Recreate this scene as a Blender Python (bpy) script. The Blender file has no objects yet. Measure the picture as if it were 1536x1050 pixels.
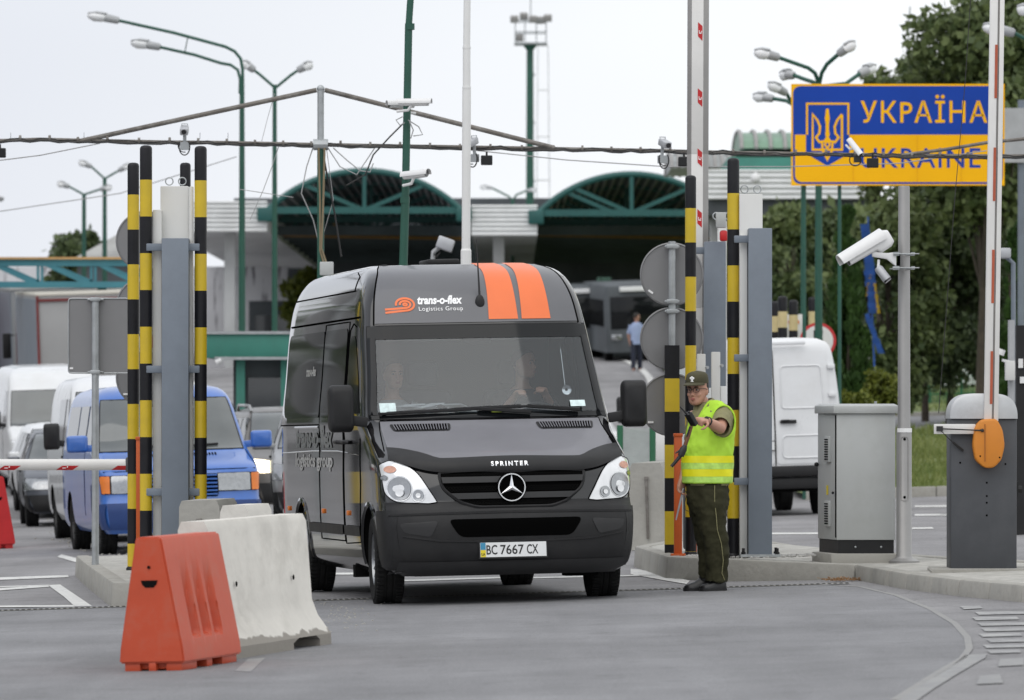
import bpy, bmesh, math, random
from mathutils import Vector, Matrix, noise as mnoise
R = math.radians
S = bpy.context.scene
COL = S.collection
F, H, K = 8000.0, 1.45, 0.03          # lens (photo pixels), eye height, cross fall of the road
rng = random.Random(7)

def gz(X, Y):
    """height of the ground: the road falls to the left and climbs behind the check point"""
    return K * max(-14.0, min(14.0, X)) + 0.035 * max(0.0, min(185.0, Y) - 87.0)

def P(x, y, d):
    return Vector(((x - 768) * d / F, d, H - (y - 625) * d / F))

def G(x, y, lift=0.0):
    d = F * (H - lift) / (y + K * (x - 768) - 625)
    X = (x - 768) * d / F
    return Vector((X, d, K * X + lift))

# ------------------------------------------------------------------ mesh builder
class MB:
    def __init__(s):
        s.v = []; s.f = []; s.mi = []; s.flat = []
    def add(s, vs, fs, mi=0, flat=False):
        b = len(s.v)
        s.v.extend(Vector(v) for v in vs)
        for f in fs:
            s.f.append([i + b for i in f]); s.mi.append(mi); s.flat.append(flat)
        return s
    def box(s, c, size, mi=0, M=None, taper=None):
        x, y, z = [k / 2 for k in size]
        vs = [Vector((i * x, j * y, k * z)) for k in (-1, 1) for j in (-1, 1) for i in (-1, 1)]
        if taper:
            for v in vs[4:]:
                v.x *= taper[0]; v.y *= taper[1]
        if M is not None: vs = [M @ v for v in vs]
        vs = [v + Vector(c) for v in vs]
        return s.add(vs, [(0, 2, 3, 1), (4, 5, 7, 6), (0, 1, 5, 4), (2, 6, 7, 3), (0, 4, 6, 2), (1, 3, 7, 5)], mi, True)
    def bar(s, a, b, w, h, mi=0):
        a, b = Vector(a), Vector(b)
        M = frame(b - a)
        vs = []
        for p in (a, b):
            for (i, j) in ((-1, -1), (1, -1), (1, 1), (-1, 1)):
                vs.append(p + M @ Vector((i * w / 2, j * h / 2, 0)))
        return s.add(vs, [(3, 2, 1, 0), (4, 5, 6, 7)] + [(i, (i + 1) % 4, 4 + (i + 1) % 4, 4 + i) for i in range(4)], mi, True)
    def tube(s, pts, r, n=10, mi=0, caps=True, flat=False):
        pts = [Vector(p) for p in pts]
        rs = r if isinstance(r, (list, tuple)) else [r] * len(pts)
        rings = []; up = None
        for i, p in enumerate(pts):
            t = (pts[min(i + 1, len(pts) - 1)] - pts[max(i - 1, 0)])
            if t.length < 1e-9: t = Vector((0, 0, 1))
            M = frame(t)
            if up is not None:                       # carry the frame along
                t.normalize(); x = up - t * up.dot(t)
                if x.length > 1e-6:
                    x.normalize(); y = t.cross(x); M = Matrix((x, y, t)).transposed()
            up = M.col[0].copy()
            rings.append([p + M @ Vector((rs[i] * math.cos(2 * math.pi * k / n), rs[i] * math.sin(2 * math.pi * k / n), 0)) for k in range(n)])
        return s.loft(rings, mi, caps, flat)
    def loft(s, rings, mi=0, caps=True, flat=False, closed=True):
        n = len(rings[0]); vs = [p for r in rings for p in r]; fs = []
        m = n if closed else n - 1
        for i in range(len(rings) - 1):
            for k in range(m):
                k2 = (k + 1) % n
                fs.append((i * n + k, i * n + k2, (i + 1) * n + k2, (i + 1) * n + k))
        if caps:
            fs.append(tuple(range(n - 1, -1, -1))); fs.append(tuple(range((len(rings) - 1) * n, len(rings) * n)))
        return s.add(vs, fs, mi, flat)
    def lathe(s, prof, n=20, M=None, mi=0, caps=True):
        rings = []
        for (r, z) in prof:
            ring = [Vector((r * math.cos(2 * math.pi * k / n), r * math.sin(2 * math.pi * k / n), z)) for k in range(n)]
            if M is not None: ring = [M @ p for p in ring]
            rings.append(ring)
        return s.loft(rings, mi, caps)
    def prism(s, poly, z0, z1, M=None, mi=0):
        a = [Vector((p[0], p[1], z0)) for p in poly]; b = [Vector((p[0], p[1], z1)) for p in poly]
        if M is not None: a = [M @ p for p in a]; b = [M @ p for p in b]
        return s.loft([a, b], mi, True, True)
    def ball(s, c, r, n=12, m=8, mi=0, M=None):
        r = r if isinstance(r, (list, tuple)) else (r, r, r)
        rings = []
        for i in range(m + 1):
            a = math.pi * i / m; q = max(math.sin(a), 1e-3)
            ring = [Vector((r[0] * q * math.cos(2 * math.pi * k / n), r[1] * q * math.sin(2 * math.pi * k / n), -r[2] * math.cos(a))) for k in range(n)]
            if M is not None: ring = [M @ p for p in ring]
            rings.append([p + Vector(c) for p in ring])
        return s.loft(rings, mi, True)
    def mesh(s, name, mats, bevel=0, smooth=35, recalc=True):
        me = bpy.data.meshes.new(name)
        me.from_pydata([tuple(v) for v in s.v], [], s.f)
        me.update()
        for m in (mats if isinstance(mats, (list, tuple)) else [mats]): me.materials.append(m)
        me.polygons.foreach_set('material_index', s.mi)
        if bevel or recalc:
            bm = bmesh.new(); bm.from_mesh(me)
            if recalc: bmesh.ops.recalc_face_normals(bm, faces=bm.faces)
            if bevel:
                es = [e for e in bm.edges if len(e.link_faces) == 2 and e.calc_face_angle(0) > 0.5]
                bmesh.ops.bevel(bm, geom=es, offset=bevel, segments=2, affect='EDGES', profile=0.5, clamp_overlap=True)
            bm.to_mesh(me); bm.free()
        if smooth:
            me.polygons.foreach_set('use_smooth', [True] * len(me.polygons))
            me.set_sharp_from_angle(angle=R(smooth))
        return me

def frame(t):
    t = Vector(t).normalized()
    a = Vector((0, 0, 1)) if abs(t.z) < 0.95 else Vector((1, 0, 0))
    x = a.cross(t).normalized(); y = t.cross(x)
    return Matrix((x, y, t)).transposed()

def tag(o, label=None, cat=None, group=None, kind=None):
    if label: o['label'] = label
    if cat: o['category'] = cat
    if group: o['group'] = group
    if kind: o['kind'] = kind
    return o

def wmat(o):
    m = o.matrix_basis.copy()
    while o.parent is not None:
        o = o.parent; m = o.matrix_basis @ m
    return m

def obj(name, mb, mats, parent=None, world=False, bevel=0, smooth=35, recalc=True, label=None):
    """link a builder as ONE mesh object; world=True: its points are world points"""
    if isinstance(mb, MB):
        if world and parent is not None:
            inv = wmat(parent).inverted(); mb.v = [inv @ v for v in mb.v]
        me = mb.mesh(name, mats, bevel, smooth, recalc)
    else:
        me = mb
    o = bpy.data.objects.new(name, me); COL.objects.link(o)
    if parent is not None: o.parent = parent
    if label: o['label'] = label
    return o

def thing(name, label, cat, loc=(0, 0, 0), rz=0, group=None, M=None):
    o = bpy.data.objects.new(name, None); COL.objects.link(o); o.empty_display_size = 0.2
    o.matrix_basis = M if M is not None else Matrix.Translation(Vector(loc)) @ Matrix.Rotation(rz, 4, 'Z')
    return tag(o, label, cat, group)

def single(name, mb, mats, label, cat, origin, group=None, **kw):
    """a thing that is one mesh, with its origin at its base"""
    o0 = Vector(origin); mb.v = [v - o0 for v in mb.v]
    o = obj(name, mb, mats, **kw); o.location = o0
    return tag(o, label, cat, group)

def struct(name, mb, mats, **kw):
    o = obj(name, mb, mats, **kw); o['kind'] = 'structure'; return o

def dup(root, M, label, group=None, name=None):
    r = root.copy(); COL.objects.link(r); r.matrix_basis = M
    if label: r['label'] = label
    if group: r['group'] = group
    for ch in [o for o in COL.objects if o.parent == root]:
        c = ch.copy(); COL.objects.link(c); c.parent = r
        for g in [o for o in COL.objects if o.parent == ch]:
            d = g.copy(); COL.objects.link(d); d.parent = c
    return r

def on_ground(X, Y, yaw=0.0, dz=0.0):
    """matrix that sets a thing on the sloping ground"""
    e = 0.5
    n = Vector((-(gz(X + e, Y) - gz(X - e, Y)), -(gz(X, Y + e) - gz(X, Y - e)), 1)).normalized()
    q = Vector((0, 0, 1)).rotation_difference(n).to_matrix().to_4x4()
    return Matrix.Translation((X, Y, gz(X, Y) + dz)) @ q @ Matrix.Rotation(yaw, 4, 'Z')

_tc = {}
def text_mesh(body, size=1.0, bold=0.0, shear=0.0, spacing=1.0, extrude=0.0, align='LEFT'):
    cu = bpy.data.curves.new('lettering', 'FONT'); cu.body = body; cu.size = size
    cu.offset = bold; cu.shear = shear; cu.space_character = spacing; cu.extrude = extrude
    cu.align_x = align; cu.resolution_u = 3
    o = bpy.data.objects.new('lettering', cu); COL.objects.link(o)
    dg = bpy.context.evaluated_depsgraph_get(); dg.update()
    me = bpy.data.meshes.new_from_object(o.evaluated_get(dg))
    vs = [v.co.copy() for v in me.vertices]; fs = [tuple(p.vertices) for p in me.polygons]
    bpy.data.objects.remove(o); bpy.data.meshes.remove(me); bpy.data.curves.remove(cu)
    return vs, fs

def fit_text(body, w, h, **kw):
    """lettering scaled to fill w x h, its lower left corner at 0,0"""
    vs, fs = text_mesh(body, 1.0, **kw)
    x0 = min(v.x for v in vs); x1 = max(v.x for v in vs); y0 = min(v.y for v in vs); y1 = max(v.y for v in vs)
    return [Vector(((v.x - x0) / (x1 - x0) * w, (v.y - y0) / (y1 - y0) * h, 0)) for v in vs], fs

# ------------------------------------------------------------------ materials
def mat(name, col, rough=0.5, metal=0.0, var=0.12, scale=4.0, bump=0.0, bscale=None, coat=0.0, spec=0.5, dirt=None, dirt_amt=0.0, dscale=1.5, detail=4.0, emit=None):
    m = bpy.data.materials.new(name); m.use_nodes = True
    nt = m.node_tree; N = nt.nodes; L = nt.links
    b = N['Principled BSDF']
    b.inputs['Roughness'].default_value = rough; b.inputs['Metallic'].default_value = metal
    b.inputs['Coat Weight'].default_value = coat; b.inputs['Coat Roughness'].default_value = 0.05
    b.inputs['Specular IOR Level'].default_value = spec
    tc = N.new('ShaderNodeTexCoord')
    no = N.new('ShaderNodeTexNoise'); no.inputs['Scale'].default_value = scale; no.inputs['Detail'].default_value = detail
    no.inputs['Roughness'].default_value = 0.6
    L.new(tc.outputs['Object'], no.inputs['Vector'])
    mr = N.new('ShaderNodeMapRange'); mr.inputs[1].default_value = 0.3; mr.inputs[2].default_value = 0.7
    mr.inputs[3].default_value = 1 - var; mr.inputs[4].default_value = 1 + var
    L.new(no.outputs['Fac'], mr.inputs[0])
    mx = N.new('ShaderNodeVectorMath'); mx.operation = 'SCALE'
    mx.inputs[0].default_value = col
    L.new(mr.outputs[0], mx.inputs['Scale'])
    out = mx.outputs[0]
    if dirt is not None:
        n2 = N.new('ShaderNodeTexNoise'); n2.inputs['Scale'].default_value = dscale; n2.inputs['Detail'].default_value = 8
        n2.inputs['Roughness'].default_value = 0.7
        L.new(tc.outputs['Object'], n2.inputs['Vector'])
        r2 = N.new('ShaderNodeMapRange'); r2.inputs[1].default_value = 0.48; r2.inputs[2].default_value = 0.72
        r2.inputs[3].default_value = 0; r2.inputs[4].default_value = dirt_amt
        L.new(n2.outputs['Fac'], r2.inputs[0])
        mm = N.new('ShaderNodeMix'); mm.data_type = 'RGBA'
        L.new(r2.outputs[0], mm.inputs[0]); L.new(out, mm.inputs[6]); mm.inputs[7].default_value = (*dirt, 1)
        out = mm.outputs[2]
    L.new(out, b.inputs['Base Color'])
    if var > 0:
        rr = N.new('ShaderNodeMapRange'); rr.inputs[3].default_value = max(0.02, rough * 0.85); rr.inputs[4].default_value = min(1, rough * 1.2)
        L.new(no.outputs['Fac'], rr.inputs[0]); L.new(rr.outputs[0], b.inputs['Roughness'])
    if bump:
        n3 = N.new('ShaderNodeTexNoise'); n3.inputs['Scale'].default_value = bscale or scale * 6; n3.inputs['Detail'].default_value = 5
        L.new(tc.outputs['Object'], n3.inputs['Vector'])
        bp = N.new('ShaderNodeBump'); bp.inputs['Strength'].default_value = bump; bp.inputs['Distance'].default_value = 0.02
        L.new(n3.outputs['Fac'], bp.inputs['Height']); L.new(bp.outputs[0], b.inputs['Normal'])
    if emit:
        b.inputs['Emission Color'].default_value = (*emit[0], 1); b.inputs['Emission Strength'].default_value = emit[1]
    return m

def glass_mat(name, refl=0.16, tint=(0.75, 0.8, 0.82), haze=0.05):
    """thin vehicle glass: see through, mirrors the sky, a little dust"""
    m = bpy.data.materials.new(name); m.use_nodes = True
    nt = m.node_tree; N = nt.nodes; L = nt.links; N.remove(N['Principled BSDF'])
    t = N.new('ShaderNodeBsdfTransparent'); t.inputs[0].default_value = (*tint, 1)
    g = N.new('ShaderNodeBsdfGlossy'); g.inputs['Roughness'].default_value = 0.04; g.inputs[0].default_value = (.95, .98, 1, 1)
    d = N.new('ShaderNodeBsdfDiffuse'); d.inputs[0].default_value = (.50, .56, .60, 1)
    fr = N.new('ShaderNodeLayerWeight'); fr.inputs[0].default_value = 0.35
    mr = N.new('ShaderNodeMapRange'); mr.inputs[3].default_value = refl; mr.inputs[4].default_value = 0.62
    L.new(fr.outputs['Fresnel'], mr.inputs[0])
    a = N.new('ShaderNodeMixShader'); b = N.new('ShaderNodeMixShader'); b.inputs[0].default_value = haze
    L.new(mr.outputs[0], a.inputs[0]); L.new(t.outputs[0], a.inputs[1]); L.new(g.outputs[0], a.inputs[2])
    L.new(a.outputs[0], b.inputs[1]); L.new(d.outputs[0], b.inputs[2])
    L.new(b.outputs[0], N['Material Output'].inputs[0])
    return m

def leaf_mat(name, c1, c2, scale=0.5):
    m = bpy.data.materials.new(name); m.use_nodes = True
    nt = m.node_tree; N = nt.nodes; L = nt.links; b = N['Principled BSDF']
    tc = N.new('ShaderNodeTexCoord'); no = N.new('ShaderNodeTexNoise'); no.inputs['Scale'].default_value = scale; no.inputs['Detail'].default_value = 6
    L.new(tc.outputs['Object'], no.inputs['Vector'])
    ge = N.new('ShaderNodeNewGeometry')
    ad = N.new('ShaderNodeMath'); ad.operation = 'MULTIPLY_ADD'; ad.inputs[1].default_value = 0.5
    L.new(ge.outputs['Random Per Island'], ad.inputs[0]); L.new(no.outputs['Fac'], ad.inputs[2])
    mr = N.new('ShaderNodeMapRange'); mr.inputs[1].default_value = 0.4; mr.inputs[2].default_value = 1.1
    L.new(ad.outputs[0], mr.inputs[0])
    mx = N.new('ShaderNodeMix'); mx.data_type = 'RGBA'; mx.inputs[6].default_value = (*c1, 1); mx.inputs[7].default_value = (*c2, 1)
    L.new(mr.outputs[0], mx.inputs[0]); L.new(mx.outputs[2], b.inputs['Base Color'])
    b.inputs['Roughness'].default_value = 0.55; b.inputs['Specular IOR Level'].default_value = 0.3
    tr = N.new('ShaderNodeBsdfTranslucent'); L.new(mx.outputs[2], tr.inputs[0])
    ms = N.new('ShaderNodeMixShader'); ms.inputs[0].default_value = 0.25
    L.new(b.outputs[0], ms.inputs[1]); L.new(tr.outputs[0], ms.inputs[2]); L.new(ms.outputs[0], N['Material Output'].inputs[0])
    return m

def asphalt_mat(name, base, warm=0.0, cracks=0.5):
    m = bpy.data.materials.new(name); m.use_nodes = True
    nt = m.node_tree; N = nt.nodes; L = nt.links; b = N['Principled BSDF']
    tc = N.new('ShaderNodeTexCoord')
    def nz(scale, det=5, st=None):
        n = N.new('ShaderNodeTexNoise'); n.inputs['Scale'].default_value = scale; n.inputs['Detail'].default_value = det; n.inputs['Roughness'].default_value = .65
        if st:
            mp = N.new('ShaderNodeMapping'); mp.inputs['Scale'].default_value = st; mp.inputs['Rotation'].default_value = (0, 0, R(11))
            L.new(tc.outputs['Object'], mp.inputs[0]); L.new(mp.outputs[0], n.inputs['Vector'])
        else: L.new(tc.outputs['Object'], n.inputs['Vector'])
        return n.outputs['Fac']
    def rng_(x, a, c, lo, hi):
        r = N.new('ShaderNodeMapRange'); r.inputs[1].default_value = a; r.inputs[2].default_value = c; r.inputs[3].default_value = lo; r.inputs[4].default_value = hi
        L.new(x, r.inputs[0]); return r.outputs[0]
    def mul(a, c):
        r = N.new('ShaderNodeMath'); r.operation = 'MULTIPLY'; L.new(a, r.inputs[0]); L.new(c, r.inputs[1]); return r.outputs[0]
    f = mul(rng_(nz(0.35), .3, .7, .78, 1.2), rng_(nz(70, 4), .25, .75, .66, 1.34))
    f = mul(f, rng_(nz(1.2, 6, (1.2, .10, 1)), .32, .7, 1.09, .86))      # wear along the lanes
    f = mul(f, rng_(nz(2.6, 10), .58, .76, 1.0, .66)); f = mul(f, rng_(nz(14, 2), .70, .76, 1.0, .55)); f = mul(f, rng_(nz(.9, 8), .55, .60, 1.0, 1.07))                     # dark spots
    v = N.new('ShaderNodeTexVoronoi'); v.feature = 'DISTANCE_TO_EDGE'; v.inputs['Scale'].default_value = 0.35
    wn = N.new('ShaderNodeTexNoise'); wn.inputs['Scale'].default_value = 1.3; wn.inputs['Detail'].default_value = 6
    L.new(tc.outputs['Object'], wn.inputs['Vector'])
    va = N.new('ShaderNodeVectorMath'); va.operation = 'ADD'; L.new(tc.outputs['Object'], va.inputs[0]); L.new(wn.outputs['Color'], va.inputs[1])
    L.new(va.outputs[0], v.inputs['Vector'])
    f = mul(f, rng_(v.outputs['Distance'], .0, .006, 1 - cracks, 1.0))
    sc = N.new('ShaderNodeVectorMath'); sc.operation = 'SCALE'; sc.inputs[0].default_value = (base * (1 + warm), base, base * (1.04 - warm))
    L.new(f, sc.inputs['Scale']); L.new(sc.outputs[0], b.inputs['Base Color'])
    b.inputs['Roughness'].default_value = 0.78; b.inputs['Specular IOR Level'].default_value = 0.35
    bp = N.new('ShaderNodeBump'); bp.inputs['Strength'].default_value = 0.35; bp.inputs['Distance'].default_value = 0.01
    L.new(nz(140, 3), bp.inputs['Height']); L.new(bp.outputs[0], b.inputs['Normal'])
    return m

def wornpaint_mat(name, col, under, wear=0.5, scale=9):
    m = mat(name, col, .7, var=.1, scale=6)
    nt = m.node_tree; N = nt.nodes; L = nt.links; b = N['Principled BSDF']
    src = b.inputs['Base Color'].links[0].from_socket
    tc = N.new('ShaderNodeTexCoord'); no = N.new('ShaderNodeTexNoise'); no.inputs['Scale'].default_value = scale; no.inputs['Detail'].default_value = 9; no.inputs['Roughness'].default_value = .75
    L.new(tc.outputs['Object'], no.inputs['Vector'])
    r = N.new('ShaderNodeMapRange'); r.inputs[1].default_value = .62 - wear * .25; r.inputs[2].default_value = .7 - wear * .12; L.new(no.outputs['Fac'], r.inputs[0])
    mx = N.new('ShaderNodeMix'); mx.data_type = 'RGBA'; L.new(r.outputs[0], mx.inputs[0]); L.new(src, mx.inputs[6]); mx.inputs[7].default_value = (*under, 1)
    L.new(mx.outputs[2], b.inputs['Base Color'])
    return m

M = dict(
    asphalt=asphalt_mat('asphalt', .205, .0, .0), asphalt_old=asphalt_mat('old asphalt', .23, .02, .3),
    grass_base=mat('turf', (.13, .17, .05), .9, var=.35, scale=1.5, dirt=(.16, .15, .07), dirt_amt=.6, dscale=.4),
    grass=leaf_mat('grass blades', (.12, .17, .04), (.26, .29, .10), .4),
    concrete=mat('concrete', (.36, .35, .32), .85, var=.16, scale=3, bump=.3, dirt=(.2, .19, .165), dirt_amt=.6),
    kerb=mat('kerb concrete', (.34, .33, .30), .9, var=.2, scale=2.5, bump=.35, dirt=(.17, .16, .14), dirt_amt=.7, dscale=2.5),
    concrete_pale=mat('painted concrete', (.66, .635, .585), .8, var=.08, scale=2.5, bump=.22, dirt=(.40, .38, .34), dirt_amt=.55, dscale=2.2),
    paving=mat('island paving', (.40, .39, .36), .9, var=.25, scale=8, bump=.4, dirt=(.25, .24, .21), dirt_amt=.6, dscale=3),
    gravel=mat('pale grit', (.55, .54, .52), .9, var=.35, scale=40, bump=.6),
    white_line=wornpaint_mat('road paint', (.62, .62, .60), (.26, .26, .26), .35),
    white_line_faint=wornpaint_mat('faint road paint', (.285, .285, .28), (.23, .23, .235), .8, 5),
    white_line_worn=wornpaint_mat('worn road paint', (.42, .42, .41), (.23, .23, .235), 1.0, 6),
    black=mat('pole black', (.009, .009, .012), .42, var=.2, scale=6, spec=.3, dirt=(.03, .03, .03), dirt_amt=.3, dscale=3),
    yellow=mat('pole yellow', (.62, .44, .018), .4, var=.06, scale=5, dirt=(.36, .27, .05), dirt_amt=.3, dscale=3),
    beige=mat('pole beige', (.6, .5, .26), .5, var=.08),
    steel_grey=mat('grey blue paint', (.175, .205, .245), .5, var=.06, scale=3, dirt=(.11, .125, .15), dirt_amt=.35, dscale=2),
    housing=mat('off white housing', (.66, .66, .64), .5, var=.05, scale=3, dirt=(.5, .49, .45), dirt_amt=.3),
    galv=mat('galvanised steel', (.40, .42, .43), .5, .6, var=.15, scale=9),
    alu=mat('sign back', (.225, .225, .23), .55, .2, var=.07, scale=3, dirt=(.2, .2, .2), dirt_amt=.3),
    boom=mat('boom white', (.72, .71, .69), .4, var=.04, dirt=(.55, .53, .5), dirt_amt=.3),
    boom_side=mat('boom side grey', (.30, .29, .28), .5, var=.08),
    reflect=mat('reflector red', (.52, .016, .018), .35, var=.08, scale=12),
    reflect_old=mat('faded red', (.42, .09, .04), .5, var=.1, scale=8),
    white=mat('white paint', (.76, .76, .75), .4, var=.03, scale=3),
    orange_post=mat('orange plastic', (.56, .10, .014), .45, var=.08),
    red_plastic=mat('faded red plastic', (.52, .068, .022), .5, var=.10, scale=3, bump=.06, dirt=(.36, .13, .09), dirt_amt=.6, dscale=3),
    red_plastic2=mat('red plastic', (.6, .03, .03), .5, var=.1),
    dark=mat('dark hole', (.008, .008, .008), .95, var=0, spec=.05),
    green_pole=mat('green pole paint', (.016, .085, .058), .45, var=.12, scale=3),
    teal=mat('teal paint', (.016, .10, .093), .5, var=.12, scale=2, dirt=(.02, .1, .085), dirt_amt=.5, dscale=.6),
    teal_blue=mat('teal blue paint', (.045, .20, .25), .5, var=.1, scale=2),
    lamp_grey=mat('lamp housing', (.40, .41, .42), .5, .2, var=.1), lamp_glass=mat('lamp bowl', (.78, .79, .8), .15, var=.03, coat=.5),
    rust=mat('weathered pipe', (.16, .145, .13), .75, .2, var=.35, scale=3, dirt=(.42, .41, .39), dirt_amt=.6, dscale=5),
    cable=mat('black cable', (.02, .02, .02), .6, var=.1), cable_grey=mat('grey cable', (.35, .35, .35), .6, var=.1), cable_tan=mat('tan cable', (.22, .17, .10), .6, var=.1),
    camera=mat('camera white', (.74, .74, .74), .35, var=.04), camera_grey=mat('camera grey', (.45, .46, .48), .4, .3, var=.08),
    lens=mat('lens', (.01, .01, .012), .08, var=0, coat=1),
    sign_blue=mat('sign blue', (.008, .055, .36), .5, spec=.2, var=.08, scale=1.2), sign_yellow=mat('sign yellow', (.96, .49, .002), .5, spec=.2, var=.05, scale=1.2),
    cabinet=mat('cabinet grey', (.45, .465, .46), .45, var=.03, scale=2, dirt=(.33, .33, .31), dirt_amt=.45, dscale=1.8),
    machine=mat('machine grey', (.060, .064, .072), .5, var=.1, scale=4, dirt=(.10, .10, .105), dirt_amt=.3, dscale=2),
    dome=mat('dome silver', (.50, .51, .52), .4, .45, var=.1, scale=3, dirt=(.28, .27, .26), dirt_amt=.5, dscale=3),
    hub=mat('hub orange', (.62, .215, .018), .5, var=.08, scale=4, dirt=(.42, .17, .03), dirt_amt=.5, dscale=4),
    # vehicles
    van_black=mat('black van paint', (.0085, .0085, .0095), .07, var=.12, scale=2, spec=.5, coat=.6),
    van_hood=mat('dusty sky-sheen paint', (.17, .17, .188), .5, var=.08, scale=2, coat=.15),  # base lightened for the sky's sheen as well as dust
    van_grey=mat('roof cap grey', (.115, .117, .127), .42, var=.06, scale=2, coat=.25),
    trim=mat('black plastic trim', (.014, .014, .015), .5, var=.2, scale=5, spec=.35, dirt=(.035, .034, .033), dirt_amt=.4, dscale=2), grille=mat('grille black', (.030, .030, .031), .45, var=.1, scale=8, spec=.35),
    intake=mat('intake void', (.003, .003, .003), .9, var=0, spec=0),
    vorange=mat('orange stripe', (.80, .175, .05), .4, var=.03), letter_pale=mat('lettering pale', (.44, .44, .43), .4, var=.25), vwhite=mat('lettering white', (.85, .85, .85), .45, var=0),
    letter_grey=mat('lettering grey', (.17, .18, .18), .4, var=.2),
    chrome=mat('chrome', (.80, .81, .83), .14, 1.0, var=.05), reflector=mat('lamp reflector', (.76, .77, .78), .22, .8, var=.15, scale=30),
    lampbulb=mat('lamp inner', (.36, .37, .38), .15, .8, var=.12, scale=25), amber_pale=mat('pale amber lens', (.62, .34, .25), .2, .2, var=.2, scale=30), amber=mat('amber lens', (.75, .2, .03), .3, var=.15),
    headlight_clear=mat('headlight shell', (.80, .81, .82), .12, .25, var=.06, scale=12, coat=1),
    tyre=mat('tyre rubber', (.016, .016, .016), .85, spec=.2, var=.3, scale=12, bump=.3), rim=mat('alloy', (.30, .31, .32), .3, .9, var=.1),
    rim_dark=mat('steel rim', (.05, .05, .05), .5, .5, var=.2),
    glass_dark=mat('dark tinted glass', (.008, .009, .010), .06, var=0, spec=.3),
    glass_grey=mat('hazy windscreen', (.085, .095, .095), .10, var=.15, scale=1.2, coat=1.0),
    screen=glass_mat('windscreen glass', .05, haze=.015), interior=mat('cabin grey', (.045, .045, .05), .8, var=.1), seat=mat('seat cloth', (.05, .055, .065), .9, var=.15, scale=12),
    plate=mat('plate white', (.74, .75, .75), .45, var=.03), ink=mat('plate ink', (.01, .01, .01), .6, var=0),
    plate_blue=mat('plate blue', (.04, .25, .42), .5, var=0), plate_yellow=mat('plate yellow', (.75, .6, .02), .5, var=0),
    blue=mat('blue van paint', (.035, .135, .47), .3, var=.06, scale=2, coat=.7, dirt=(.10, .15, .28), dirt_amt=.25),
    blue_low=mat('blue bumper', (.018, .05, .18), .5, var=.1), vanwhite=mat('white van paint', (.72, .73, .74), .28, var=.03, scale=2, coat=.6, dirt=(.55, .54, .52), dirt_amt=.3),
    graycar=mat('grey car paint', (.075, .082, .098), .32, .3, var=.05, coat=.2), silver=mat('silver car paint', (.30, .305, .31), .3, .5, var=.05, coat=.3),
    beigecar=mat('champagne paint', (.15, .14, .13), .32, .4, var=.05, coat=.2), redtruck=mat('red cab paint', (.17, .025, .025), .35, var=.08),
    tarp=mat('truck side grey', (.20, .21, .22), .55, var=.06, scale=1), tarp_light=mat('box grey', (.34, .34, .34), .5, var=.06, scale=1), boxroof=mat('box roof', (.6, .57, .50), .6, var=.08),
    lit=mat('lit headlight', (1, .9, .7), .3, var=0, emit=((1, .86, .6), 2.2)),
    # buildings
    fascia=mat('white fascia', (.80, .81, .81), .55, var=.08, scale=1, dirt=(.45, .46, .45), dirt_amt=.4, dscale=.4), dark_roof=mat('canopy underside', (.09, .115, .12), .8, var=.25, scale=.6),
    translucent=mat('ribbed roof sheet', (.34, .36, .36), .6, var=.25, scale=1), green_roof=mat('green roof sheet', (.16, .27, .19), .45, var=.2, scale=1.2),
    pillar=mat('white pillar', (.55, .56, .56), .7, var=.08, scale=1), booth=mat('booth and shade dark', (.07, .08, .088), .6, var=.3, scale=.7), gas=mat('gas pipe', (.30, .16, .03), .6, var=.15),  # the booth colour also stands for canopy shade on bus and backing
    greenfascia=mat('green fascia', (.04, .20, .155), .55, var=.12, scale=1, dirt=(.05, .16, .13), dirt_amt=.5), corr=mat('grey sheet roof', (.40, .40, .39), .6, var=.12, scale=1),
    window=mat('building glass', (.02, .024, .028), .08, var=.1, coat=1), streak=None,
    bark=mat('bark', (.06, .048, .036), .95, var=.3, scale=6, bump=.5),
    leaf_a=leaf_mat('leaf mid', (.05, .08, .03), (.19, .235, .09)), leaf_b=leaf_mat('leaf dark', (.036, .058, .026), (.12, .16, .065)),
    leaf_c=leaf_mat('leaf yellowish', (.075, .10, .015), (.20, .22, .035)), leaf_d=leaf_mat('thuja', (.022, .050, .014), (.06, .12, .028), 1.2),
    fence=mat('green fence', (.02, .13, .06), .5, var=.1), mesh_white=mat('netting', (.45, .52, .48), .7, var=.2),
    # people
    skin=mat('skin', (.50, .265, .185), .5, var=.08, scale=9), hair=mat('dark hair', (.02, .015, .012), .6, var=.2, scale=30), lips=mat('lips', (.36, .12, .10), .5, var=.05),
    eye=mat('eye white', (.34, .30, .28), .3, var=0), iris=mat('iris', (.02, .014, .01), .2, var=0),
    khaki=mat('khaki shirt', (.235, .22, .11), .85, var=.12, scale=9, bump=.15, bscale=60), olive=mat('olive trousers', (.036, .035, .018), .9, var=.06, spec=.2, scale=7, bump=.2, bscale=50),
    cap=mat('olive cap', (.060, .055, .027), .85, var=.15, scale=14), vest=mat('hi vis vest', (.47, .77, .05), .7, var=.06, scale=8, bump=.1, bscale=30),
    tape=mat('lime tape', (.86, .84, .01), .5, var=.06, scale=12), tape_silver=mat('pale tape', (.50, .80, .14), .4, var=.18, scale=20), boot=mat('black boots', (.010, .010, .011), .35, var=.2, scale=12),
    radio=mat('radio black', (.012, .012, .013), .4, var=.1), strap=mat('brown strap', (.16, .07, .035), .6, var=.25, scale=20),
    shirt_blue=mat('blue shirt', (.34, .42, .62), .8, var=.08), jeans=mat('dark trousers', (.02, .025, .045), .8, var=.1), dark_shirt=mat('dark shirt', (.03, .03, .035), .8, var=.1),
    sticker=mat('sticker', (.62, .75, .75), .5, var=.15, scale=30), lime=mat('lime toy', (.7, .75, .1), .5, var=.05), tissue=mat('papers', (.5, .52, .54), .7, var=.15, scale=9),
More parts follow.
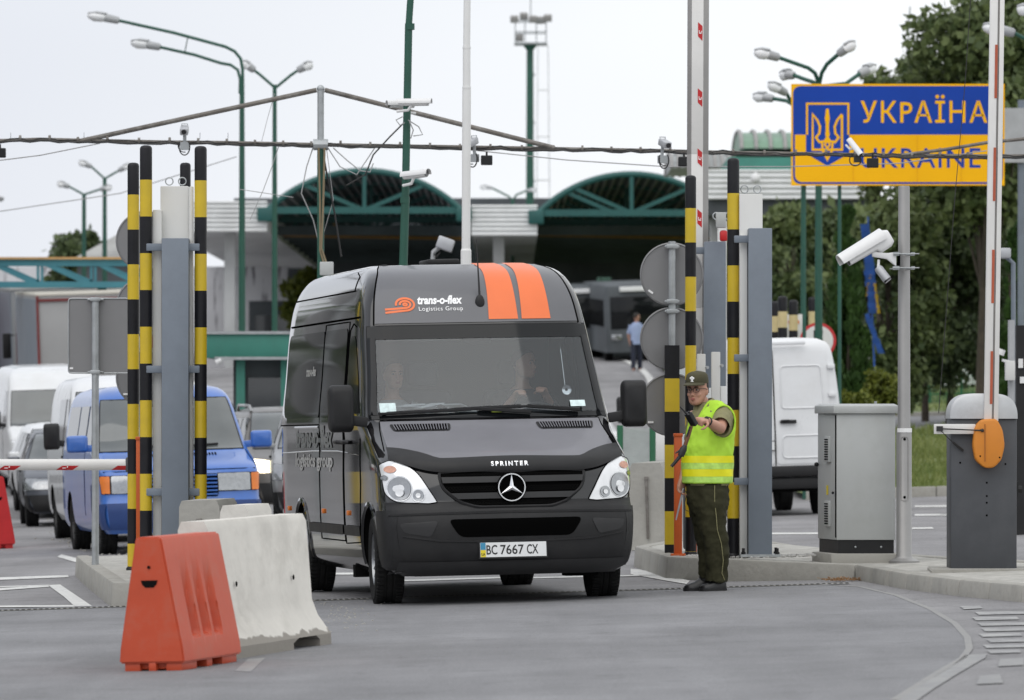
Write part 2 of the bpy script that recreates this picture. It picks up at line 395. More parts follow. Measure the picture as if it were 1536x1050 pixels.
    ring_red=mat('sign red', (.55, .03, .035), .45, var=.05),
)

def painted_to(m, raw, z0):
    """the paint stops at a ragged edge near the foot, raw concrete below"""
    nt = m.node_tree; N = nt.nodes; L = nt.links; b = N['Principled BSDF']; src = b.inputs['Base Color'].links[0].from_socket
    tc = N.new('ShaderNodeTexCoord'); sp = N.new('ShaderNodeSeparateXYZ'); L.new(tc.outputs['Object'], sp.inputs[0])
    no = N.new('ShaderNodeTexNoise'); no.inputs['Scale'].default_value = 5; no.inputs['Detail'].default_value = 7; L.new(tc.outputs['Object'], no.inputs['Vector'])
    a = N.new('ShaderNodeMath'); a.operation = 'MULTIPLY_ADD'; a.inputs[1].default_value = -.16; L.new(no.outputs['Fac'], a.inputs[0]); L.new(sp.outputs[2], a.inputs[2])
    r = N.new('ShaderNodeMapRange'); r.inputs[1].default_value = z0 - .08; r.inputs[2].default_value = z0 - .07; L.new(a.outputs[0], r.inputs[0])
    x = N.new('ShaderNodeMix'); x.data_type = 'RGBA'; L.new(r.outputs[0], x.inputs[0]); x.inputs[6].default_value = (*raw, 1); L.new(src, x.inputs[7]); L.new(x.outputs[2], b.inputs['Base Color'])
painted_to(M['concrete_pale'], (.27, .25, .22), .105)

# ------------------------------------------------------------------ sky, sun, camera
def setup():
    w = bpy.data.worlds.new('World'); S.world = w; w.use_nodes = True
    N = w.node_tree.nodes; L = w.node_tree.links
    bg = N['Background']; bg.inputs['Strength'].default_value = 0.1
    sky = N.new('ShaderNodeTexSky'); sky.sky_type = 'NISHITA'; sky.sun_disc = False
    sky.sun_elevation = R(56); sky.sun_rotation = R(212); sky.dust_density = 4; sky.air_density = 1.2
    tc = N.new('ShaderNodeTexCoord'); no = N.new('ShaderNodeTexNoise'); no.inputs['Scale'].default_value = 3.0; no.inputs['Detail'].default_value = 3
    mp = N.new('ShaderNodeMapping'); mp.inputs['Scale'].default_value = (1, 1, 2.2); L.new(tc.outputs['Generated'], mp.inputs[0]); L.new(mp.outputs[0], no.inputs['Vector'])
    cr = N.new('ShaderNodeMix'); cr.data_type = 'RGBA'           # an even overcast deck with faint bands
    cr.inputs[6].default_value = (7.1, 7.4, 8.1, 1); cr.inputs[7].default_value = (10.3, 10.5, 10.6, 1)
    r = N.new('ShaderNodeMapRange'); r.inputs[1].default_value = .38; r.inputs[2].default_value = .62; L.new(no.outputs['Fac'], r.inputs[0])
    sx = N.new('ShaderNodeSeparateXYZ'); L.new(tc.outputs['Generated'], sx.inputs[0]); rx = N.new('ShaderNodeMapRange'); rx.inputs[1].default_value = -.12; rx.inputs[2].default_value = .10; L.new(sx.outputs[0], rx.inputs[0])
    av = N.new('ShaderNodeMath'); av.operation = 'MULTIPLY_ADD'; av.inputs[1].default_value = .3; av.use_clamp = True; L.new(r.outputs[0], av.inputs[0]); s7 = N.new('ShaderNodeMath'); s7.operation = 'MULTIPLY'; s7.inputs[1].default_value = .75; L.new(rx.outputs[0], s7.inputs[0]); L.new(s7.outputs[0], av.inputs[2]); L.new(av.outputs[0], cr.inputs[0])
    mx = N.new('ShaderNodeMix'); mx.data_type = 'RGBA'; mx.inputs[0].default_value = 0.92
    L.new(sky.outputs[0], mx.inputs[6]); L.new(cr.outputs[2], mx.inputs[7]); L.new(mx.outputs[2], bg.inputs[0])
    sl = bpy.data.lights.new('sun', 'SUN'); sl.energy = 1.0; sl.angle = R(70); sl.color = (1, .97, .92)
    so = bpy.data.objects.new('sun', sl); COL.objects.link(so)
    az, el = R(212), R(56)
    dvec = Vector((math.sin(az) * math.cos(el), math.cos(az) * math.cos(el), math.sin(el)))
    so.rotation_euler = dvec.to_track_quat('Z', 'Y').to_euler()
    cam = bpy.data.cameras.new('camera'); co = bpy.data.objects.new('camera', cam); COL.objects.link(co)
    co.location = (0, 0, H); co.rotation_euler = (R(90), 0, 0)
    cam.sensor_width = 36; cam.lens = F / 1536 * 36; cam.shift_y = 100 / 1536
    cam.clip_start = 1; cam.clip_end = 3000
    cam.dof.use_dof = True; cam.dof.focus_distance = 43; cam.dof.aperture_fstop = 5.0
    S.camera = co
    S.view_settings.view_transform = 'Standard'; S.view_settings.look = 'None'; S.view_settings.gamma = 1; S.view_settings.exposure = 0.2
    S.cycles.use_denoising = True
    S.cycles.max_bounces = 8; S.cycles.transparent_max_bounces = 12
setup()
# ================================================================== ground, kerbs, markings
def ground():
    xs = [-600, -200, -60, -14, -7, 0, 7, 14, 60, 200, 600]; ys = [-40, 20, 60, 87, 120, 150, 185, 300, 900]
    m = MB()
    m.add([(x, y, gz(x, y)) for y in ys for x in xs],
          [(j * 11 + i, j * 11 + i + 1, (j + 1) * 11 + i + 1, (j + 1) * 11 + i) for j in range(len(ys) - 1) for i in range(10)])
    struct('ground', m, M['asphalt_old'], smooth=0)
ground()

def sheet(poly, lift):
    """flat polygon (X,Y) on the road plane"""
    m = MB(); m.add([(x, y, gz(x, y) + lift) for x, y in poly], [tuple(range(len(poly)))]); return m

pp = [(-300, 921), (300, 905.5), (700, 893), (1100, 881), (1215, 877), (1290, 881), (1345, 894), (1395, 914), (1432, 936), (1451, 957), (1454, 974), (1444, 988),
      (1400, 1014), (1340, 1052), (1290, 1095), (1270, 1200), (-300, 1200)]
struct('road', sheet([G(*p).xy for p in pp], .004), M['asphalt'], smooth=0)

def line(px, w=None):
    return [G(*p).xy for p in px]
mk = MB()
def mark(px, lift=.006):
    pts = [G(*p).xy for p in px]
    mk.add([(x, y, K * x + lift) for x, y in pts], [tuple(range(len(pts)))])
mark([(-20, 867.5), (102, 863.5), (103, 866.5), (-20, 871.5)])
mark([(72, 878.5), (90, 877.5), (138, 910), (112, 910.5), (96, 896)])
mark([(-20, 884), (72, 879), (74, 881), (-20, 888)])
mark([(-20, 881), (74, 878), (74, 879.5), (-20, 882.5)])
mark([(-20, 909.5), (112, 908.5), (112, 911), (-20, 912)])
mark([(92, 832), (140, 845), (134, 850), (86, 836)])
mark([(946, 854), (960, 855), (1035, 872), (1030, 877), (1000, 872), (946, 862)])
mark([(930, 818), (990, 826), (986, 830), (930, 824)])
mark([(496, 860), (760, 858), (760, 860.5), (496, 863)])
mark([(560, 872), (760, 866), (760, 868), (560, 874.5)])
mark([(780, 867), (1000, 862), (1000, 864), (780, 869)])
for (a, b, y) in ((1150, 1236, 801), (1372, 1424, 760), (1368, 1398, 793), (1410, 1440, 773), (1372, 1424, 773)):
    mark([(a, y - 1.2), (b, y - 1.6), (b + 3, y + .8), (a, y + 1.4)])
struct('road_marking', mk, M['white_line'], smooth=0)
mk = MB()
for i, (a, b) in enumerate(((1440, 1470), (1462, 1545), (1458, 1525), (1466, 1548), (1472, 1545), (1468, 1530), (1480, 1548), (1474, 1552), (1480, 1528))):
    y = 913 + i * 8.3
    mark([(a, y - 2.4), (b, y - 3.4), (b + 4, y + .6), (a + 6, y + 2.2)])
struct('road_marking', mk, M['white_line_worn'], smooth=0)
mk = MB()
mark([(1447, 984), (1480, 982), (1478, 988), (1440, 1010), (1400, 1035), (1365, 1060), (1335, 1060), (1380, 1030), (1425, 1003)])
mark([(1500, 990), (1536, 988), (1536, 999), (1497, 1001)])
mark([(1470, 1015), (1500, 1013), (1505, 1026), (1465, 1028)])
mark([(352, 1008), (372, 990), (398, 988), (376, 1009)])
struct('road_marking', mk, M['white_line_faint'], smooth=0)

# dusty seam along the edge of the newer asphalt
mk = MB(); sp = pp[4:14]
for a, b in zip(sp[:-1], sp[1:]):
    p, q = G(*a), G(*b); n_ = Vector((-(q - p).y, (q - p).x, 0)).normalized() * .022
    mk.add([Vector((v.x, v.y, K * v.x + .006)) for v in (p - n_, q - n_, q + n_, p + n_)], [(0, 1, 2, 3)])
struct('road_seam', mk, wornpaint_mat('dust', (.27, .265, .255), (.23, .23, .23), .8, 6), smooth=0)

# drainage channel with its grating slots across the road
m = MB(); n = 150; a = G(-40, 918.5); b = G(1275, 876)
d = (b - a); nrm = Vector((-d.y, d.x, 0)).normalized()
def strip(m, a, b, w, lift, mi):
    m.add([a - nrm * w + Vector((0, 0, lift)), b - nrm * w + Vector((0, 0, lift)), b + nrm * w + Vector((0, 0, lift)), a + nrm * w + Vector((0, 0, lift))], [(0, 1, 2, 3)], mi)
strip(m, a, b, .075, .008, 0)
for i in range(n):
    strip(m, a + d * ((i + .15) / n), a + d * ((i + .75) / n), .045, .012, 1)
struct('road_gutter', m, [M['kerb'], M['dark']], smooth=0)

def stones(m, a, b, h, w=.15, L=1.0, inward=1, chamfer=.0):
    a = Vector((*a, 0)); b = Vector((*b, 0)); d = b - a; n = max(1, round(d.length / L)); t = d.normalized()
    nr = Vector((-t.y, t.x, 0)) * inward * w
    for i in range(n):
        p = a + d * (i / n) + t * .004; q = a + d * ((i + 1) / n) - t * .004
        vs = []
        for z in (-.08, 1 if callable(h) else h):
            for c in (p, q, q + nr, p + nr):
                o = nr * (.14 if z > 0 and c in (p, q) else 0)
                vs.append(Vector((c.x + o.x, c.y + o.y, gz(c.x, c.y) + (z if z < 0 or not callable(h) else h(c.x)))))
        m.add(vs, [(0, 3, 2, 1), (4, 5, 6, 7), (0, 1, 5, 4), (1, 2, 6, 5), (2, 3, 7, 6), (3, 0, 4, 7)], 0, True)

def island(name, out, h, kerbs, inner):
    m = MB()
    for i in kerbs: stones(m, out[i], out[(i + 1) % len(out)], h)
    struct('kerb', m, M['kerb'], bevel=.018)
    m = MB(); vs = [Vector((x, y, gz(x, y) + (z if z < 0 else (h(x) if callable(h) else h) - .012))) for z in (-.05, 1) for x, y in inner]; k = len(inner)
    m.add(vs, [tuple(range(k, 2 * k)), tuple(range(k - 1, -1, -1))] + [(i, (i + 1) % k, k + (i + 1) % k, k + i) for i in range(k)], 0, True)
    struct('pavement', m, M['paving'])

# left island (poles, mirror sign) - counter-clockwise outlines
L = [(-4.35, 53.0), (-3.98, 49.6), (-3.27, 43.4), (-2.95, 43.25), (-2.25, 43.8), (-2.75, 50.5), (-3.1, 53.2)]
Li = [(-4.28, 53.0), (-3.9, 49.6), (-3.2, 43.52), (-2.95, 43.36), (-2.36, 43.85), (-2.82, 50.5), (-3.15, 53.1)]
island('left', L, .2, [0, 1, 2, 3, 4, 5], Li)
# right island
Rr = [(1.75, 53.5), (1.14, 50.3), (1.33, 46.4), (1.73, 45.2), (2.86, 44.6), (3.08, 41.9), (3.34, 40.1), (3.66, 38.5), (5.6, 36.5), (5.8, 39.5), (4.7, 43.0), (3.8, 46.2), (2.62, 51.5), (2.35, 53.5)]
Ri = [(1.80, 53.2), (1.24, 50.3), (1.43, 46.5), (1.78, 45.31), (2.93, 44.7), (3.19, 41.95), (3.45, 40.15), (3.75, 38.6), (5.55, 36.7), (5.7, 39.4), (4.6, 42.95), (3.7, 46.15), (2.52, 51.45), (2.28, 53.2)]
hk = lambda x: .195 - .068 * max(0, min(1, (x - 2.3) / .5))
island('right', Rr, hk, list(range(14)), Ri)
# pale grit along the island edge
m = MB()
for _ in range(420):
    u = rng.random(); x = 1.5 + u * 1.1; y = 46.4 - 1.0 * min(1, u * 2.2) + rng.random() * .5
    z = gz(x, y) + .19; s = .006 + rng.random() * .012
    m.ball((x, y, z), (s, s, s * .7), 5, 3)
o = struct('gravel', m, M['gravel']); o['kind'] = 'stuff'
# dry plant litter where the two kerbs meet
m = MB(); c = G(1268, 872)
for _ in range(70):
    p = c + Vector((rng.gauss(0, .09), rng.gauss(0, .07), 0.01)); q = p + Vector((rng.gauss(0, .06), rng.gauss(0, .05), rng.random() * .03))
    m.bar(p, q, .006, .004)
o = struct('litter', m, mat('dry stalks', (.30, .17, .08), .9)); o['kind'] = 'stuff'
m = MB()
for _ in range(260):
    x = rng.gauss(130, 40); y = rng.gauss(812 + (x - 130) * .35, 9); p = G(x, y, .006); s = .008 + rng.random() * .02
    m.ball(p, (s, s, s * .6), 5, 3)
for _ in range(90):
    x = rng.gauss(520, 26); y = rng.gauss(925, 14); p = G(x, y, .006); s = .004 + rng.random() * .008
    m.ball(p, (s, s, s * .6), 5, 3)
o = struct('rubble', m, M['concrete']); o['kind'] = 'stuff'

# far right: grass bank, kerb, path
def strip_sheet(x0, x1, ys, lift):
    m = MB(); xs = [x0, min(14, x1), x1] if x0 < 14 < x1 else [x0, x1]; k = len(xs)
    m.add([(x, y, gz(x, y) + lift) for y in ys for x in xs], [(j * k + i, j * k + i + 1, (j + 1) * k + i + 1, (j + 1) * k + i) for j in range(len(ys) - 1) for i in range(k - 1)])
    return m
struct('lawn', strip_sheet(4.6, 60, [83.6, 87, 111.0], .10), M['grass_base'], smooth=0)
struct('path', strip_sheet(4.6, 60, [111.2, 119.2], .06), M['asphalt'], smooth=0)
struct('field', strip_sheet(4.6, 120, [119.6, 150, 185, 400], .14), M['grass_base'], smooth=0)
m = MB()
stones(m, (4.6, 83.5), (22, 83.5), .16, .16, 1.0)
stones(m, (4.6, 111.0), (30, 111.0), .14, .16, 1.0)
stones(m, (4.6, 119.4), (30, 119.4), .14, .16, 1.0)
struct('kerb', m, M['kerb'], bevel=.02)
m = MB()
for _ in range(15000):
    y = 83.8 + 27 * rng.random() if rng.random() < .7 else 120 + 22 * rng.random()
    x = y / 8000 * (1300 - 768 + rng.random() * 300) 
    if x < 4.8: continue
    h = .05 + .09 * rng.random() * (1.6 if mnoise.noise(Vector((x * .5, y * .25, 0))) > .1 else .7); a = rng.random() * 6.28; w = .022
    z = gz(x, y) + .10; lx = rng.gauss(0, .04); ly = rng.gauss(0, .04)
    m.add([(x - w * math.cos(a), y - w * math.sin(a), z), (x + w * math.cos(a), y + w * math.sin(a), z), (x + lx, y + ly, z + h)], [(0, 1, 2)])
o = struct('grass', m, M['grass'], recalc=False, smooth=0); o['kind'] = 'stuff'
# ================================================================== vehicles: shared shell builder
def pchip(xs, ys):
    n = len(xs); h = [xs[i + 1] - xs[i] for i in range(n - 1)]; d = [(ys[i + 1] - ys[i]) / h[i] for i in range(n - 1)]
    m = [0.0] * n
    for i in range(1, n - 1):
        if d[i - 1] * d[i] > 0:
            w1 = 2 * h[i] + h[i - 1]; w2 = h[i] + 2 * h[i - 1]; m[i] = (w1 + w2) / (w1 / d[i - 1] + w2 / d[i])
    m[0], m[-1] = d[0], d[-1]
    def f(x):
        if x <= xs[0]: return ys[0]
        if x >= xs[-1]: return ys[-1]
        lo, hi = 0, n - 1
        while hi - lo > 1:
            k = (lo + hi) // 2
            if xs[k] <= x: lo = k
            else: hi = k
        t = (x - xs[lo]) / h[lo]
        return ys[lo] * (1 + 2 * t) * (1 - t) ** 2 + h[lo] * m[lo] * t * (1 - t) ** 2 + ys[hi] * t * t * (3 - 2 * t) + h[lo] * m[hi] * t * t * (t - 1)
    return f

class Shell:
    """a vehicle body as plan outlines stacked by height; nose at -Y. columns: z, nose y, tail y, half width, nose rounding, tail rounding"""
    def __init__(s, tab, n=3.0, nr=4.0):
        c = list(zip(*tab)); s.z0, s.z1 = c[0][0], c[0][-1]
        s.yf, s.yr, s.w, s.cf, s.cr = [pchip(c[0], c[i]) for i in range(1, 6)]
        s.n, s.nr = n, nr
        s.zt = list(c[0])
    def g(s, q, n):
        q = min(1.0, abs(q)); return 1 - max(0.0, 1 - q ** n) ** (1 / n)
    def front(s, x, z):
        return Vector((x, s.yf(z) + s.cf(z) * s.g(x / s.w(z), s.n), z))
    def rear(s, x, z):
        return Vector((x, s.yr(z) - s.cr(z) * s.g(x / s.w(z), s.nr), z))
    def side(s, sg):
        def f(y, z):
            w = s.w(z); a = s.yf(z); b = s.yr(z); cf = s.cf(z); cr = s.cr(z)
            if y < a + cf:
                t = max(0.0, (a + cf - y) / cf); w *= max(0.0, 1 - t ** s.n) ** (1 / s.n)
            elif y > b - cr:
                t = max(0.0, (y - b + cr) / cr); w *= max(0.0, 1 - t ** s.nr) ** (1 / s.nr)
            return Vector((sg * w, y, z))
        return f
    def ring(s, z, nf=14, ns=14, nb=8):
        w, a, b, cf, cr = s.w(z), s.yf(z), s.yr(z), s.cf(z), s.cr(z); pts = []
        for i in range(-nf, nf + 1):                     # nose, left to right
            t = i / nf; q = math.copysign(math.sin(abs(t) * math.pi / 2) ** (2 / s.n), t) if abs(t) < 1 else t
            q = math.copysign(min(1, abs(q)), t)
            c = math.cos(abs(t) * math.pi / 2) ** (2 / s.n) if abs(t) < 1 else 0.0
            pts.append(Vector((w * q, a + cf * (1 - c), z)))
        for i in range(1, ns):
            pts.append(Vector((w, a + cf + (b - cr - a - cf) * i / ns, z)))
        for i in range(nb, -nb - 1, -1):
            t = i / nb; q = math.copysign(math.sin(abs(t) * math.pi / 2) ** (2 / s.nr), t) if abs(t) < 1 else t
            c = math.cos(abs(t) * math.pi / 2) ** (2 / s.nr) if abs(t) < 1 else 0.0
            pts.append(Vector((w * q, b - cr * (1 - c), z)))
        for i in range(ns - 1, 0, -1):
            pts.append(Vector((-w, a + cf + (b - cr - a - cf) * i / ns, z)))
        return pts
    def body(s, dz=.05, zs=None, **k):
        if zs is None:
            zs = set(s.zt)
            for a, b in zip(s.zt[:-1], s.zt[1:]):
                n = max(1, math.ceil((b - a) / dz))
                for i in range(n): zs.add(a + (b - a) * i / n)
            zs = sorted(zs)
        m = MB(); m.loft([s.ring(z, **k) for z in zs]); return m

def cut_arches(me, cyl, mats):
    """boolean the wheel arches out of a shell mesh"""
    o = bpy.data.objects.new('shell', me); COL.objects.link(o); tmp = []
    for (x, y, z, r, w) in cyl:
        c = MB(); c.tube([(x - w / 2, y, z), (x + w / 2, y, z)], r, 28)
        co = bpy.data.objects.new('cutter', c.mesh('cutter', M['dark'], smooth=0)); COL.objects.link(co); tmp.append(co)
        b = o.modifiers.new('arch', 'BOOLEAN'); b.operation = 'DIFFERENCE'; b.object = co; b.solver = 'EXACT'; b.material_mode = 'TRANSFER'
    dg = bpy.context.evaluated_depsgraph_get(); dg.update()
    out = bpy.data.meshes.new_from_object(o.evaluated_get(dg))
    for t in tmp: bpy.data.objects.remove(t)
    bpy.data.objects.remove(o)
    out.polygons.foreach_set('use_smooth', [True] * len(out.polygons)); out.set_sharp_from_angle(angle=R(34))
    return out

def del_faces(me, test):
    bm = bmesh.new(); bm.from_mesh(me)
    bmesh.ops.delete(bm, geom=[f for f in bm.faces if test(f.calc_center_median(), f.normal)], context='FACES')
    bm.to_mesh(me); bm.free(); return me

def rpoly(pts, r, n=4):
    """round the corners of a polygon"""
    out = []; k = len(pts); rr = r if isinstance(r, (list, tuple)) else [r] * k
    for i in range(k):
        p = Vector(pts[i]); a = Vector(pts[i - 1]) - p; b = Vector(pts[(i + 1) % k]) - p
        q = min(rr[i], a.length * .45, b.length * .45)
        if q < 1e-4: out.append(tuple(p)); continue
        p0 = p + a.normalized() * q; p1 = p + b.normalized() * q
        for j in range(n + 1):
            t = j / n; v = p0 * (1 - t) ** 2 + p * 2 * t * (1 - t) + p1 * t * t; out.append((v.x, v.y))
    return out

def span(poly, z):
    xs = []
    k = len(poly)
    for i in range(k):
        (x0, z0), (x1, z1) = poly[i], poly[(i + 1) % k]
        if (z0 <= z <= z1) or (z1 <= z <= z0):
            if abs(z1 - z0) < 1e-9: xs += [x0, x1]
            else: xs.append(x0 + (x1 - x0) * (z - z0) / (z1 - z0))
    return (min(xs), max(xs)) if xs else (0, 0)

def offs(f, a, z, off, out):
    e = .004; p = f(a, z); n = (f(a + e, z) - f(a - e, z)).cross(f(a, z + e) - f(a, z - e))
    if n.length < 1e-12: n = Vector(out)
    n.normalize()
    if n.dot(Vector(out)) < 0: n = -n
    return p + n * off

def patch(m, f, poly, off, out, nz=14, na=10, mi=0):
    """a skin over the polygon (a, z), lying off metres outside the shell; its rim is turned in to meet the shell"""
    zs = sorted(set(p[1] for p in poly)); z0, z1 = zs[0], zs[-1]
    lev = sorted(set([z0 + (z1 - z0) * i / nz for i in range(nz + 1)] + zs))
    lev = [z for i, z in enumerate(lev) if i == 0 or z - lev[i - 1] > 1e-4]
    rows = []
    for z in lev:
        zz = min(max(z, z0 + 1e-5), z1 - 1e-5); a, b = span(poly, zz)
        rows.append([offs(f, a + (b - a) * i / na, z, off, out) for i in range(na + 1)])
    vs = [p for r in rows for p in r]; k = na + 1
    m.add(vs, [(j * k + i, j * k + i + 1, (j + 1) * k + i + 1, (j + 1) * k + i) for j in range(len(rows) - 1) for i in range(na)], mi)
    return m

def seam(m, f, pts, r, out, off=.0, closed=False, mi=0, sub=6):
    pl = []
    P2 = pts + [pts[0]] if closed else pts
    for (a, z), (b, w) in zip(P2[:-1], P2[1:]):
        for i in range(sub): pl.append(offs(f, a + (b - a) * i / sub, z + (w - z) * i / sub, off, out))
    pl.append(offs(f, *P2[-1], off, out))
    m.tube(pl, r, 5, mi); return m

def decal(m, f, vs, fs, a0, z0, off, out, mi=0, flip=False, shear=0):
    b = []
    for v in vs: b.append(offs(f, a0 + (-v.x if flip else v.x) + shear * v.y, z0 + v.y, off, out))
    m.add(b, fs, mi); return m

def wheel_parts(parent, x, y, r=.345, w=.235, rim=None, spokes=10, steer=0.0, name='wheel', sg=1):
    """wheel > rim; axis along X, outer face toward sg"""
    Mx = Matrix.Translation((x, y, r)) @ Matrix.Rotation(steer, 4, 'Z') @ Matrix.Rotation(R(90) * sg, 4, 'Y')
    t = MB(); h = w / 2; ri = r * .64
    t.lathe([(ri, -h * .85), (r * .8, -h), (r * .93, -h * .97), (r * .985, -h * .8), (r, -h * .5), (r, -h * .28), (r * .982, -h * .24), (r * .982, -h * .17), (r, -h * .13), (r, h * .13), (r * .982, h * .17), (r * .982, h * .24), (r, h * .28),
             (r, h * .5), (r * .985, h * .8), (r * .93, h * .97), (r * .8, h), (ri, h * .85), (ri * .93, h * .5), (ri * .9, -h * .4)], 36, Mx)
    for k in range(56):                                      # tread blocks on the shoulders
        a = k * 2 * math.pi / 56
        for s_ in (-1, 1):
            c = Mx @ Vector((r * .992 * math.cos(a), r * .992 * math.sin(a), s_ * h * .66))
            t.box(c, (.02, .016, .055), 0, (Mx.to_3x3() @ Matrix.Rotation(a, 3, 'Z')))
    wo = obj(name, t, M['tyre'], parent)
    q = MB()
    q.lathe([(.0, h * .35), (.03, h * .62), (.055, h * .6), (.06, h * .3)], 14, Mx)
    q.lathe([(ri * .98, h * .8), (ri * .93, h * .84), (ri * .88, h * .55), (ri * .86, -h * .1), (.02, -h * .1)], 30, Mx, caps=False)
    for k in range(spokes):
        a = k * 2 * math.pi / spokes
        c = [Mx @ Vector((rr * math.cos(a), rr * math.sin(a), zz)) for rr, zz in ((.045, h * .56), (ri * .5, h * .58), (ri * .9, h * .62))]
        q.tube(c, [.016, .012, .016], 6)
    obj('rim', q, rim or M['rim'], wo)
    return wo

def mirror_parts(parent, x, y, z, sg, mats, w=.2, h=.36, d=.14, arm=.14):
    m = MB()
    m.loft([[Vector((x + sg * 0 + a * w / 2 * q, y + d * t, z + b * h / 2 * q)) for a, b in rpoly([(-1, -1), (1, -1), (1, 1), (-1, 1)], .35, 4)] for t, q in ((-.5, .72), (-.42, .86), (-.25, .96), (.1, 1), (.5, .97))])
    o = obj('mirror', m, mats[0], parent, smooth=50)
    m = MB(); m.box((x, y + d * .5 + .003, z), (w * .84, .006, h * .84)); obj('mirror_glass', m, M['chrome'], o)
    m = MB(); m.bar((x - sg * w * .4, y + .01, z - h * .25), (x - sg * (w * .5 + arm), y + .02, z - h * .3), .05, .08); obj('mirror_arm', m, mats[1], o, bevel=.01)
    return o

def plate_parts(parent, M4, text, w=.52, h=.113, name='license_plate', flag=True, start=None):
    m = MB(); m.box((0, .006, 0), (w + .02, .014, h + .022), 0); o = obj(name, m, M['trim'], parent); o.matrix_basis = M4
    m = MB(); m.box((0, -.003, 0), (w, .006, h), 0); p = obj('plate_face', m, M['plate'], o, bevel=.0)
    M3 = Matrix(((1, 0, 0), (0, 0, 0), (0, 1, 0)))
    def put(name, vs, fs, x, z, mt, y=-.0075):
        q = MB(); q.add([(v.x + x, y, v.y + z) for v in vs], fs); obj(name, q, mt, o, smooth=0, recalc=False)
    x = -w / 2 + .048 if start is None else start
    for word, ww in text:
        vs, fs = fit_text(word, ww, h * .66, bold=.012); put('plate_lettering', vs, fs, x, -h * .33, M['ink']); x += ww + .024
    if flag:
        m = MB(); m.box((-w / 2 + .022, -.0072, h * .25), (.04, .002, h * .48)); obj('plate_flag', m, M['plate_blue'], o)
        m = MB(); m.box((-w / 2 + .022, -.0072, -h * .25), (.04, .002, h * .48)); f = obj('plate_flag', m, M['plate_yellow'], o)
        vs, fs = fit_text('UA', .03, .022, bold=.02); put('plate_lettering', vs, fs, -w / 2 + .007, -h * .4, M['ink'], -.0092)
    return o
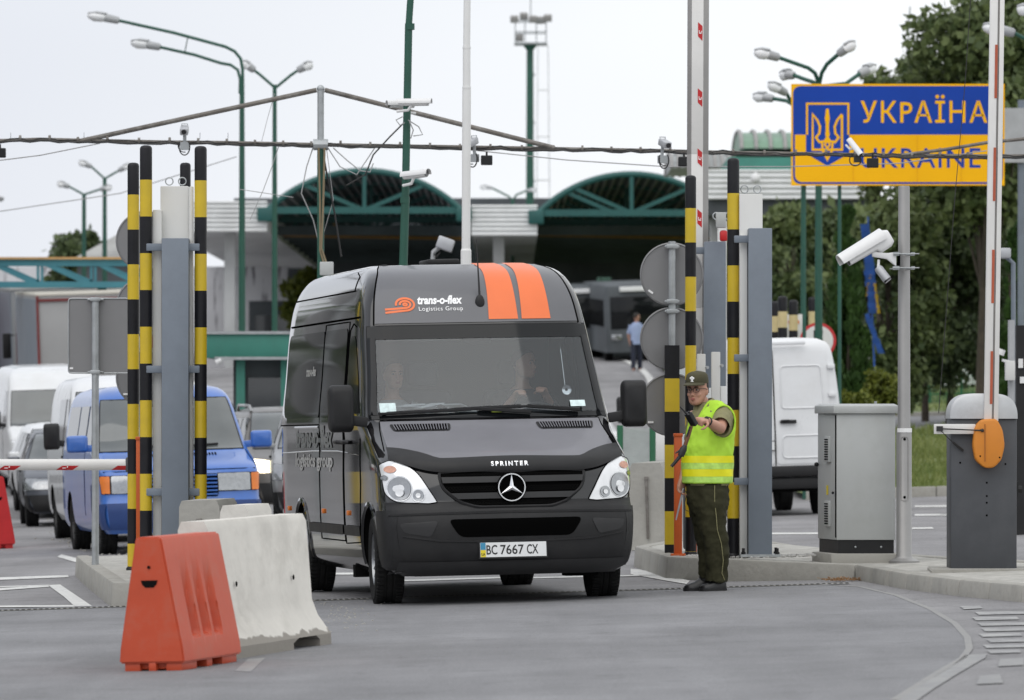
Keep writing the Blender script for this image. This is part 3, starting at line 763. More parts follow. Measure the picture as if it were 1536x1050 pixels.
# ================================================================== the black van in the middle
def black_van():
    t = thing('delivery_van', 'big black high-roof delivery van with two orange roof stripes, stopped beside the pointing guard', 'van', M=on_ground(-.135, 42.3, R(10.6)) @ Matrix.Rotation(R(.6), 4, 'Y'))
    tab = [  # z, nose, tail, half width, nose rounding, tail rounding
        (.23, -.80, 4.86, .90, .42, .10), (.30, -.91, 4.92, .955, .46, .10), (.42, -.962, 4.93, .98, .47, .1), (.60, -.975, 4.93, .992, .47, .1),
        (.70, -.955, 4.93, .995, .46, .1), (.74, -.935, 4.93, .995, .455, .1), (.78, -.90, 4.93, .996, .45, .1), (.86, -.885, 4.93, .996, .44, .1), (1.0, -.845, 4.93, .996, .43, .1),
        (1.09, -.785, 4.93, .995, .42, .1), (1.15, -.69, 4.93, .993, .41, .1), (1.22, -.51, 4.93, .99, .39, .1), (1.30, -.29, 4.925, .987, .36, .1),
        (1.38, -.09, 4.92, .991, .33, .1), (1.43, -.01, 4.915, .991, .31, .1), (1.47, .03, 4.91, .989, .30, .1), (1.80, .23, 4.88, .955, .30, .1),
        (2.17, .46, 4.84, .922, .30, .1), (2.22, .49, 4.83, .916, .30, .1), (2.40, .60, 4.79, .89, .31, .12), (2.54, .73, 4.72, .848, .32, .15),
        (2.63, .89, 4.62, .80, .33, .2), (2.685, 1.18, 4.5, .745, .33, .2), (2.71, 1.42, 4.38, .68, .32, .2), (2.722, 1.8, 4.2, .56, .3, .2)]
    s = Shell(tab, 3.0, 5.0); f = s.front; OF = (0, -1, .35)
    me = s.body(.045).mesh('body', [M['van_black']], smooth=34)
    me.materials.append(M['trim'])
    me = cut_arches(me, [(sg * .86, y, .36, .415, .7) for sg in (-1, 1) for y in (0, 3.665)], None)
    del_faces(me, lambda c, n: 1.47 < c.z < 2.17 and abs(c.x) < .925 * s.w(c.z) and c.y < s.yf(c.z) + .22)
    body = obj('body', me, None, t)
    for sg in (-1, 1):
        for y in (0, 3.665):
            wheel_parts(t, sg * .865, y, steer=R(-4) if y == 0 else 0, sg=sg, spokes=16)
    # underside
    m = MB(); m.box((0, 1.9, .30), (1.5, 5.2, .16)); m.box((.55, 2.2, .26), (.5, 1.0, .2)); m.box((0, 0, .33), (1.3, .16, .14)); m.box((0, 3.66, .34), (1.4, .14, .14))
    m.box((-.9, 1.05, .23), (.12, .12, .1)); m.box((.62, -.35, .24), (.25, .2, .1))
    obj('underbody', m, M['dark'], t)
    # roof cap
    m = MB()
    rc = lambda x, z: f(x * s.w(z), z)
    patch(m, rc, [(-.90, 2.215), (.90, 2.215), (.90, 2.7), (-.90, 2.7)], .004, (0, -1, 1), 20, 24)
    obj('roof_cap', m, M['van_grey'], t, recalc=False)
    for a, b, a2, b2 in ((.085, .325, .115, .315), (.355, .595, .375, .575)):
        m = MB(); patch(m, f, [(a, 2.235), (b, 2.235), (b2, 2.712), (a2, 2.712)], .008, (0, -1, 1), 22, 4)
        obj('stripe', m, M['vorange'], t, recalc=False)
    # roof lettering and swirl
    m = MB()
    vs, fs = fit_text('trans-o-flex', .365, .072, bold=.04, shear=.25); decal(m, f, vs, fs, -.475, 2.362, .008, OF)
    vs, fs = fit_text('Logistics Group', .355, .044, bold=.004, spacing=1.12); decal(m, f, vs, fs, -.47, 2.300, .008, OF)
    obj('lettering', m, M['vwhite'], t, smooth=0, recalc=False)
    m = MB(); cx, cz = -.575, 2.365
    def band(r, w, a0, a1, tail):
        pts = [(cx + r * 1.15 * math.cos(a0 + (a1 - a0) * i / 20), cz + r * .8 * math.sin(a0 + (a1 - a0) * i / 20)) for i in range(21)]
        if tail: pts += [tail]
        up = []; dn = []
        for i, p in enumerate(pts):
            a = Vector(pts[max(i - 1, 0)]); b = Vector(pts[min(i + 1, len(pts) - 1)]); d = (b - a).normalized(); n_ = Vector((-d.y, d.x)) * w
            up.append(offs(f, p[0] + n_.x, p[1] + n_.y, .008, OF)); dn.append(offs(f, p[0] - n_.x, p[1] - n_.y, .008, OF))
        k = len(pts); m.add(up + dn, [(i, i + 1, k + i + 1, k + i) for i in range(k - 1)])
    band(.062, .0085, R(190), R(-90), (-.735, 2.300)); band(.036, .0085, R(190), R(-90), (-.735, 2.326)); band(.012, .008, R(-90), R(270), None)
    obj('emblem', m, M['vorange'], t, smooth=0, recalc=False)
    # windscreen with its black border
    m = MB(); wp = [(-0.960 * s.w(1.45), 1.45), (0.960 * s.w(1.45), 1.45), (0.960 * s.w(2.185), 2.185), (-0.960 * s.w(2.185), 2.185)]
    patch(m, f, wp, .004, OF, 16, 24); ws = obj('windshield', m, M['screen'], t, recalc=False)
    m = MB()
    ww = lambda q, z: f(q * s.w(z), z)
    patch(m, ww, [(-0.960, 2.085), (0.960, 2.085), (0.960, 2.19), (-0.960, 2.19)], .007, OF, 6, 26)
    patch(m, ww, [(-0.960, 1.445), (0.960, 1.445), (0.960, 1.485), (-0.960, 1.485)], .007, OF, 4, 26)
    for sg in (-1, 1): patch(m, ww, sorted([(sg * 0.960, 1.48), (sg * .90, 1.48), (sg * .90, 2.1), (sg * 0.960, 2.1)]), .007, OF, 14, 3)
    fr = obj('windshield_frame', m, M['glass_dark'], t, recalc=False)
    m = MB(); seam(m, ww, [(-.965, 1.44), (-.965, 2.195), (.965, 2.195), (.965, 1.44)], .008, OF, sub=18); obj('windshield_seal', m, M['trim'], t)
    # hood, deflector
    zt = pchip([-1, -.86, -.68, -.54, 0, .54, .68, .86, 1], [1.215, 1.205, 1.165, 1.118, 1.128, 1.118, 1.165, 1.205, 1.215])
    zb = pchip([-1, -.92, -.86, -.62, -.5, 0, .5, .62, .86, .92, 1], [1.13, 1.125, 1.10, 1.03, 1.02, 1.032, 1.02, 1.03, 1.10, 1.125, 1.13])
    hood = lambda x, q: f(x, zt(x) + (1.428 - zt(x)) * q)
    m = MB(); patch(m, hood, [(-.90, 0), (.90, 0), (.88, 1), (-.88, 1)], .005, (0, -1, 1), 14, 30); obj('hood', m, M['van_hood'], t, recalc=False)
    m = MB(); defl = lambda x, q: f(x, zb(x) + (zt(x) - zb(x)) * q) + Vector((0, -.022 - .025 * math.sin(q * math.pi * .8), .006 + .012 * q))
    patch(m, defl, [(-.93, 0), (.93, 0), (.92, 1), (-.92, 1)], .004, (0, -1, .5), 8, 40); obj('hood_deflector', m, M['trim'], t, recalc=False)
    m = MB(); seam(m, f, [(-.885, 1.43), (-.905, 1.33), (-.93, 1.2)], .006, OF); seam(m, f, [(.885, 1.43), (.905, 1.33), (.93, 1.2)], .006, OF)
    seam(m, f, [(-.88, 1.432), (.88, 1.432)], .008, OF, sub=30)
    seam(m, ww, [(-.91, 2.205), (-.91, 2.7)], .005, (0, -1, 1), .004, sub=20); seam(m, ww, [(.91, 2.205), (.91, 2.7)], .005, (0, -1, 1), .004, sub=20)
    obj('panel_gap', m, M['intake'], t)
    m = MB(); vs, fs = fit_text('SPRINTER', .295, .030, bold=.03, spacing=1.5)
    d2 = lambda x, z: defl(x, (z - zb(x)) / (zt(x) - zb(x)))
    decal(m, d2, vs, fs, -.165, 1.058, .008, OF); obj('lettering', m, M['chrome'], t, smooth=0, recalc=False)
    for x0, x1 in ((-.80, -.36), (.36, .80)):
        m = MB(); e = rpoly([(x0, 1.345), (x1, 1.345), (x1 + .02, 1.40), (x0 - .02, 1.40)], .02); patch(m, f, e, .011, (0, -1, 1), 6, 12)
        v = obj('hood_vent', m, M['trim'], t, recalc=False)
        m = MB(); e = [(x0 + .02, 1.35), (x1 - .02, 1.35), (x1 - .005, 1.395), (x0 + .005, 1.395)]; patch(m, f, e, .014, (0, -1, 1), 4, 12)
        obj('vent_hole', m, M['intake'], v, recalc=False)
        m = MB()
        for i in range(20): seam(m, f, [(x0 + .02 + (x1 - x0 - .04) * i / 19, 1.350), (x0 + .01 + (x1 - x0 - .02) * i / 19, 1.395)], .0045, (0, -1, 1), .016, sub=3)
        obj('vent_slat', m, M['van_hood'], v)
    # wipers
    for pts in ([(-.88, 1.475), (-.10, 1.50), (-.10, 1.50)], [(-.28, 1.50), (.30, 1.515), (.62, 1.512)]):
        m = MB(); seam(m, f, pts[:2], .011, OF, .03, sub=10); seam(m, f, [pts[1], (pts[1][0] + .42, pts[1][1] - .035)], .016, OF, .035, sub=6)
        seam(m, f, [(pts[0][0], pts[0][1] + .015), (pts[1][0] - .05, pts[1][1] + .017)], .006, OF, .02, sub=8)
        obj('wiper', m, M['trim'], t)
    # grille
    m = MB(); gp = rpoly([(-.575, 1.022), (.575, 1.022), (.555, .90), (.36, .745), (-.36, .745), (-.555, .90)], [.03, .03, .12, .2, .2, .12], 6)
    patch(m, f, gp, .012, OF, 16, 20); g = obj('grille', m, M['intake'], t, recalc=False)
    m = MB()
    for z in (0.960, .838): patch(m, f, [(span(gp, z - .022)[0] + .012, z - .024), (span(gp, z - .022)[1] - .012, z - .024), (span(gp, z + .02)[1] - .012, z + .02), (span(gp, z + .02)[0] + .012, z + .02)], .030, OF, 4, 24)
    obj('grille_slat', m, M['grille'], g, recalc=False)
    m = MB()
    for zc in (.99, .892, .785):
        for dz in (-.014, 0, .014):
            a, b = span(gp, zc + dz); n = int((b - a) / .024)
            for i in range(n):
                x = a + .02 + (b - a - .04) * i / n
                seam(m, f, [(x, zc + dz - .007), (x + .012, zc + dz + .006), (x + .024, zc + dz - .007)], .0026, OF, .014, sub=1)
    obj('grille_mesh', m, M['dark'], g)
    m = MB(); seam(m, f, gp, .012, OF, .012, closed=True, sub=2); obj('grille_frame', m, M['trim'], g)
    # round three-pointed emblem
    c = offs(f, -.02, .892, .045, OF); Mx = Matrix.Translation(c) @ Matrix.Rotation(R(90), 4, 'X') @ Matrix.Rotation(0, 4, 'Z')
    m = MB(); m.lathe([(.10, -.03), (.118, -.01), (.112, .004), (.0, .004)], 40, Mx); e = obj('emblem', m, M['intake'], g)
    m = MB(); m.lathe([(.097, .004), (.100, .014), (.108, .014), (.111, .004)], 48, Mx, caps=False)
    for k in range(3):
        a = R(90 + 120 * k); b0 = a + R(60); b1 = a - R(60); ca = (.1 * math.cos(a), .1 * math.sin(a))
        p = [Vector((*ca, .008)), Vector((.019 * math.cos(b1), .019 * math.sin(b1), .006)), Vector((0, 0, .018)), Vector((.019 * math.cos(b0), .019 * math.sin(b0), .006))]
        m.add([Mx @ q for q in p], [(0, 1, 2), (0, 2, 3)], 0, True)
    obj('star', m, M['chrome'], e, recalc=False, smooth=20)
    # headlights
    for sg in (-1, 1):
        hp = [(sg * .985, 1.095), (sg * .90, 1.128), (sg * .745, 1.05), (sg * .595, .795), (sg * .66, .785), (sg * .90, .80), (sg * .965, .86)]
        hp = rpoly(hp, [.02, .05, .15, .012, .02, .06, .05], 4)
        m = MB(); patch(m, f, hp, .010, OF, 18, 14); h = obj('headlight', m, M['headlight_clear'], t, recalc=False)
        def disc(x, z, r, off, mt, nm, rz=None):
            q = MB(); pts = [offs(f, x + sg * 0 + r * math.cos(a * math.pi / 14), z + (rz or r) * math.sin(a * math.pi / 14), off, OF) for a in range(28)]
            ce = sum(pts, Vector()) / 28; q.add(pts + [ce + Vector((0, .004, 0))], [(i, (i + 1) % 28, 28) for i in range(28)]); obj(nm, q, mt, h, recalc=False)
        disc(sg * .865, .905, .088, .015, M['reflector'], 'lamp_ring', .098); disc(sg * .865, .905, .078, .019, M['lampbulb'], 'lamp_reflector', .088)
        disc(sg * .735, .85, .048, .015, M['reflector'], 'lamp_ring', .05); disc(sg * .735, .85, .04, .019, M['lampbulb'], 'lamp_reflector', .043)
        disc(sg * .865, .872, .028, .023, M['headlight_clear'], 'bulb'); disc(sg * .735, .85, .018, .023, M['headlight_clear'], 'bulb')
        disc(sg * .92, 1.052, .040, .016, M['amber_pale'], 'indicator', .026); disc(sg * 0.960, .99, .02, .016, M['lampbulb'], 'bulb')
        m = MB(); seam(m, f, hp, .004, OF, .010, closed=True, sub=2); obj('headlight_seal', m, M['intake'], h)
    # bumper
    m = MB(); patch(m, f, [(-.93, .24), (.93, .24), (.93, .735), (-.93, .735)], .014, OF, 14, 34)
    for sg in (-1, 1):
        patch(m, s.side(sg), [(-.80, .24), (-.40, .30), (-.42, .735), (-.80, .735)], .014, (sg, -.4, 0), 12, 8)
    patch(m, f, [(-.965, .725), (.965, .725), (.965, .80), (-.965, .80)], .008, OF, 4, 34)  # matt strip added over the ledge to hide its bright glint
    bu = obj('front_bumper', m, M['trim'], t, recalc=False)
    m = MB(); patch(m, f, rpoly([(-.53, .66), (.53, .66), (.44, .525), (-.44, .525)], .05), .018, OF, 8, 16); obj('air_intake', m, M['intake'], bu, recalc=False)
    for sg in (-1, 1):
        m = MB(); e = [(sg * .885, .635), (sg * .60, .65), (sg * .66, .53), (sg * .85, .565)]; patch(m, f, rpoly(e, .03), .018, OF, 6, 10); obj('fog_recess', m, M['grille'], bu, recalc=False)
    m = MB(); patch(m, f, [(-.90, .24), (.90, .24), (.88, .345), (-.88, .345)], .020, OF, 5, 26); obj('bumper_lip', m, M['grille'], bu, recalc=False)
    m = MB(); seam(m, f, [(-.95, .70), (-.6, .705), (0, .71), (.6, .705), (.95, .70)], .012, OF, .012, sub=8)
    seam(m, f, [(-.86, .54), (-.6, .50), (-.3, .49), (.3, .49), (.6, .50), (.86, .54)], .010, OF, .014, sub=6); obj('bumper_crease', m, M['trim'], bu)
    pm = Matrix.Translation(offs(f, -.03, .425, .03, OF)) @ Matrix.Rotation(R(-6), 4, 'X')
    plate_parts(t, pm, [('BC', .085), ('7667', .185), ('CX', .09)])
    # sides
    for sg in (-1, 1):
        sd = s.side(sg); O = (sg, 0, .1); side_map = sd
        m = MB(); patch(m, sd, rpoly([(.43, 1.50), (1.20, 1.50), (1.20, 2.13), (.93, 2.13)], [.05, .06, .1, .1]), .004, O, 12, 8); obj('door_window', m, M['glass_dark'], t, recalc=False)
        m = MB(); patch(m, sd, rpoly([(1.36, 1.48), (2.56, 1.48), (2.56, 2.20), (1.36, 2.20)], .09), .005, O, 12, 10)
        patch(m, sd, rpoly([(2.63, 1.48), (4.70, 1.48), (4.66, 2.20), (2.63, 2.20)], [.06, .18, .12, .06]), .005, O, 12, 14); obj('side_window', m, M['glass_dark'], t, recalc=False)
        m = MB()
        seam(m, sd, [(.44, 1.30), (.40, .95), (.50, .47), (1.27, .45), (1.27, 2.05), (1.24, 2.18), (1.1, 2.23), (.93, 2.2)], .006, O, sub=10)
        seam(m, sd, [(1.31, .47), (1.31, 2.25), (2.6, 2.25), (2.6, .47)], .006, O, closed=True, sub=10)
        seam(m, sd, [(.80, 2.275), (4.80, 2.275)], .009, O, sub=24); seam(m, sd, [(1.30, 2.50), (4.66, 2.50)], .007, O, sub=24)
        seam(m, sd, [(1.36, 2.50), (1.42, 2.62), (1.7, 2.66)], .006, O, sub=6); seam(m, sd, [(2.65, 1.42), (4.85, 1.42)], .006, O, sub=10)
        obj('panel_gap', m, M['intake'], t)
        for ya, yb in ((.46, 1.25), (1.33, 3.2), (4.12, 4.8)): m = MB(); patch(m, sd, [(ya, .52), (yb, .52), (yb, .60), (ya, .60)], .014, O, 3, 8); obj('side_moulding', m, M['trim'], t, recalc=False)
        for y in (1.05, 1.42):
            m = MB(); m.tube([sd(y - .09, 1.27) + Vector((sg * .01, 0, 0)), sd(y - .06, 1.275) + Vector((sg * .045, 0, 0)), sd(y + .07, 1.275) + Vector((sg * .045, 0, 0)), sd(y + .1, 1.27) + Vector((sg * .01, 0, 0))], .016, 8); obj('door_handle', m, M['trim'], t)
        m = MB()
        for y in (1.05, 2.4, 4.4): m.box(sd(y, .70) + Vector((sg * .006, 0, 0)), (.02, .07, .04))
        obj('marker_lamp', m, M['amber'], t, bevel=.004)
        m = MB(); seam(m, sd, [(.5, 1.17), (1.6, 1.20), (3.0, 1.20), (4.8, 1.18)], .007, O, -.004, sub=10); seam(m, sd, [(2.66, 1.40), (4.0, 1.40)], .012, O, -.002, sub=8); obj('crease_line', m, M['van_black'], t)
        for yc in (0, 3.665):
            m = MB(); pts = [(yc + .425 * math.cos(a), .36 + .425 * math.sin(a)) for a in [R(-8 + 196 * i / 22) for i in range(23)]]
            seam(m, sd, pts, .02, O, -.002, sub=1); obj('wheel_arch', m, M['van_black'], t)
        mirror_parts(t, sg * 1.185, .12, 1.54, sg, [M['trim'], M['trim']], .20, .375, .15, .11)
        m = MB(); fl = sg < 0
        vs, fs = fit_text('trans-o-flex', 2.1, .19, bold=.03, shear=.2); decal(m, sd, vs, fs, 3.95 if fl else 1.7, 1.225, .006, O, flip=fl); obj('lettering', m, M['letter_grey'], t, smooth=0, recalc=False)
        m = MB(); vs, fs = fit_text('logistics group', 2.1, .15, bold=.03); decal(m, sd, vs, fs, 3.95 if fl else 1.7, 1.03, .006, O, flip=fl)
        vs, fs = fit_text('trans-o-flex', .55, .085, bold=.03); decal(m, sd, vs, fs, 3.5 if fl else 2.9, 1.83, .009, O, flip=fl); obj('lettering', m, M['letter_pale'], t, smooth=0, recalc=False)
        m = MB(); patch(m, s.rear, [(sg * .80, 1.0), (sg * .96, 1.0), (sg * .96, 1.35), (sg * .80, 1.35)], .006, (0, 1, 0), 4, 4); obj('rear_light', m, M['ring_red'], t, recalc=False)
    # aerials on the roof edge
    c = offs(f, .03, 2.37, .0, OF); m = MB(); m.ball(c, (.04, .03, .07), 12, 8); m.tube([c + Vector((0, 0, .03)), c + Vector((.0, .10, .52))], [.010, .003], 6); obj('antenna', m, M['trim'], t)
    m = MB(); m.box((.02, 2.4, 2.755), (.26, .5, .05)); m.box((-.6, 2.2, 2.70), (.05, 1.6, .03)); obj('roof_vent', m, M['trim'], t, bevel=.012)
    # cabin
    m = MB(); prof = [(.10, 1.30), (.10, 1.43), (.30, 1.475), (.55, 1.47), (.70, 1.40), (.74, 1.15), (.6, 1.0), (.2, 1.0)]
    m.loft([[Vector((x, a, z)) for a, z in prof] for x in (-.86, -.4, 0, .4, .86)]); ds = obj('dashboard', m, M['interior'], t)
    m = MB(); m.box((.48, .55, 1.49), (.42, .24, .08)); obj('instrument_hood', m, M['interior'], ds, bevel=.03)
    m = MB(); m.box((-.79, .35, 1.53), (.13, .005, .09), 0, Matrix.Rotation(R(-35), 3, 'X')); obj('sticker', m, M['sticker'], ws); ws.children[0].location = (-.02, -.22, .01)
    m = MB(); m.box((.72, .10, 1.55), (.12, .004, .065), 0, Matrix.Rotation(R(-42), 3, 'X')); obj('sticker', m, M['sticker'], ws)
    m = MB(); m.ball((.1, .3, 1.48), (.045, .03, .05), 10, 6); obj('toy', m, M['lime'], ds)
    m = MB()
    for i in range(14): m.box((-.62 + .5 * rng.random(), .25 + .2 * rng.random(), 1.485 + .006 * i), (.24, .17, .006), 0, Matrix.Rotation(rng.random() * 3, 3, 'Z') @ Matrix.Rotation(R(rng.uniform(-14, 14)), 3, 'Y'))
    obj('papers', m, M['tissue'], ds)
    m = MB(); Mw = Matrix.Translation((.48, .78, 1.42)) @ Matrix.Rotation(R(-38), 4, 'X')
    m.tube([Mw @ Vector((.22 * math.cos(a * math.pi / 16), .22 * math.sin(a * math.pi / 16), 0)) for a in range(33)], .017, 8, caps=False); m.bar(Mw @ Vector((-.2, 0, 0)), Mw @ Vector((.2, 0, 0)), .05, .02); obj('steering_wheel', m, M['trim'], t)
    for x, w in ((.48, .5), (-.5, .9)):
        m = MB(); m.box((x, 1.30, .95), (w, .5, .16)); m.box((x, 1.56, 1.34), (w, .16, .68)); obj('seat', m, M['seat'], t, bevel=.05)
    m = MB()
    for x in (.48, -.28, -.72): m.box((x, 1.57, 1.82), (.26, .1, .2))
    obj('headrest', m, M['seat'], t, bevel=.04)
    m = MB(); m.box((0, 2.0, 1.45), (1.72, .03, 1.6)); obj('partition', m, M['interior'], t)
    m = MB(); m.box((0, .62, 2.08), (.24, .05, .07)); obj('rear_view_mirror', m, M['trim'], t, bevel=.015)
    m = MB(); m.box((-.4, .88, 2.15), (.62, .26, .02), 0, Matrix.Rotation(R(30), 3, 'X')); m.box((.45, .88, 2.15), (.62, .26, .02), 0, Matrix.Rotation(R(30), 3, 'X')); obj('sun_visor', m, M['tarp_light'], t, bevel=.008)
    m = MB(); m.lathe([(.012, 0), (.035, .004), (.04, .02)], 18, Matrix.Translation((.67, .30, 1.66)) @ Matrix.Rotation(R(90), 4, 'X'), caps=False); m.tube([(.67, .36, 1.69), (.67, .55, 2.05)], .004, 5); obj('pendant', m, M['chrome'], t)
    return t
VAN = black_van()
# ================================================================== the other vehicles
def common_wheels(t, xs, ys, r, w, rim):
    for y in ys:
        for sg in (-1, 1): wheel_parts(t, sg * xs, y, r, w, rim, 8, 0, sg=sg)

def wipers(t, f, s, z, sp):
    m = MB()
    for a, b in sp: seam(m, f, [(a, z), (b, z + .02)], .012, (0, -1, .4), .02, sub=6)
    obj('wiper', m, M['trim'], t)

def generic(name, label, cat, X, Y, yaw, tab, paint, wb, arch_r, wr, ww, zb, n=3.0, nr=4.0, group=None, glass='glass_grey', rim='rim_dark', wtrack=None, side_wins=(), screen=None, bumper=None, bump_mat='trim', lamps=(), grille=None, mirror=None, mirror_mat='trim', plate=None, rear=None):
    t = thing(name, label, cat, M=on_ground(X, Y, yaw), group=group); s = Shell(tab, n, nr); f = s.front; O = (0, -1, .35)
    me = s.body(.06, nf=10, ns=12, nb=6).mesh('body', [paint], smooth=34)
    wx = (wtrack or s.w(.6) - ww / 2 - .02)
    me = cut_arches(me, [(sg * wx, y, wr + .02, arch_r, .62) for sg in (-1, 1) for y in (0, wb)], None)
    obj('body', me, None, t)
    m = MB(); m.box((0, wb / 2, zb), (1.25, wb + .9, .16)); obj('underbody', m, M['dark'], t)
    common_wheels(t, wx, (0, wb), wr, ww, M[rim])
    q = lambda k, z: f(k * s.w(z), z)
    if screen:
        z0, z1, kx = screen
        m = MB(); patch(m, q, rpoly([(-kx, z0), (kx, z0), (kx, z1), (-kx, z1)], .03), .006, O, 12, 20); w = obj('windshield', m, M[glass], t, recalc=False)
        m = MB(); seam(m, q, [(-kx, z0), (kx, z0), (kx, z1), (-kx, z1)], .012, O, closed=True, sub=12); obj('windshield_seal', m, M['trim'], w)
        wipers(t, f, s, z0 + .03, ((-.5 * s.w(z0), -.02), (.05, .6 * s.w(z0))))
    for sg in (-1, 1):
        sd = s.side(sg)
        for poly in side_wins:
            m = MB(); patch(m, sd, rpoly(poly, .05), .006, (sg, 0, .2), 10, 8); obj('side_window', m, M['glass_dark'], t, recalc=False)
        m = MB()
        if side_wins:
            y = side_wins[0][1][0] + .04; seam(m, sd, [(y, zb + .12), (y, side_wins[0][2][1])], .006, (sg, 0, 0), sub=8)
            seam(m, sd, [(.42, .8), (.42, zb + .15)], .006, (sg, 0, 0), sub=4)
            obj('panel_gap', m, M['intake'], t)
            m = MB(); m.box(sd(y - .14, side_wins[0][0][1] - .12) + Vector((sg * .015, 0, 0)), (.03, .16, .035)); obj('door_handle', m, M['trim'], t, bevel=.01)
        if mirror:
            mx, my, mz, mw, mh = mirror; mirror_parts(t, sg * mx, my, mz, sg, [M[mirror_mat], M[mirror_mat]], mw, mh, .12, .1)
        for (nm, poly, mt) in lamps:
            m = MB(); patch(m, f, rpoly([(sg * a, z) for a, z in poly], .02), .012, O, 6, 8); h = obj(nm, m, M[mt], t, recalc=False)
            m = MB(); seam(m, f, [(sg * a, z) for a, z in poly], .006, O, .01, closed=True, sub=2); obj('lamp_seal', m, M['trim'], h)
    if bumper:
        z0, z1 = bumper
        m = MB(); patch(m, f, [(-.93 * s.w(z0), z0), (.93 * s.w(z0), z0), (.93 * s.w(z1), z1), (-.93 * s.w(z1), z1)], .02, O, 6, 20)
        for sg in (-1, 1): patch(m, s.side(sg), [(s.yf(z0) + s.cf(z0) * .42, z0), (-arch_r - .02, z0), (-arch_r - .02, z1), (s.yf(z1) + s.cf(z1) * .42, z1)], .02, (sg, -.3, 0), 4, 4)
        b = obj('front_bumper', m, M[bump_mat], t, recalc=False)
    if grille:
        poly, mt, ns = grille
        m = MB(); patch(m, f, rpoly(poly, .03), .010, O, 8, 12); g = obj('grille', m, M['intake'], t, recalc=False)
        z0 = min(p[1] for p in poly); z1 = max(p[1] for p in poly); m = MB()
        for i in range(ns):
            z = z0 + (z1 - z0) * (i + .5) / ns; a, b_ = span(poly, z); seam(m, f, [(a + .01, z), (b_ - .01, z)], .012, O, .018, sub=12)
        obj('grille_slat', m, M[mt], g)
    if plate:
        plate_parts(t, Matrix.Translation(offs(f, 0, plate[1], .035, O)), plate[0])
    return t, s

Y11 = R(11)
# blue minibus at the barrier arm
t, s = generic('blue_van', 'blue passenger van with black plastic grille waiting behind the red and white barrier arm', 'van', -3.90, 61.9, R(10.5),
    [(.24, -.74, 3.75, .84, .25, .15), (.34, -.80, 3.86, .90, .27, .15), (.55, -.82, 3.88, .92, .28, .15), (.62, -.78, 3.88, .92, .28, .15), (.90, -.72, 3.88, .92, .27, .15), (.97, -.66, 3.88, .918, .27, .15),
     (1.05, -.42, 3.87, .915, .27, .15), (1.13, -.10, 3.86, .91, .26, .15), (1.17, .02, 3.86, .905, .25, .15), (1.5, .40, 3.82, .85, .25, .15), (1.76, .70, 3.77, .80, .25, .18), (1.83, .80, 3.72, .77, .26, .2), (1.90, .98, 3.6, .70, .28, .22), (1.94, 1.25, 3.4, .58, .3, .25), (1.95, 1.5, 3.2, .45, .3, .25)],
    M['blue'], 2.92, .37, .32, .205, .32, nr=5, side_wins=([(.42, 1.20), (1.12, 1.20), (1.12, 1.72), (.86, 1.72)], [(1.25, 1.20), (2.15, 1.20), (2.15, 1.72), (1.25, 1.72)], [(2.25, 1.20), (3.5, 1.20), (3.4, 1.72), (2.25, 1.72)]),
    screen=(1.175, 1.78, .93), bumper=(.30, .58), bump_mat='blue_low', lamps=(('headlight', [(.80, .90), (.42, .90), (.42, .70), (.80, .70)], 'lampbulb'), ('indicator', [(.915, .90), (.81, .90), (.81, .70), (.90, .70)], 'amber')),
    grille=([(-.42, .90), (.42, .90), (.42, .64), (-.42, .64)], 'blue', 6), mirror=(1.08, .30, 1.28, .25, .20), mirror_mat='blue')
m = MB(); f = s.front
seam(m, f, [(-.86, 1.16), (-.9, .98)], .006, (0, -1, .5)); seam(m, f, [(.86, 1.16), (.9, .98)], .006, (0, -1, .5)); seam(m, f, [(-.88, .95), (.88, .95)], .006, (0, -1, .5), sub=12)
obj('panel_gap', m, M['intake'], t)
m = MB()
for x0 in (-.5, .2):
    for i in range(9): m.bar(f(x0 + i * .035, 1.11) + Vector((0, -.004, .006)), f(x0 + i * .035, 1.135) + Vector((0, -.004, .006)), .014, .006)
obj('hood_vent', m, M['intake'], t)

lowvan = [(.26, -.80, 3.9, .86, .34, .12), (.40, -.88, 3.96, .93, .38, .12), (.70, -.86, 3.97, .95, .4, .12), (.95, -.76, 3.97, .95, .4, .12), (1.05, -.55, 3.97, .948, .38, .12), (1.14, -.24, 3.96, .945, .34, .12), (1.19, -.08, 3.96, .94, .3, .12),
          (1.6, .36, 3.92, .89, .3, .12), (1.95, .78, 3.86, .83, .3, .15), (2.05, .95, 3.8, .79, .3, .2), (2.12, 1.2, 3.66, .70, .3, .25), (2.15, 1.6, 3.4, .5, .3, .25)]
generic('panel_van', 'white low-roof van with a black mirror, squeezed in left of the blue van', 'van', -4.70, 68.6, R(9.4), lowvan, M['vanwhite'], 3.1, .38, .33, .21, .34, nr=6,
    side_wins=([(.45, 1.22), (1.2, 1.22), (1.2, 1.85), (.92, 1.85)], [(1.35, 1.22), (2.3, 1.22), (2.3, 1.85), (1.35, 1.85)]), screen=(1.2, 1.93, .93), bumper=(.30, .62),
    lamps=(('headlight', [(.90, 1.0), (.55, .98), (.58, .78), (.92, .76)], 'headlight_clear'),), grille=([(-.5, .92), (.5, .92), (.45, .75), (-.45, .75)], 'chrome', 2), mirror=(1.16, .25, 1.37, .21, .34))
tallvan = [(.28, -.82, 4.6, .90, .36, .12), (.42, -.90, 4.68, .97, .4, .12), (.75, -.90, 4.7, .99, .4, .12), (1.05, -.82, 4.7, .99, .4, .12), (1.17, -.66, 4.7, .99, .38, .12), (1.28, -.36, 4.69, .985, .34, .12), (1.36, -.14, 4.69, .98, .3, .12),
           (1.75, .22, 4.64, .93, .3, .12), (2.1, .54, 4.58, .88, .3, .15), (2.32, .84, 4.5, .84, .3, .2), (2.46, 1.2, 4.4, .74, .3, .25), (2.5, 1.6, 4.2, .55, .3, .25)]
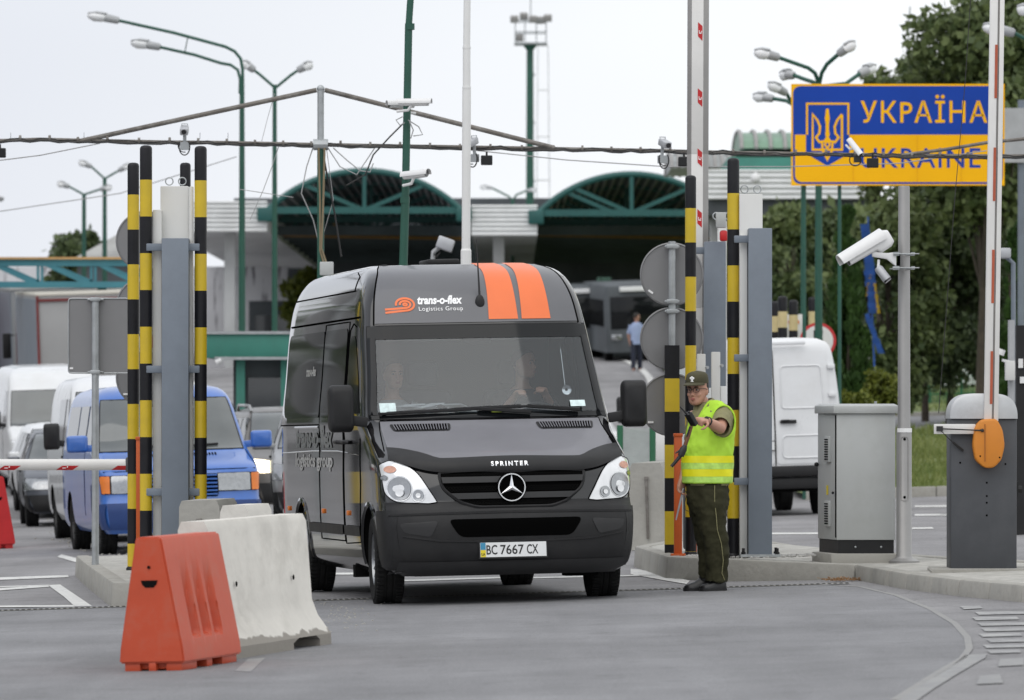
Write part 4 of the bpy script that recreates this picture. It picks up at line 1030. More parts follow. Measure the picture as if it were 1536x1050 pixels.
def tall(name, label, X, Y, yaw, k=1):
    t, s = generic(name, label, 'van', X, Y, yaw, tallvan, M['vanwhite'], 3.5, .4, .345, .22, .34, nr=6,
    side_wins=([(.45, 1.42), (1.25, 1.42), (1.25, 2.05), (.92, 2.05)],), screen=(1.38, 2.06, .94), bumper=(.32, .70),
    lamps=(('headlight', [(.95, 1.12), (.62, 1.06), (.66, .84), (.95, .82)], 'headlight_clear'),), grille=([(-.5, 1.04), (.5, 1.04), (.45, .84), (-.45, .84)], 'trim', 3), mirror=(1.2, .2, 1.5, .2, .38))
    t.scale = (k, k, k)
tall('panel_van', 'white high-roof van in the queue, in front of the grey trucks at far left', -8.15, 96, R(10), .9)
tall('panel_van', 'white high-roof van mostly hidden behind the black van, next to the round signs', .52, 76.5, R(11))
# white car between the far van and the sedan
car = [(.20, -.78, 3.3, .72, .36, .3), (.32, -.86, 3.38, .82, .4, .3), (.55, -.84, 3.42, .86, .42, .3), (.72, -.70, 3.42, .86, .42, .3), (.80, -.45, 3.40, .855, .4, .3), (.88, -.02, 3.36, .845, .36, .3), (.94, .26, 3.32, .83, .3, .28), (1.2, .74, 3.1, .74, .28, .26), (1.38, 1.06, 2.9, .66, .28, .26), (1.45, 1.36, 2.7, .58, .3, .3), (1.48, 1.7, 2.5, .4, .3, .3)]
carkw = dict(side_wins=([(.66, .96), (1.5, .96), (1.5, 1.34), (1.08, 1.34)], [(1.58, .96), (2.45, .96), (2.3, 1.34), (1.58, 1.34)]), screen=(.95, 1.40, .93), bumper=(.24, .48), bump_mat='trim', mirror=(.97, .62, 1.0, .18, .13))
generic('hatchback', 'small white car half hidden between the dark sedan and the white vans', 'car', -7.16, 88, R(10), [(a, b, c, d, e, g) for a, b, c, d, e, g in car], M['vanwhite'], 2.5, .34, .30, .19, .28,
    lamps=(('headlight', [(.80, .74), (.46, .70), (.50, .56), (.83, .56)], 'headlight_clear'),), grille=([(-.4, .68), (.4, .68), (.4, .56), (-.4, .56)], 'trim', 2), mirror_mat='vanwhite', **carkw)
generic('sedan', 'dark grey sedan with clear headlights at the left edge behind the red and white arm', 'car', -6.56, 81.2, R(7), car, M['graycar'], 2.6, .35, .31, .2, .28,
    lamps=(('headlight', [(.83, .73), (.44, .71), (.46, .56), (.86, .55)], 'lampbulb'),), grille=([(-.40, .70), (.40, .70), (.38, .58), (-.38, .58)], 'trim', 3), mirror_mat='graycar', **carkw)
generic('sedan', 'grey car cut off by the left edge of the photo', 'car', -10.05, 88.0, R(10.5), car, M['silver'], 2.6, .35, .31, .2, .28,
    lamps=(('headlight', [(.83, .73), (.44, .71), (.46, .56), (.86, .55)], 'lampbulb'),), grille=([(-.40, .70), (.40, .70), (.38, .58), (-.38, .58)], 'trim', 3), mirror_mat='graycar', **carkw)
suv = [(.26, -.80, 3.4, .78, .36, .2), (.38, -.88, 3.5, .86, .4, .2), (.70, -.86, 3.54, .90, .42, .2), (.90, -.72, 3.54, .90, .42, .2), (.98, -.46, 3.53, .895, .4, .2), (1.06, -.02, 3.5, .885, .36, .2), (1.12, .26, 3.48, .87, .3, .2), (1.4, .72, 3.36, .78, .28, .2), (1.60, 1.04, 3.24, .71, .28, .22), (1.68, 1.34, 3.1, .62, .3, .25), (1.71, 1.7, 2.9, .45, .3, .25)]
suvkw = dict(side_wins=([(.64, 1.14), (1.5, 1.14), (1.5, 1.55), (1.06, 1.55)], [(1.58, 1.14), (2.5, 1.14), (2.5, 1.55), (1.58, 1.55)]), screen=(1.13, 1.62, .93), bumper=(.30, .58), mirror=(1.03, .6, 1.2, .22, .16))
t, s = generic('suv', 'champagne car with roof rails and lit headlight, behind the blue van', 'car', -3.02, 79.5, R(10.5), suv, M['beigecar'], 2.65, .37, .33, .22, .34,
    lamps=(('headlight', [(.87, .93), (.50, .88), (.52, .72), (.89, .73)], 'lit'),), grille=([(-.45, .86), (.45, .86), (.4, .70), (-.4, .70)], 'chrome', 3), mirror_mat='beigecar', **suvkw)
m = MB()
for sg in (-1, 1): m.tube([(sg * .66, 1.25, 1.64), (sg * .66, 1.4, 1.73), (sg * .65, 2.7, 1.75), (sg * .64, 2.9, 1.68)], .025, 8)
obj('roof_rail', m, M['silver'], t)
generic('estate_car', 'silver car tucked behind the rear corner of the black van', 'car', -2.16, 68.5, R(3), suv, M['silver'], 2.65, .37, .33, .22, .34,
    lamps=(('headlight', [(.87, .93), (.50, .88), (.52, .72), (.89, .73)], 'lampbulb'),), grille=([(-.45, .86), (.45, .86), (.4, .70), (-.4, .70)], 'chrome', 3), mirror_mat='silver', **suvkw)

# white van driving off to the right (we see its back doors)
def rear_van():
    t = thing('panel_van', 'old white panel van seen from behind, its back doors facing us beside the grey cabinet', 'van', M=on_ground(3.10, 76.0, R(187)))
    tab = [(.42, -.8, 3.95, .86, .3, .06), (.55, -.88, 4.0, .91, .3, .08), (1.0, -.8, 4.0, .93, .3, .08), (1.1, -.5, 4.0, .93, .3, .08), (1.25, -.1, 3.99, .925, .3, .08), (1.7, .3, 3.97, .895, .3, .09), (2.1, .7, 3.94, .85, .3, .10), (2.25, .9, 3.92, .82, .3, .12), (2.34, 1.1, 3.88, .77, .3, .16), (2.39, 1.4, 3.8, .66, .3, .2), (2.41, 1.8, 3.6, .45, .3, .2)]
    s = Shell(tab, 3, 5); me = s.body(.06).mesh('body', [M['vanwhite']], smooth=34); me = cut_arches(me, [(sg * .78, y, .34, .38, .6) for sg in (-1, 1) for y in (0, 2.95)], None); obj('body', me, None, t)
    common_wheels(t, .78, (0, 2.95), .33, .2, M['rim_dark']); f = s.rear; O = (0, 1, 0)
    m = MB(); m.box((0, 1.6, .42), (1.3, 4.6, .2)); obj('underbody', m, M['dark'], t)
    m = MB(); m.box((0, 4.03, .60), (1.80, .16, .15)); m.box((0, 4.0, .44), (1.7, .1, .16)); obj('rear_bumper', m, M['trim'], t, bevel=.03)
    for sg in (-1, 1):
        m = MB(); patch(m, f, rpoly([(sg * .015, .70), (sg * .80, .70), (sg * .73, 2.2), (sg * .015, 2.2)], .05), .008, O, 18, 10); d = obj('rear_door', m, M['vanwhite'], t, recalc=False)
        m = MB()
        for poly in ([(.10, 1.45), (.68, 1.45), (.65, 2.02), (.10, 2.02)], [(.10, .78), (.72, .78), (.70, 1.08), (.10, 1.08)]):
            e = rpoly([(sg * a, z) for a, z in poly], .06); seam(m, f, e, .012, O, .010, closed=True, sub=2)
        obj('panel_rib', m, M['vanwhite'], d)
        m = MB()
        for z in (1.0, 1.62, 2.0): m.box(f(sg * .80, z) + Vector((0, .03, 0)), (.10, .05, .06))
        obj('hinge', m, M['vanwhite'], d, bevel=.01)
        m = MB(); patch(m, f, [(sg * .81, .85), (sg * .885, .85), (sg * .875, 1.25), (sg * .80, 1.25)], .012, O, 4, 3); obj('rear_light', m, M['ring_red'], t, recalc=False)
    m = MB(); seam(m, f, [(0, .68), (0, 2.24)], .008, O, .006, sub=16); obj('panel_gap', m, M['intake'], t)
    m = MB(); m.box((-.18, 4.03, 1.27), (.22, .05, .05)); m.box((-.14, 4.06, 1.29), (.1, .03, .02)); obj('door_handle', m, M['trim'], t, bevel=.01)
    plate_parts(t, Matrix.Translation((.28, 4.045, .95)) @ Matrix.Rotation(R(180), 4, 'Z'), [('X', .05)], flag=False, start=.17)
    m = MB(); m.box((0, 3.99, 2.33), (.9, .05, .05)); obj('roof_lip', m, M['vanwhite'], t, bevel=.015)
rear_van()

# trucks in the queue at the far left
def truck(label, X, Y, yaw, cab, box_m, roof_m, w=2.5, L=7.0, H_=3.7, edge=None):
    t = thing('truck', label, 'truck', M=on_ground(X, Y, yaw))
    m = MB(); m.box((0, 1.6 + L / 2, 1.0 + (H_ - 1.0) / 2), (w, L, H_ - 1.0)); b = obj('cargo_box', m, box_m, t, bevel=.03)
    m = MB(); m.box((0, 1.6 + L / 2, H_ + .02), (w + .04, L + .04, .05)); obj('box_roof', m, roof_m, b)
    m = MB()
    for sx in (-1, 1): m.box((sx * (w / 2 + .012), 1.6 + L / 2, 1.05 + (H_ - 1) / 2), (.025, L - .12, H_ - 1.25))
    obj('side_panel', m, M['steel_grey'], b)  # thin panels that make the box sides darker than its rear
    if edge:
        m = MB()
        for x in (-w / 2, w / 2): m.box((x, 1.61 + L, 1 + (H_ - 1) / 2), (.055, .06, H_ - 1))
        m.box((0, 1.61 + L, H_ - .10), (w, .06, .06)); m.box((0, 1.61 + L, 1 + (H_ - 1) / 2), (.03, .05, H_ - 1.1)); obj('box_frame', m, M['redtruck'], b)
    m = MB(); prof = [(-.62, .5), (-.72, .8), (-.70, 1.55), (-.45, 2.65), (-.2, 2.85), (1.25, 2.9), (1.35, .6)]
    m.loft([[Vector((x, a, z)) for a, z in prof] for x in (-1.16, -1.1, 1.1, 1.16)]); c = obj('cab', m, cab, t, bevel=.05)
    m = MB(); m.add([(-1.0, -.715, 1.6), (1.0, -.715, 1.6), (.95, -.49, 2.55), (-.95, -.49, 2.55)], [(0, 1, 2, 3)]); obj('windshield', m, M['glass_grey'], c, recalc=False)
    m = MB()
    for x in (-1.17, 1.17): m.box((x, .35, 2.05), (.02, .8, .7))
    obj('door_window', m, M['glass_dark'], c)
    m = MB(); m.box((0, -.73, 1.15), (1.6, .04, .5)); obj('grille', m, M['intake'], c)
    m = MB(); m.box((0, -.70, .55), (2.3, .3, .4)); obj('front_bumper', m, M['trim'], c, bevel=.05)
    for x in (-.9, .9):
        q = MB(); q.box((x, -.84, .62), (.36, .05, .2)); obj('headlight', q, M['lampbulb'], c, bevel=.02)
    for sg in (-1, 1):
        q = MB(); q.box((sg * 1.38, -.45, 2.1), (.2, .1, .6)); q.bar((sg * 1.2, -.4, 2.35), (sg * 1.35, -.45, 2.35), .04, .04); obj('mirror', q, M['trim'], c, bevel=.02)
    for y in (.1, L - .6, L + .5):
        for sg in (-1, 1): wheel_parts(t, sg * 1.05, y, .48, .28, M['rim_dark'], 6, sg=sg)
    m = MB(); m.box((0, L / 2 + .8, .8), (.9, L + 1.4, .25)); obj('chassis', m, M['dark'], t)
truck('grey box truck seen from behind, red-edged rear doors beside the back of the square sign', -10.5, 126.5, R(189), M['graycar'], M['tarp_light'], M['boxroof'], edge=True, H_=3.35)
truck('big grey truck with a long pale roof, left of and behind the red-edged box truck', -13.2, 147, R(189), M['graycar'], M['tarp'], M['corr'], H_=3.35, L=10)
truck('truck with a red rear at the left edge of the queue', -16.6, 151, R(189), M['redtruck'], M['redtruck'], M['corr'], H_=3.3, L=9)
# ================================================================== poles, barriers, signs on the islands
def pole(label, px, ytop, d, r, band, first='black', name='striped_pole', mats=('black', 'yellow'), base=.19, ybot=None, group='black and yellow guard poles', y0=None):
    X = (px - 768) * d / F; zt = H - (ytop - 625) * d / F; zb = gz(X, d) + base
    m = MB(); h = zt - zb; n = 20
    cuts = [zt]; z = zt - (band if y0 is None else y0)
    while z > zb + .01: cuts.append(z); z -= band
    cuts.append(zb); k = 0 if first == 'black' else 1
    for a, b in zip(cuts[:-1], cuts[1:]):
        rings = [[Vector((X + r * math.cos(2 * math.pi * i / n), d + r * math.sin(2 * math.pi * i / n), zz)) for i in range(n)] for zz in (b, a)]
        if a == zt:
            rings[-1] = [Vector((p.x, p.y, zt - r * .55)) for p in rings[-1]]
            for q, e in ((.93, .3), (.75, .1), (.4, .0)): rings.append([Vector((X + (p.x - X) * q, d + (p.y - d) * q, zt - r * e)) for p in rings[1]])
        m.loft(rings, k, a == zt); k = 1 - k
    m.lathe([(r * 1.25, zb - .01), (r * 1.25, zb + .012), (r, zb + .03)], n, Matrix.Translation((X, d, 0)), 0)
    return single(name, m, [M[mats[0]], M[mats[1]]], label, 'pole', (X, d, zb), group, smooth=50)
pole('nearer tall striped pole left of the left grey column', 219, 218, 45.0, .052, .31, y0=.31 * .94)
pole('tall striped pole right of the left grey column, over a concrete block', 301, 219, 45.0, .052, .31, y0=.31 * .94)
pole('tall striped pole at the left island edge, next to the back of the square sign', 200, 244, 47.4, .052, .31, y0=.31 * .92)
pole('striped pole mostly hidden behind the left grey column', 278, 244, 47.4, .048, .31, y0=.31 * .92)
pole('tall striped pole between the round sign backs and the raised boom', 1036, 263, 46.8, .0485, .301, y0=.301 * .96)
pole('tall striped pole directly right of the guard', 1100, 237, 45.8, .052, .31, y0=.31 * .98)

def column(px0, px1, ytop, d, label, wtop, wx0, wx1, side):
    """grey steel column with a white lamp housing on top and tie brackets"""
    X0, X1 = [(x - 768) * d / F for x in (px0, px1)]; X = (X0 + X1) / 2; w = X1 - X0; zb = gz(X, d) + .19
    zt = H - (ytop - 625) * d / F; dep = .26
    t = thing('steel_column', label, 'column', (X, d, zb), group='grey gate columns')
    m = MB(); m.box((0, 0, (zt - zb) / 2), (w, dep, zt - zb)); obj('post', m, M['steel_grey'], t, bevel=.006)
    m = MB(); m.box((0, 0, .012), (w + .14, dep + .12, .022)); b = obj('base_plate', m, M['galv'], t)
    m = MB()
    for sx in (-1, 1):
        for sy in (-1, 1): m.tube([(sx * (w / 2 + .045), sy * .12, .02), (sx * (w / 2 + .045), sy * .12, .075)], .013, 8); m.tube([(sx * (w / 2 + .045), sy * .12, .022), (sx * (w / 2 + .045), sy * .12, .042)], .022, 6)
    obj('anchor_bolt', m, M['trim'], b)
    zt2 = H - (wtop - 625) * d / F; a, c = [(x - 768) * d / F - X for x in (wx0, wx1)]
    m = MB(); m.box(((a + c) / 2, dep * .5 + .12, (zt2 + .02) / 2 - .0), (c - a, .22, zt2 - zb - .1 if False else (zt2 - zb)), 0) if False else m.box(((a + c) / 2, dep / 2 + .125, (zt2 - zb) / 2), (c - a, .24, zt2 - zb))
    hs = obj('housing', m, M['housing'], t, bevel=.008)
    m = MB()
    for dx in (-.05, .06):
        cc = Vector(((a + c) / 2 + dx, dep / 2 + .12, zt2 - zb + .045)); m.tube([cc + Vector((.032 * math.cos(q), 0, .032 * math.sin(q))) for q in [R(i * 20) for i in range(19)]], .006, 6, caps=False)
    obj('lifting_eye', m, M['galv'], hs)
    return t, X, zb, w
t, X, zb, w = column(244, 284, 358, 45.0, 'blue-grey steel column with a white housing on the left island', 278, 239, 281, 1)
def tie(t, X, zb, d, px, ys, tgt):
    for y in ys:
        z = H - (y - 625) * d / F - zb; xe = (px - 768) * tgt / F - X
        m = MB(); m.box((xe / 2, -.03, z), (abs(xe), .05, .062)); obj('tie_bracket', m, M['steel_grey'], t, bevel=.006)
tie(t, X, zb, 45.0, 220, (371, 554, 738), 45.0); tie(t, X, zb, 45.0, 300, (371, 554, 738), 45.0)
m = MB()
for x0, x1, y0 in ((230, 243.2, 315), (284.8, 290, 280)):
    zt = H - (y0 - 625) * 45.1 / F; m.box((((x0 + x1) / 2 - 768) * 45.1 / F - X, .10, (zt - zb) / 2), ((x1 - x0) * 45.1 / F, .12, zt - zb))
obj('guide_rail', m, M['housing'], t, bevel=.006)
t, X, zb, w = column(1122, 1157, 343, 45.6, 'blue-grey steel column with a white housing, right of the guard', 290, 1110, 1145, 1)
tie(t, X, zb, 45.6, 1101, (359, 537, 722), 45.6)
m = MB()
for x0, x1, y0 in ((1109.5, 1120.5, 352),):
    zt = H - (y0 - 625) * 45.7 / F; m.box((((x0 + x1) / 2 - 768) * 45.7 / F - X, .09, (zt - zb) / 2), ((x1 - x0) * 45.7 / F, .12, zt - zb))
obj('guide_rail', m, M['housing'], t, bevel=.006)
t, X, zb, w = column(1056, 1088, 363, 48.3, 'blue-grey steel column between the raised boom and the pole behind the guard', 330, 1078, 1091, 1)
tie(t, X, zb, 48.3, 1037, (376,), 46.9)
m = MB(); z = H - (324 - 625) * 47 / F - zb; m.box(((1084 - 768) * 47.6 / F - X, -.30, z), (.09, .1, .14)); obj('control_box', m, M['cabinet'], t, bevel=.008)
m = MB(); z = H - (348 - 625) * 47 / F - zb; m.box(((1088 - 768) * 47.6 / F - X, -.30, z), (.07, .08, .10)); obj('warning_lamp', m, M['reflect'], t, bevel=.02)

# small white boxes behind the guard's cap
for px0, px1, y0, d, lab in ((1045.5, 1058, 531, 47.2, 'short white post just left behind the guard cap'), (1067, 1080, 528, 46.9, 'short white post with square top right behind the guard cap')):
    a, b = [(x - 768) * d / F for x in (px0, px1)]; X = (a + b) / 2; zb = gz(X, d) + .19; zt = H - (y0 - 625) * d / F
    t = thing('sensor_post', lab, 'post', (X, d, zb), group='white posts behind the guard')
    m = MB(); m.box((0, 0, (zt - zb) / 2), (b - a, .12, zt - zb)); obj('post', m, M['housing'], t, bevel=.006)
    m = MB(); m.box(((b - a) * .5 + .03, .0, (zt - zb) / 2 - .15), (.055, .08, zt - zb - .3)); obj('cover_strip', m, M['fascia'], t, bevel=.004)
    m = MB(); m.tube([((b - a) * .5 + .005, -.05, zt - zb - .12), ((b - a) * .5 + .02, -.07, zt - zb - .12)], .014, 8); obj('bolt', m, M['galv'], t)

# orange delineator posts
for px, w, y0, d, lab in ((210, 11, 655, 46.2, 'orange square post between the two left striped poles'), (1017, 12, 650, 46.6, 'orange square post left of the guard legs'), (1042, 11, 660, 47.6, 'orange square post mostly hidden behind the guard legs')):
    X = (px - 768) * d / F; ww = w * d / F; zb = gz(X, d) + .19; zt = H - (y0 - 625) * d / F
    m = MB(); m.box((X, d, (zt + zb) / 2), (ww, ww, zt - zb)); m.box((X, d, zb + .01), (ww + .06, ww + .06, .02)); m.box((X, d, zt - .015), (ww + .012, ww + .012, .03))
    single('marker_post', m, M['orange_post'], lab, 'post', (X, d, zb), 'orange marker posts', bevel=.004)

# raised boom with red reflectors (between striped pole and column)
def raised_boom():
    d = 48.6; X = (1046.5 - 768) * d / F; zb = gz(X, d) + .19; zt = H + (640) * d / F
    t = thing('raised_barrier', 'tall white barrier boom with red reflectors raised upright beside the guard', 'barrier', (X, d, zb))
    m = MB(); hw = .098; mm = MB()
    prof = [(-.098, .03), (-.062, -.06), (.045, -.06), (.098, .03), (.098, .07), (-.098, .07)]
    lean = .012
    for z0, z1 in ((.85, 2.2), (2.2, 3.6), (3.6, zt - zb)):
        m.loft([[Vector((x + lean * (z - 3) * .3, y, z)) for x, y in prof] for z in (z0, z1)], 0, True, True)
    # side flanks are grey, front is white
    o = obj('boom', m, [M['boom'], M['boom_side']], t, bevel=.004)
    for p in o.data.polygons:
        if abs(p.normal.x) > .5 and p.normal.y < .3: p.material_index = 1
    m = MB(); m.box((.02, 0, .45), (.30, .30, .9)); obj('machine', m, M['machine'], t, bevel=.02)
    for y in (48, 147, 237, 328, 414, 501):
        z = H - (y - 625) * d / F - zb; x = lean * (z - 3) * .3
        q = MB(); q.add([(x - .005, -.0625, z - .045), (x + .036, -.0625, z - .085), (x + .036, -.0625, z + .05), (x - .005, -.0625, z + .085)], [(0, 1, 2, 3)]); r = obj('reflector', q, M['reflect'], t, recalc=False)
        q = MB(); q.bar((x + .004, -.0635, z - .012), (x + .026, -.0635, z - .018), .002, .010); q.bar((x + .006, -.0635, z - .008), (x + .006, -.0635, z + .012), .002, .006); q.bar((x + .026, -.0635, z - .018), (x + .026, -.0635, z + .006), .002, .006); obj('reflector_mark', q, M['vwhite'], r)
raised_boom()

# lowered arm at the left
def low_arm():
    d = 48.3; X1 = (192 - 768) * d / F; X0 = (-60 - 768) * d / F; z = H - (697 - 625) * d / F
    t = thing('lowered_barrier', 'white barrier arm with slanted red stripes lying across the left lane', 'barrier', (X1, d, gz(X1, d) + .19)); zb = gz(X1, d) + .19
    m = MB(); n = 14; rr = [Vector((0, .035 * math.cos(a), .052 * math.sin(a))) for a in [2 * math.pi * i / n for i in range(n)]]
    m.loft([[Vector((x - X1, p.y, z - zb + p.z)) for p in rr] for x in (X0, X1)]); obj('arm', m, M['boom'], t)
    for i in range(4):
        x = (184.5 - 87 * i - 768) * d / F - X1
        if x > -.08: x = -.07
        q = MB(); k = 6; w = .15
        pts = []
        for j in range(k + 1):
            a = R(-200 + 62 * j / k) if False else R(190 + 58 * j / k)
            zz = .053 * math.sin(a); yy = -abs(.0362 * math.cos(a)); sl = (zz + .045) * 1.5
            pts += [Vector((x - w / 2 + sl, yy, z - zb + zz)), Vector((min(x + w / 2 + sl, -.0), yy, z - zb + zz))]
        q.add(pts, [(2 * j, 2 * j + 1, 2 * j + 3, 2 * j + 2) for j in range(k)]); r = obj('reflector', q, M['reflect'], t, recalc=False)
        if i: q = MB(); q.bar((x - .02, -.036, z - zb - .03), (x + .012, -.036, z - zb - .03), .004, .006); q.bar((x + .02, -.037, z - zb - .02), (x + .03, -.037, z - zb - .02), .004, .012); obj('reflector_mark', q, M['vwhite'], r)
    m = MB(); m.box((.03, .0, z - zb), (.1, .10, .14)); obj('hub', m, M['machine'], t, bevel=.02)
low_arm()

# signs seen from behind
def sign_back(m, c, r, n=40):
    Mx = Matrix.Translation(c) @ Matrix.Rotation(R(90), 4, 'X')
    m.lathe([(r, -.02), (r, 0.0), (r - .012, .006), (r - .016, -.004), (0, -.004)], n, Mx)
def round_sign_post(label, px, d, ys, r, ytop, ysleeve, stickers, name_group):
    X = (px - 768) * d / F; zb = gz(X, d) + .19
    t = thing('sign_post', label, 'road sign', (X, d, zb), group='round signs seen from behind')
    zt = H - (ytop - 625) * d / F - zb; m = MB(); m.tube([(0, 0, 0), (0, 0, zt)], .032, 14); obj('post', m, M['galv'], t)
    if ysleeve:
        z1 = H - (ysleeve - 625) * d / F - zb; n = 6
        m = MB(); z = z1; k = 0; cuts = [z1]
        while z > 0: z -= .296; cuts.append(max(z, 0.0))
        for a, b in zip(cuts[:-1], cuts[1:]): m.box((.0, 0, (a + b) / 2), (.13, .13, a - b - .0), k); k = 1 - k
        o = obj('sleeve', m, [M['black'], M['yellow']], t)
    for i, y in enumerate(ys):
        z = H - (y - 625) * d / F - zb
        q = MB(); sign_back(q, Vector((0, .075 + .004 * i, z)), r); s = obj('sign_disc', q, M['alu'], t, smooth=30)
        q = MB()
        for dz in (r * .86, -r * .86): q.box((0, -.03, z + dz), (.10, .035, .04)); q.box((0, .02, z + dz), (.13, .075, .025))
        obj('clamp', q, M['galv'], s, bevel=.005)
        if i in stickers:
            q = MB(); q.box((-r * .66, .074, z - r * .55), (.05, .006, .018), 0, Matrix.Rotation(R(stickers[i]), 3, 'Y')); obj('label_plate', q, M['vwhite'], s)
round_sign_post('three round grey sign backs stacked on a post left of the guard', 1008, 47.6, (411, 508, 607), .285, 362, 518, {0: 35, 2: 0}, '')
round_sign_post('three round grey sign backs stacked behind the left striped poles', 218, 50.0, (361, 460, 566), .285, 312, None, {2: 0}, '')
def square_sign():
    d = 49.2; X = (143 - 768) * d / F; zb = gz(X, d) + .19
    t = thing('sign_post', 'large rectangular grey sign seen from behind on a thin galvanised post', 'road sign', (X, d, zb))
    m = MB(); m.tube([(0, 0, 0), (0, 0, H - (446 - 625) * d / F - zb)], .033, 14); obj('post', m, M['galv'], t)
    z = H - (503.5 - 625) * d / F - zb
    m = MB(); e = rpoly([(-.252, -.345), (.31, -.345), (.31, .345), (-.252, .345)], .03); Mx = Matrix.Translation((0, .055, z)) @ Matrix.Rotation(R(90), 4, 'X')
    m.prism(e, -.012, 0.0, Mx); s = obj('sign_plate', m, M['alu'], t)
    m = MB(); m.tube([Mx @ Vector((*p, .004)) for p in e + e[:1]], .007, 6); obj('sign_rim', m, M['galv'], s)
    m = MB()
    for dz in (.335, -.335): m.box((0, .0, z + dz), (.09, .085, .035)); m.box((0, .03, z + dz), (.15, .03, .018))
    obj('clamp', m, M['galv'], s, bevel=.005)
    m = MB(); m.box((-.225, .052, z - .30), (.032, .006, .018)); obj('label_plate', m, M['vwhite'], s)
square_sign()

# concrete barriers, red plastic barriers
def jersey(name, label, a, yaw, length, mt, hgt=.82, top=.085, base=.29, notch=True, grp='concrete barriers'):
    """concrete barrier: a = ground point of its near end (middle), long axis along +Y turned by yaw"""
    t = thing(name, label, 'barrier', M=on_ground(a.x, a.y, yaw), group=grp)
    prof = [(-base, 0), (-base, .075), (-base + .085, .20), (-top - .035, .30), (-top - .012, hgt - .05), (-top + .01, hgt), (top - .01, hgt), (top + .012, hgt - .05), (top + .035, .30), (base - .085, .20), (base, .075), (base, 0)]
    n = 15; m = MB(); rings = []
    for i in range(n):
        y = length * i / (n - 1); r = []
        for x, z in prof:
            k = mnoise.noise(Vector((x * 9, y * 3.1, z * 9))) * .0028
            r.append(Vector((x + k, y + (k * 1.2 if i in (0, n - 1) else 0), max(0, z + k * .8) if z > 0 else 0)))
        rings.append(r)
    m.loft(rings); me = m.mesh('body', [mt], smooth=32)
    if notch:
        me.materials.append(M['dark'])
        cut = []
        o = bpy.data.objects.new('shell', me); COL.objects.link(o)
        c = MB(); c.loft([[Vector((x, y, z)) for y, z in ((length * .62, -.1), (length * .60, .045), (length * .66, .075), (length * .84, .075), (length * .88, .045), (length * .88, -.1))] for x in (-.6, .6)])
        co = bpy.data.objects.new('cutter', c.mesh('cutter', mt, smooth=0)); COL.objects.link(co)
        b = o.modifiers.new('slot', 'BOOLEAN'); b.operation = 'DIFFERENCE'; b.object = co; b.solver = 'EXACT'
        dg = bpy.context.evaluated_depsgraph_get(); dg.update(); me = bpy.data.meshes.new_from_object(o.evaluated_get(dg))
        bpy.data.objects.remove(o); bpy.data.objects.remove(co)
        me.polygons.foreach_set('use_smooth', [True] * len(me.polygons)); me.set_sharp_from_angle(angle=R(32))
    me.materials.append(M['concrete'])
    for p in me.polygons:
        if p.center.z < .078 and mt is not M['concrete_pale']: p.material_index = len(me.materials) - 1
    obj('body', me, None, t)
    m = MB()
    for y in (length * .22, length * .80): m.ball((.128, y, hgt * .53), (.006, .014, .018), 10, 6)
    obj('lifting_hole', m, M['dark'], t)
    m = MB(); m.tube([(0, -.02, .12), (0, -.02, hgt - .16)], .015, 8); m.box((0, -.012, hgt - .16), (.04, .05, .03)); obj('link_rod', m, M['rust'], t)
    return t
jersey('concrete_barrier', 'white painted concrete barrier in the foreground, end to end with the red plastic one', Vector((-1.95, 32.97, 0)), R(-16), 1.95, M['concrete_pale'], .86, .085, .245)
jersey('concrete_barrier', 'grey concrete block with chamfered top under the striped pole, behind the white barrier', Vector((-2.46, 42.35, 0)), R(-8), .75, M['concrete'], .86, .15, .24, False)
jersey('concrete_barrier', 'small pale concrete block whose top just shows behind the white barrier', Vector((-2.02, 39.2, 0)), R(-16), .55, M['concrete_pale'], .86, .095, .24, False)
jersey('concrete_barrier', 'grey weathered concrete barrier right of the black van, under the round signs', Vector((1.44, 56.2, 0)), R(-9), 2.0, M['concrete'], .92, .16, .30, False)

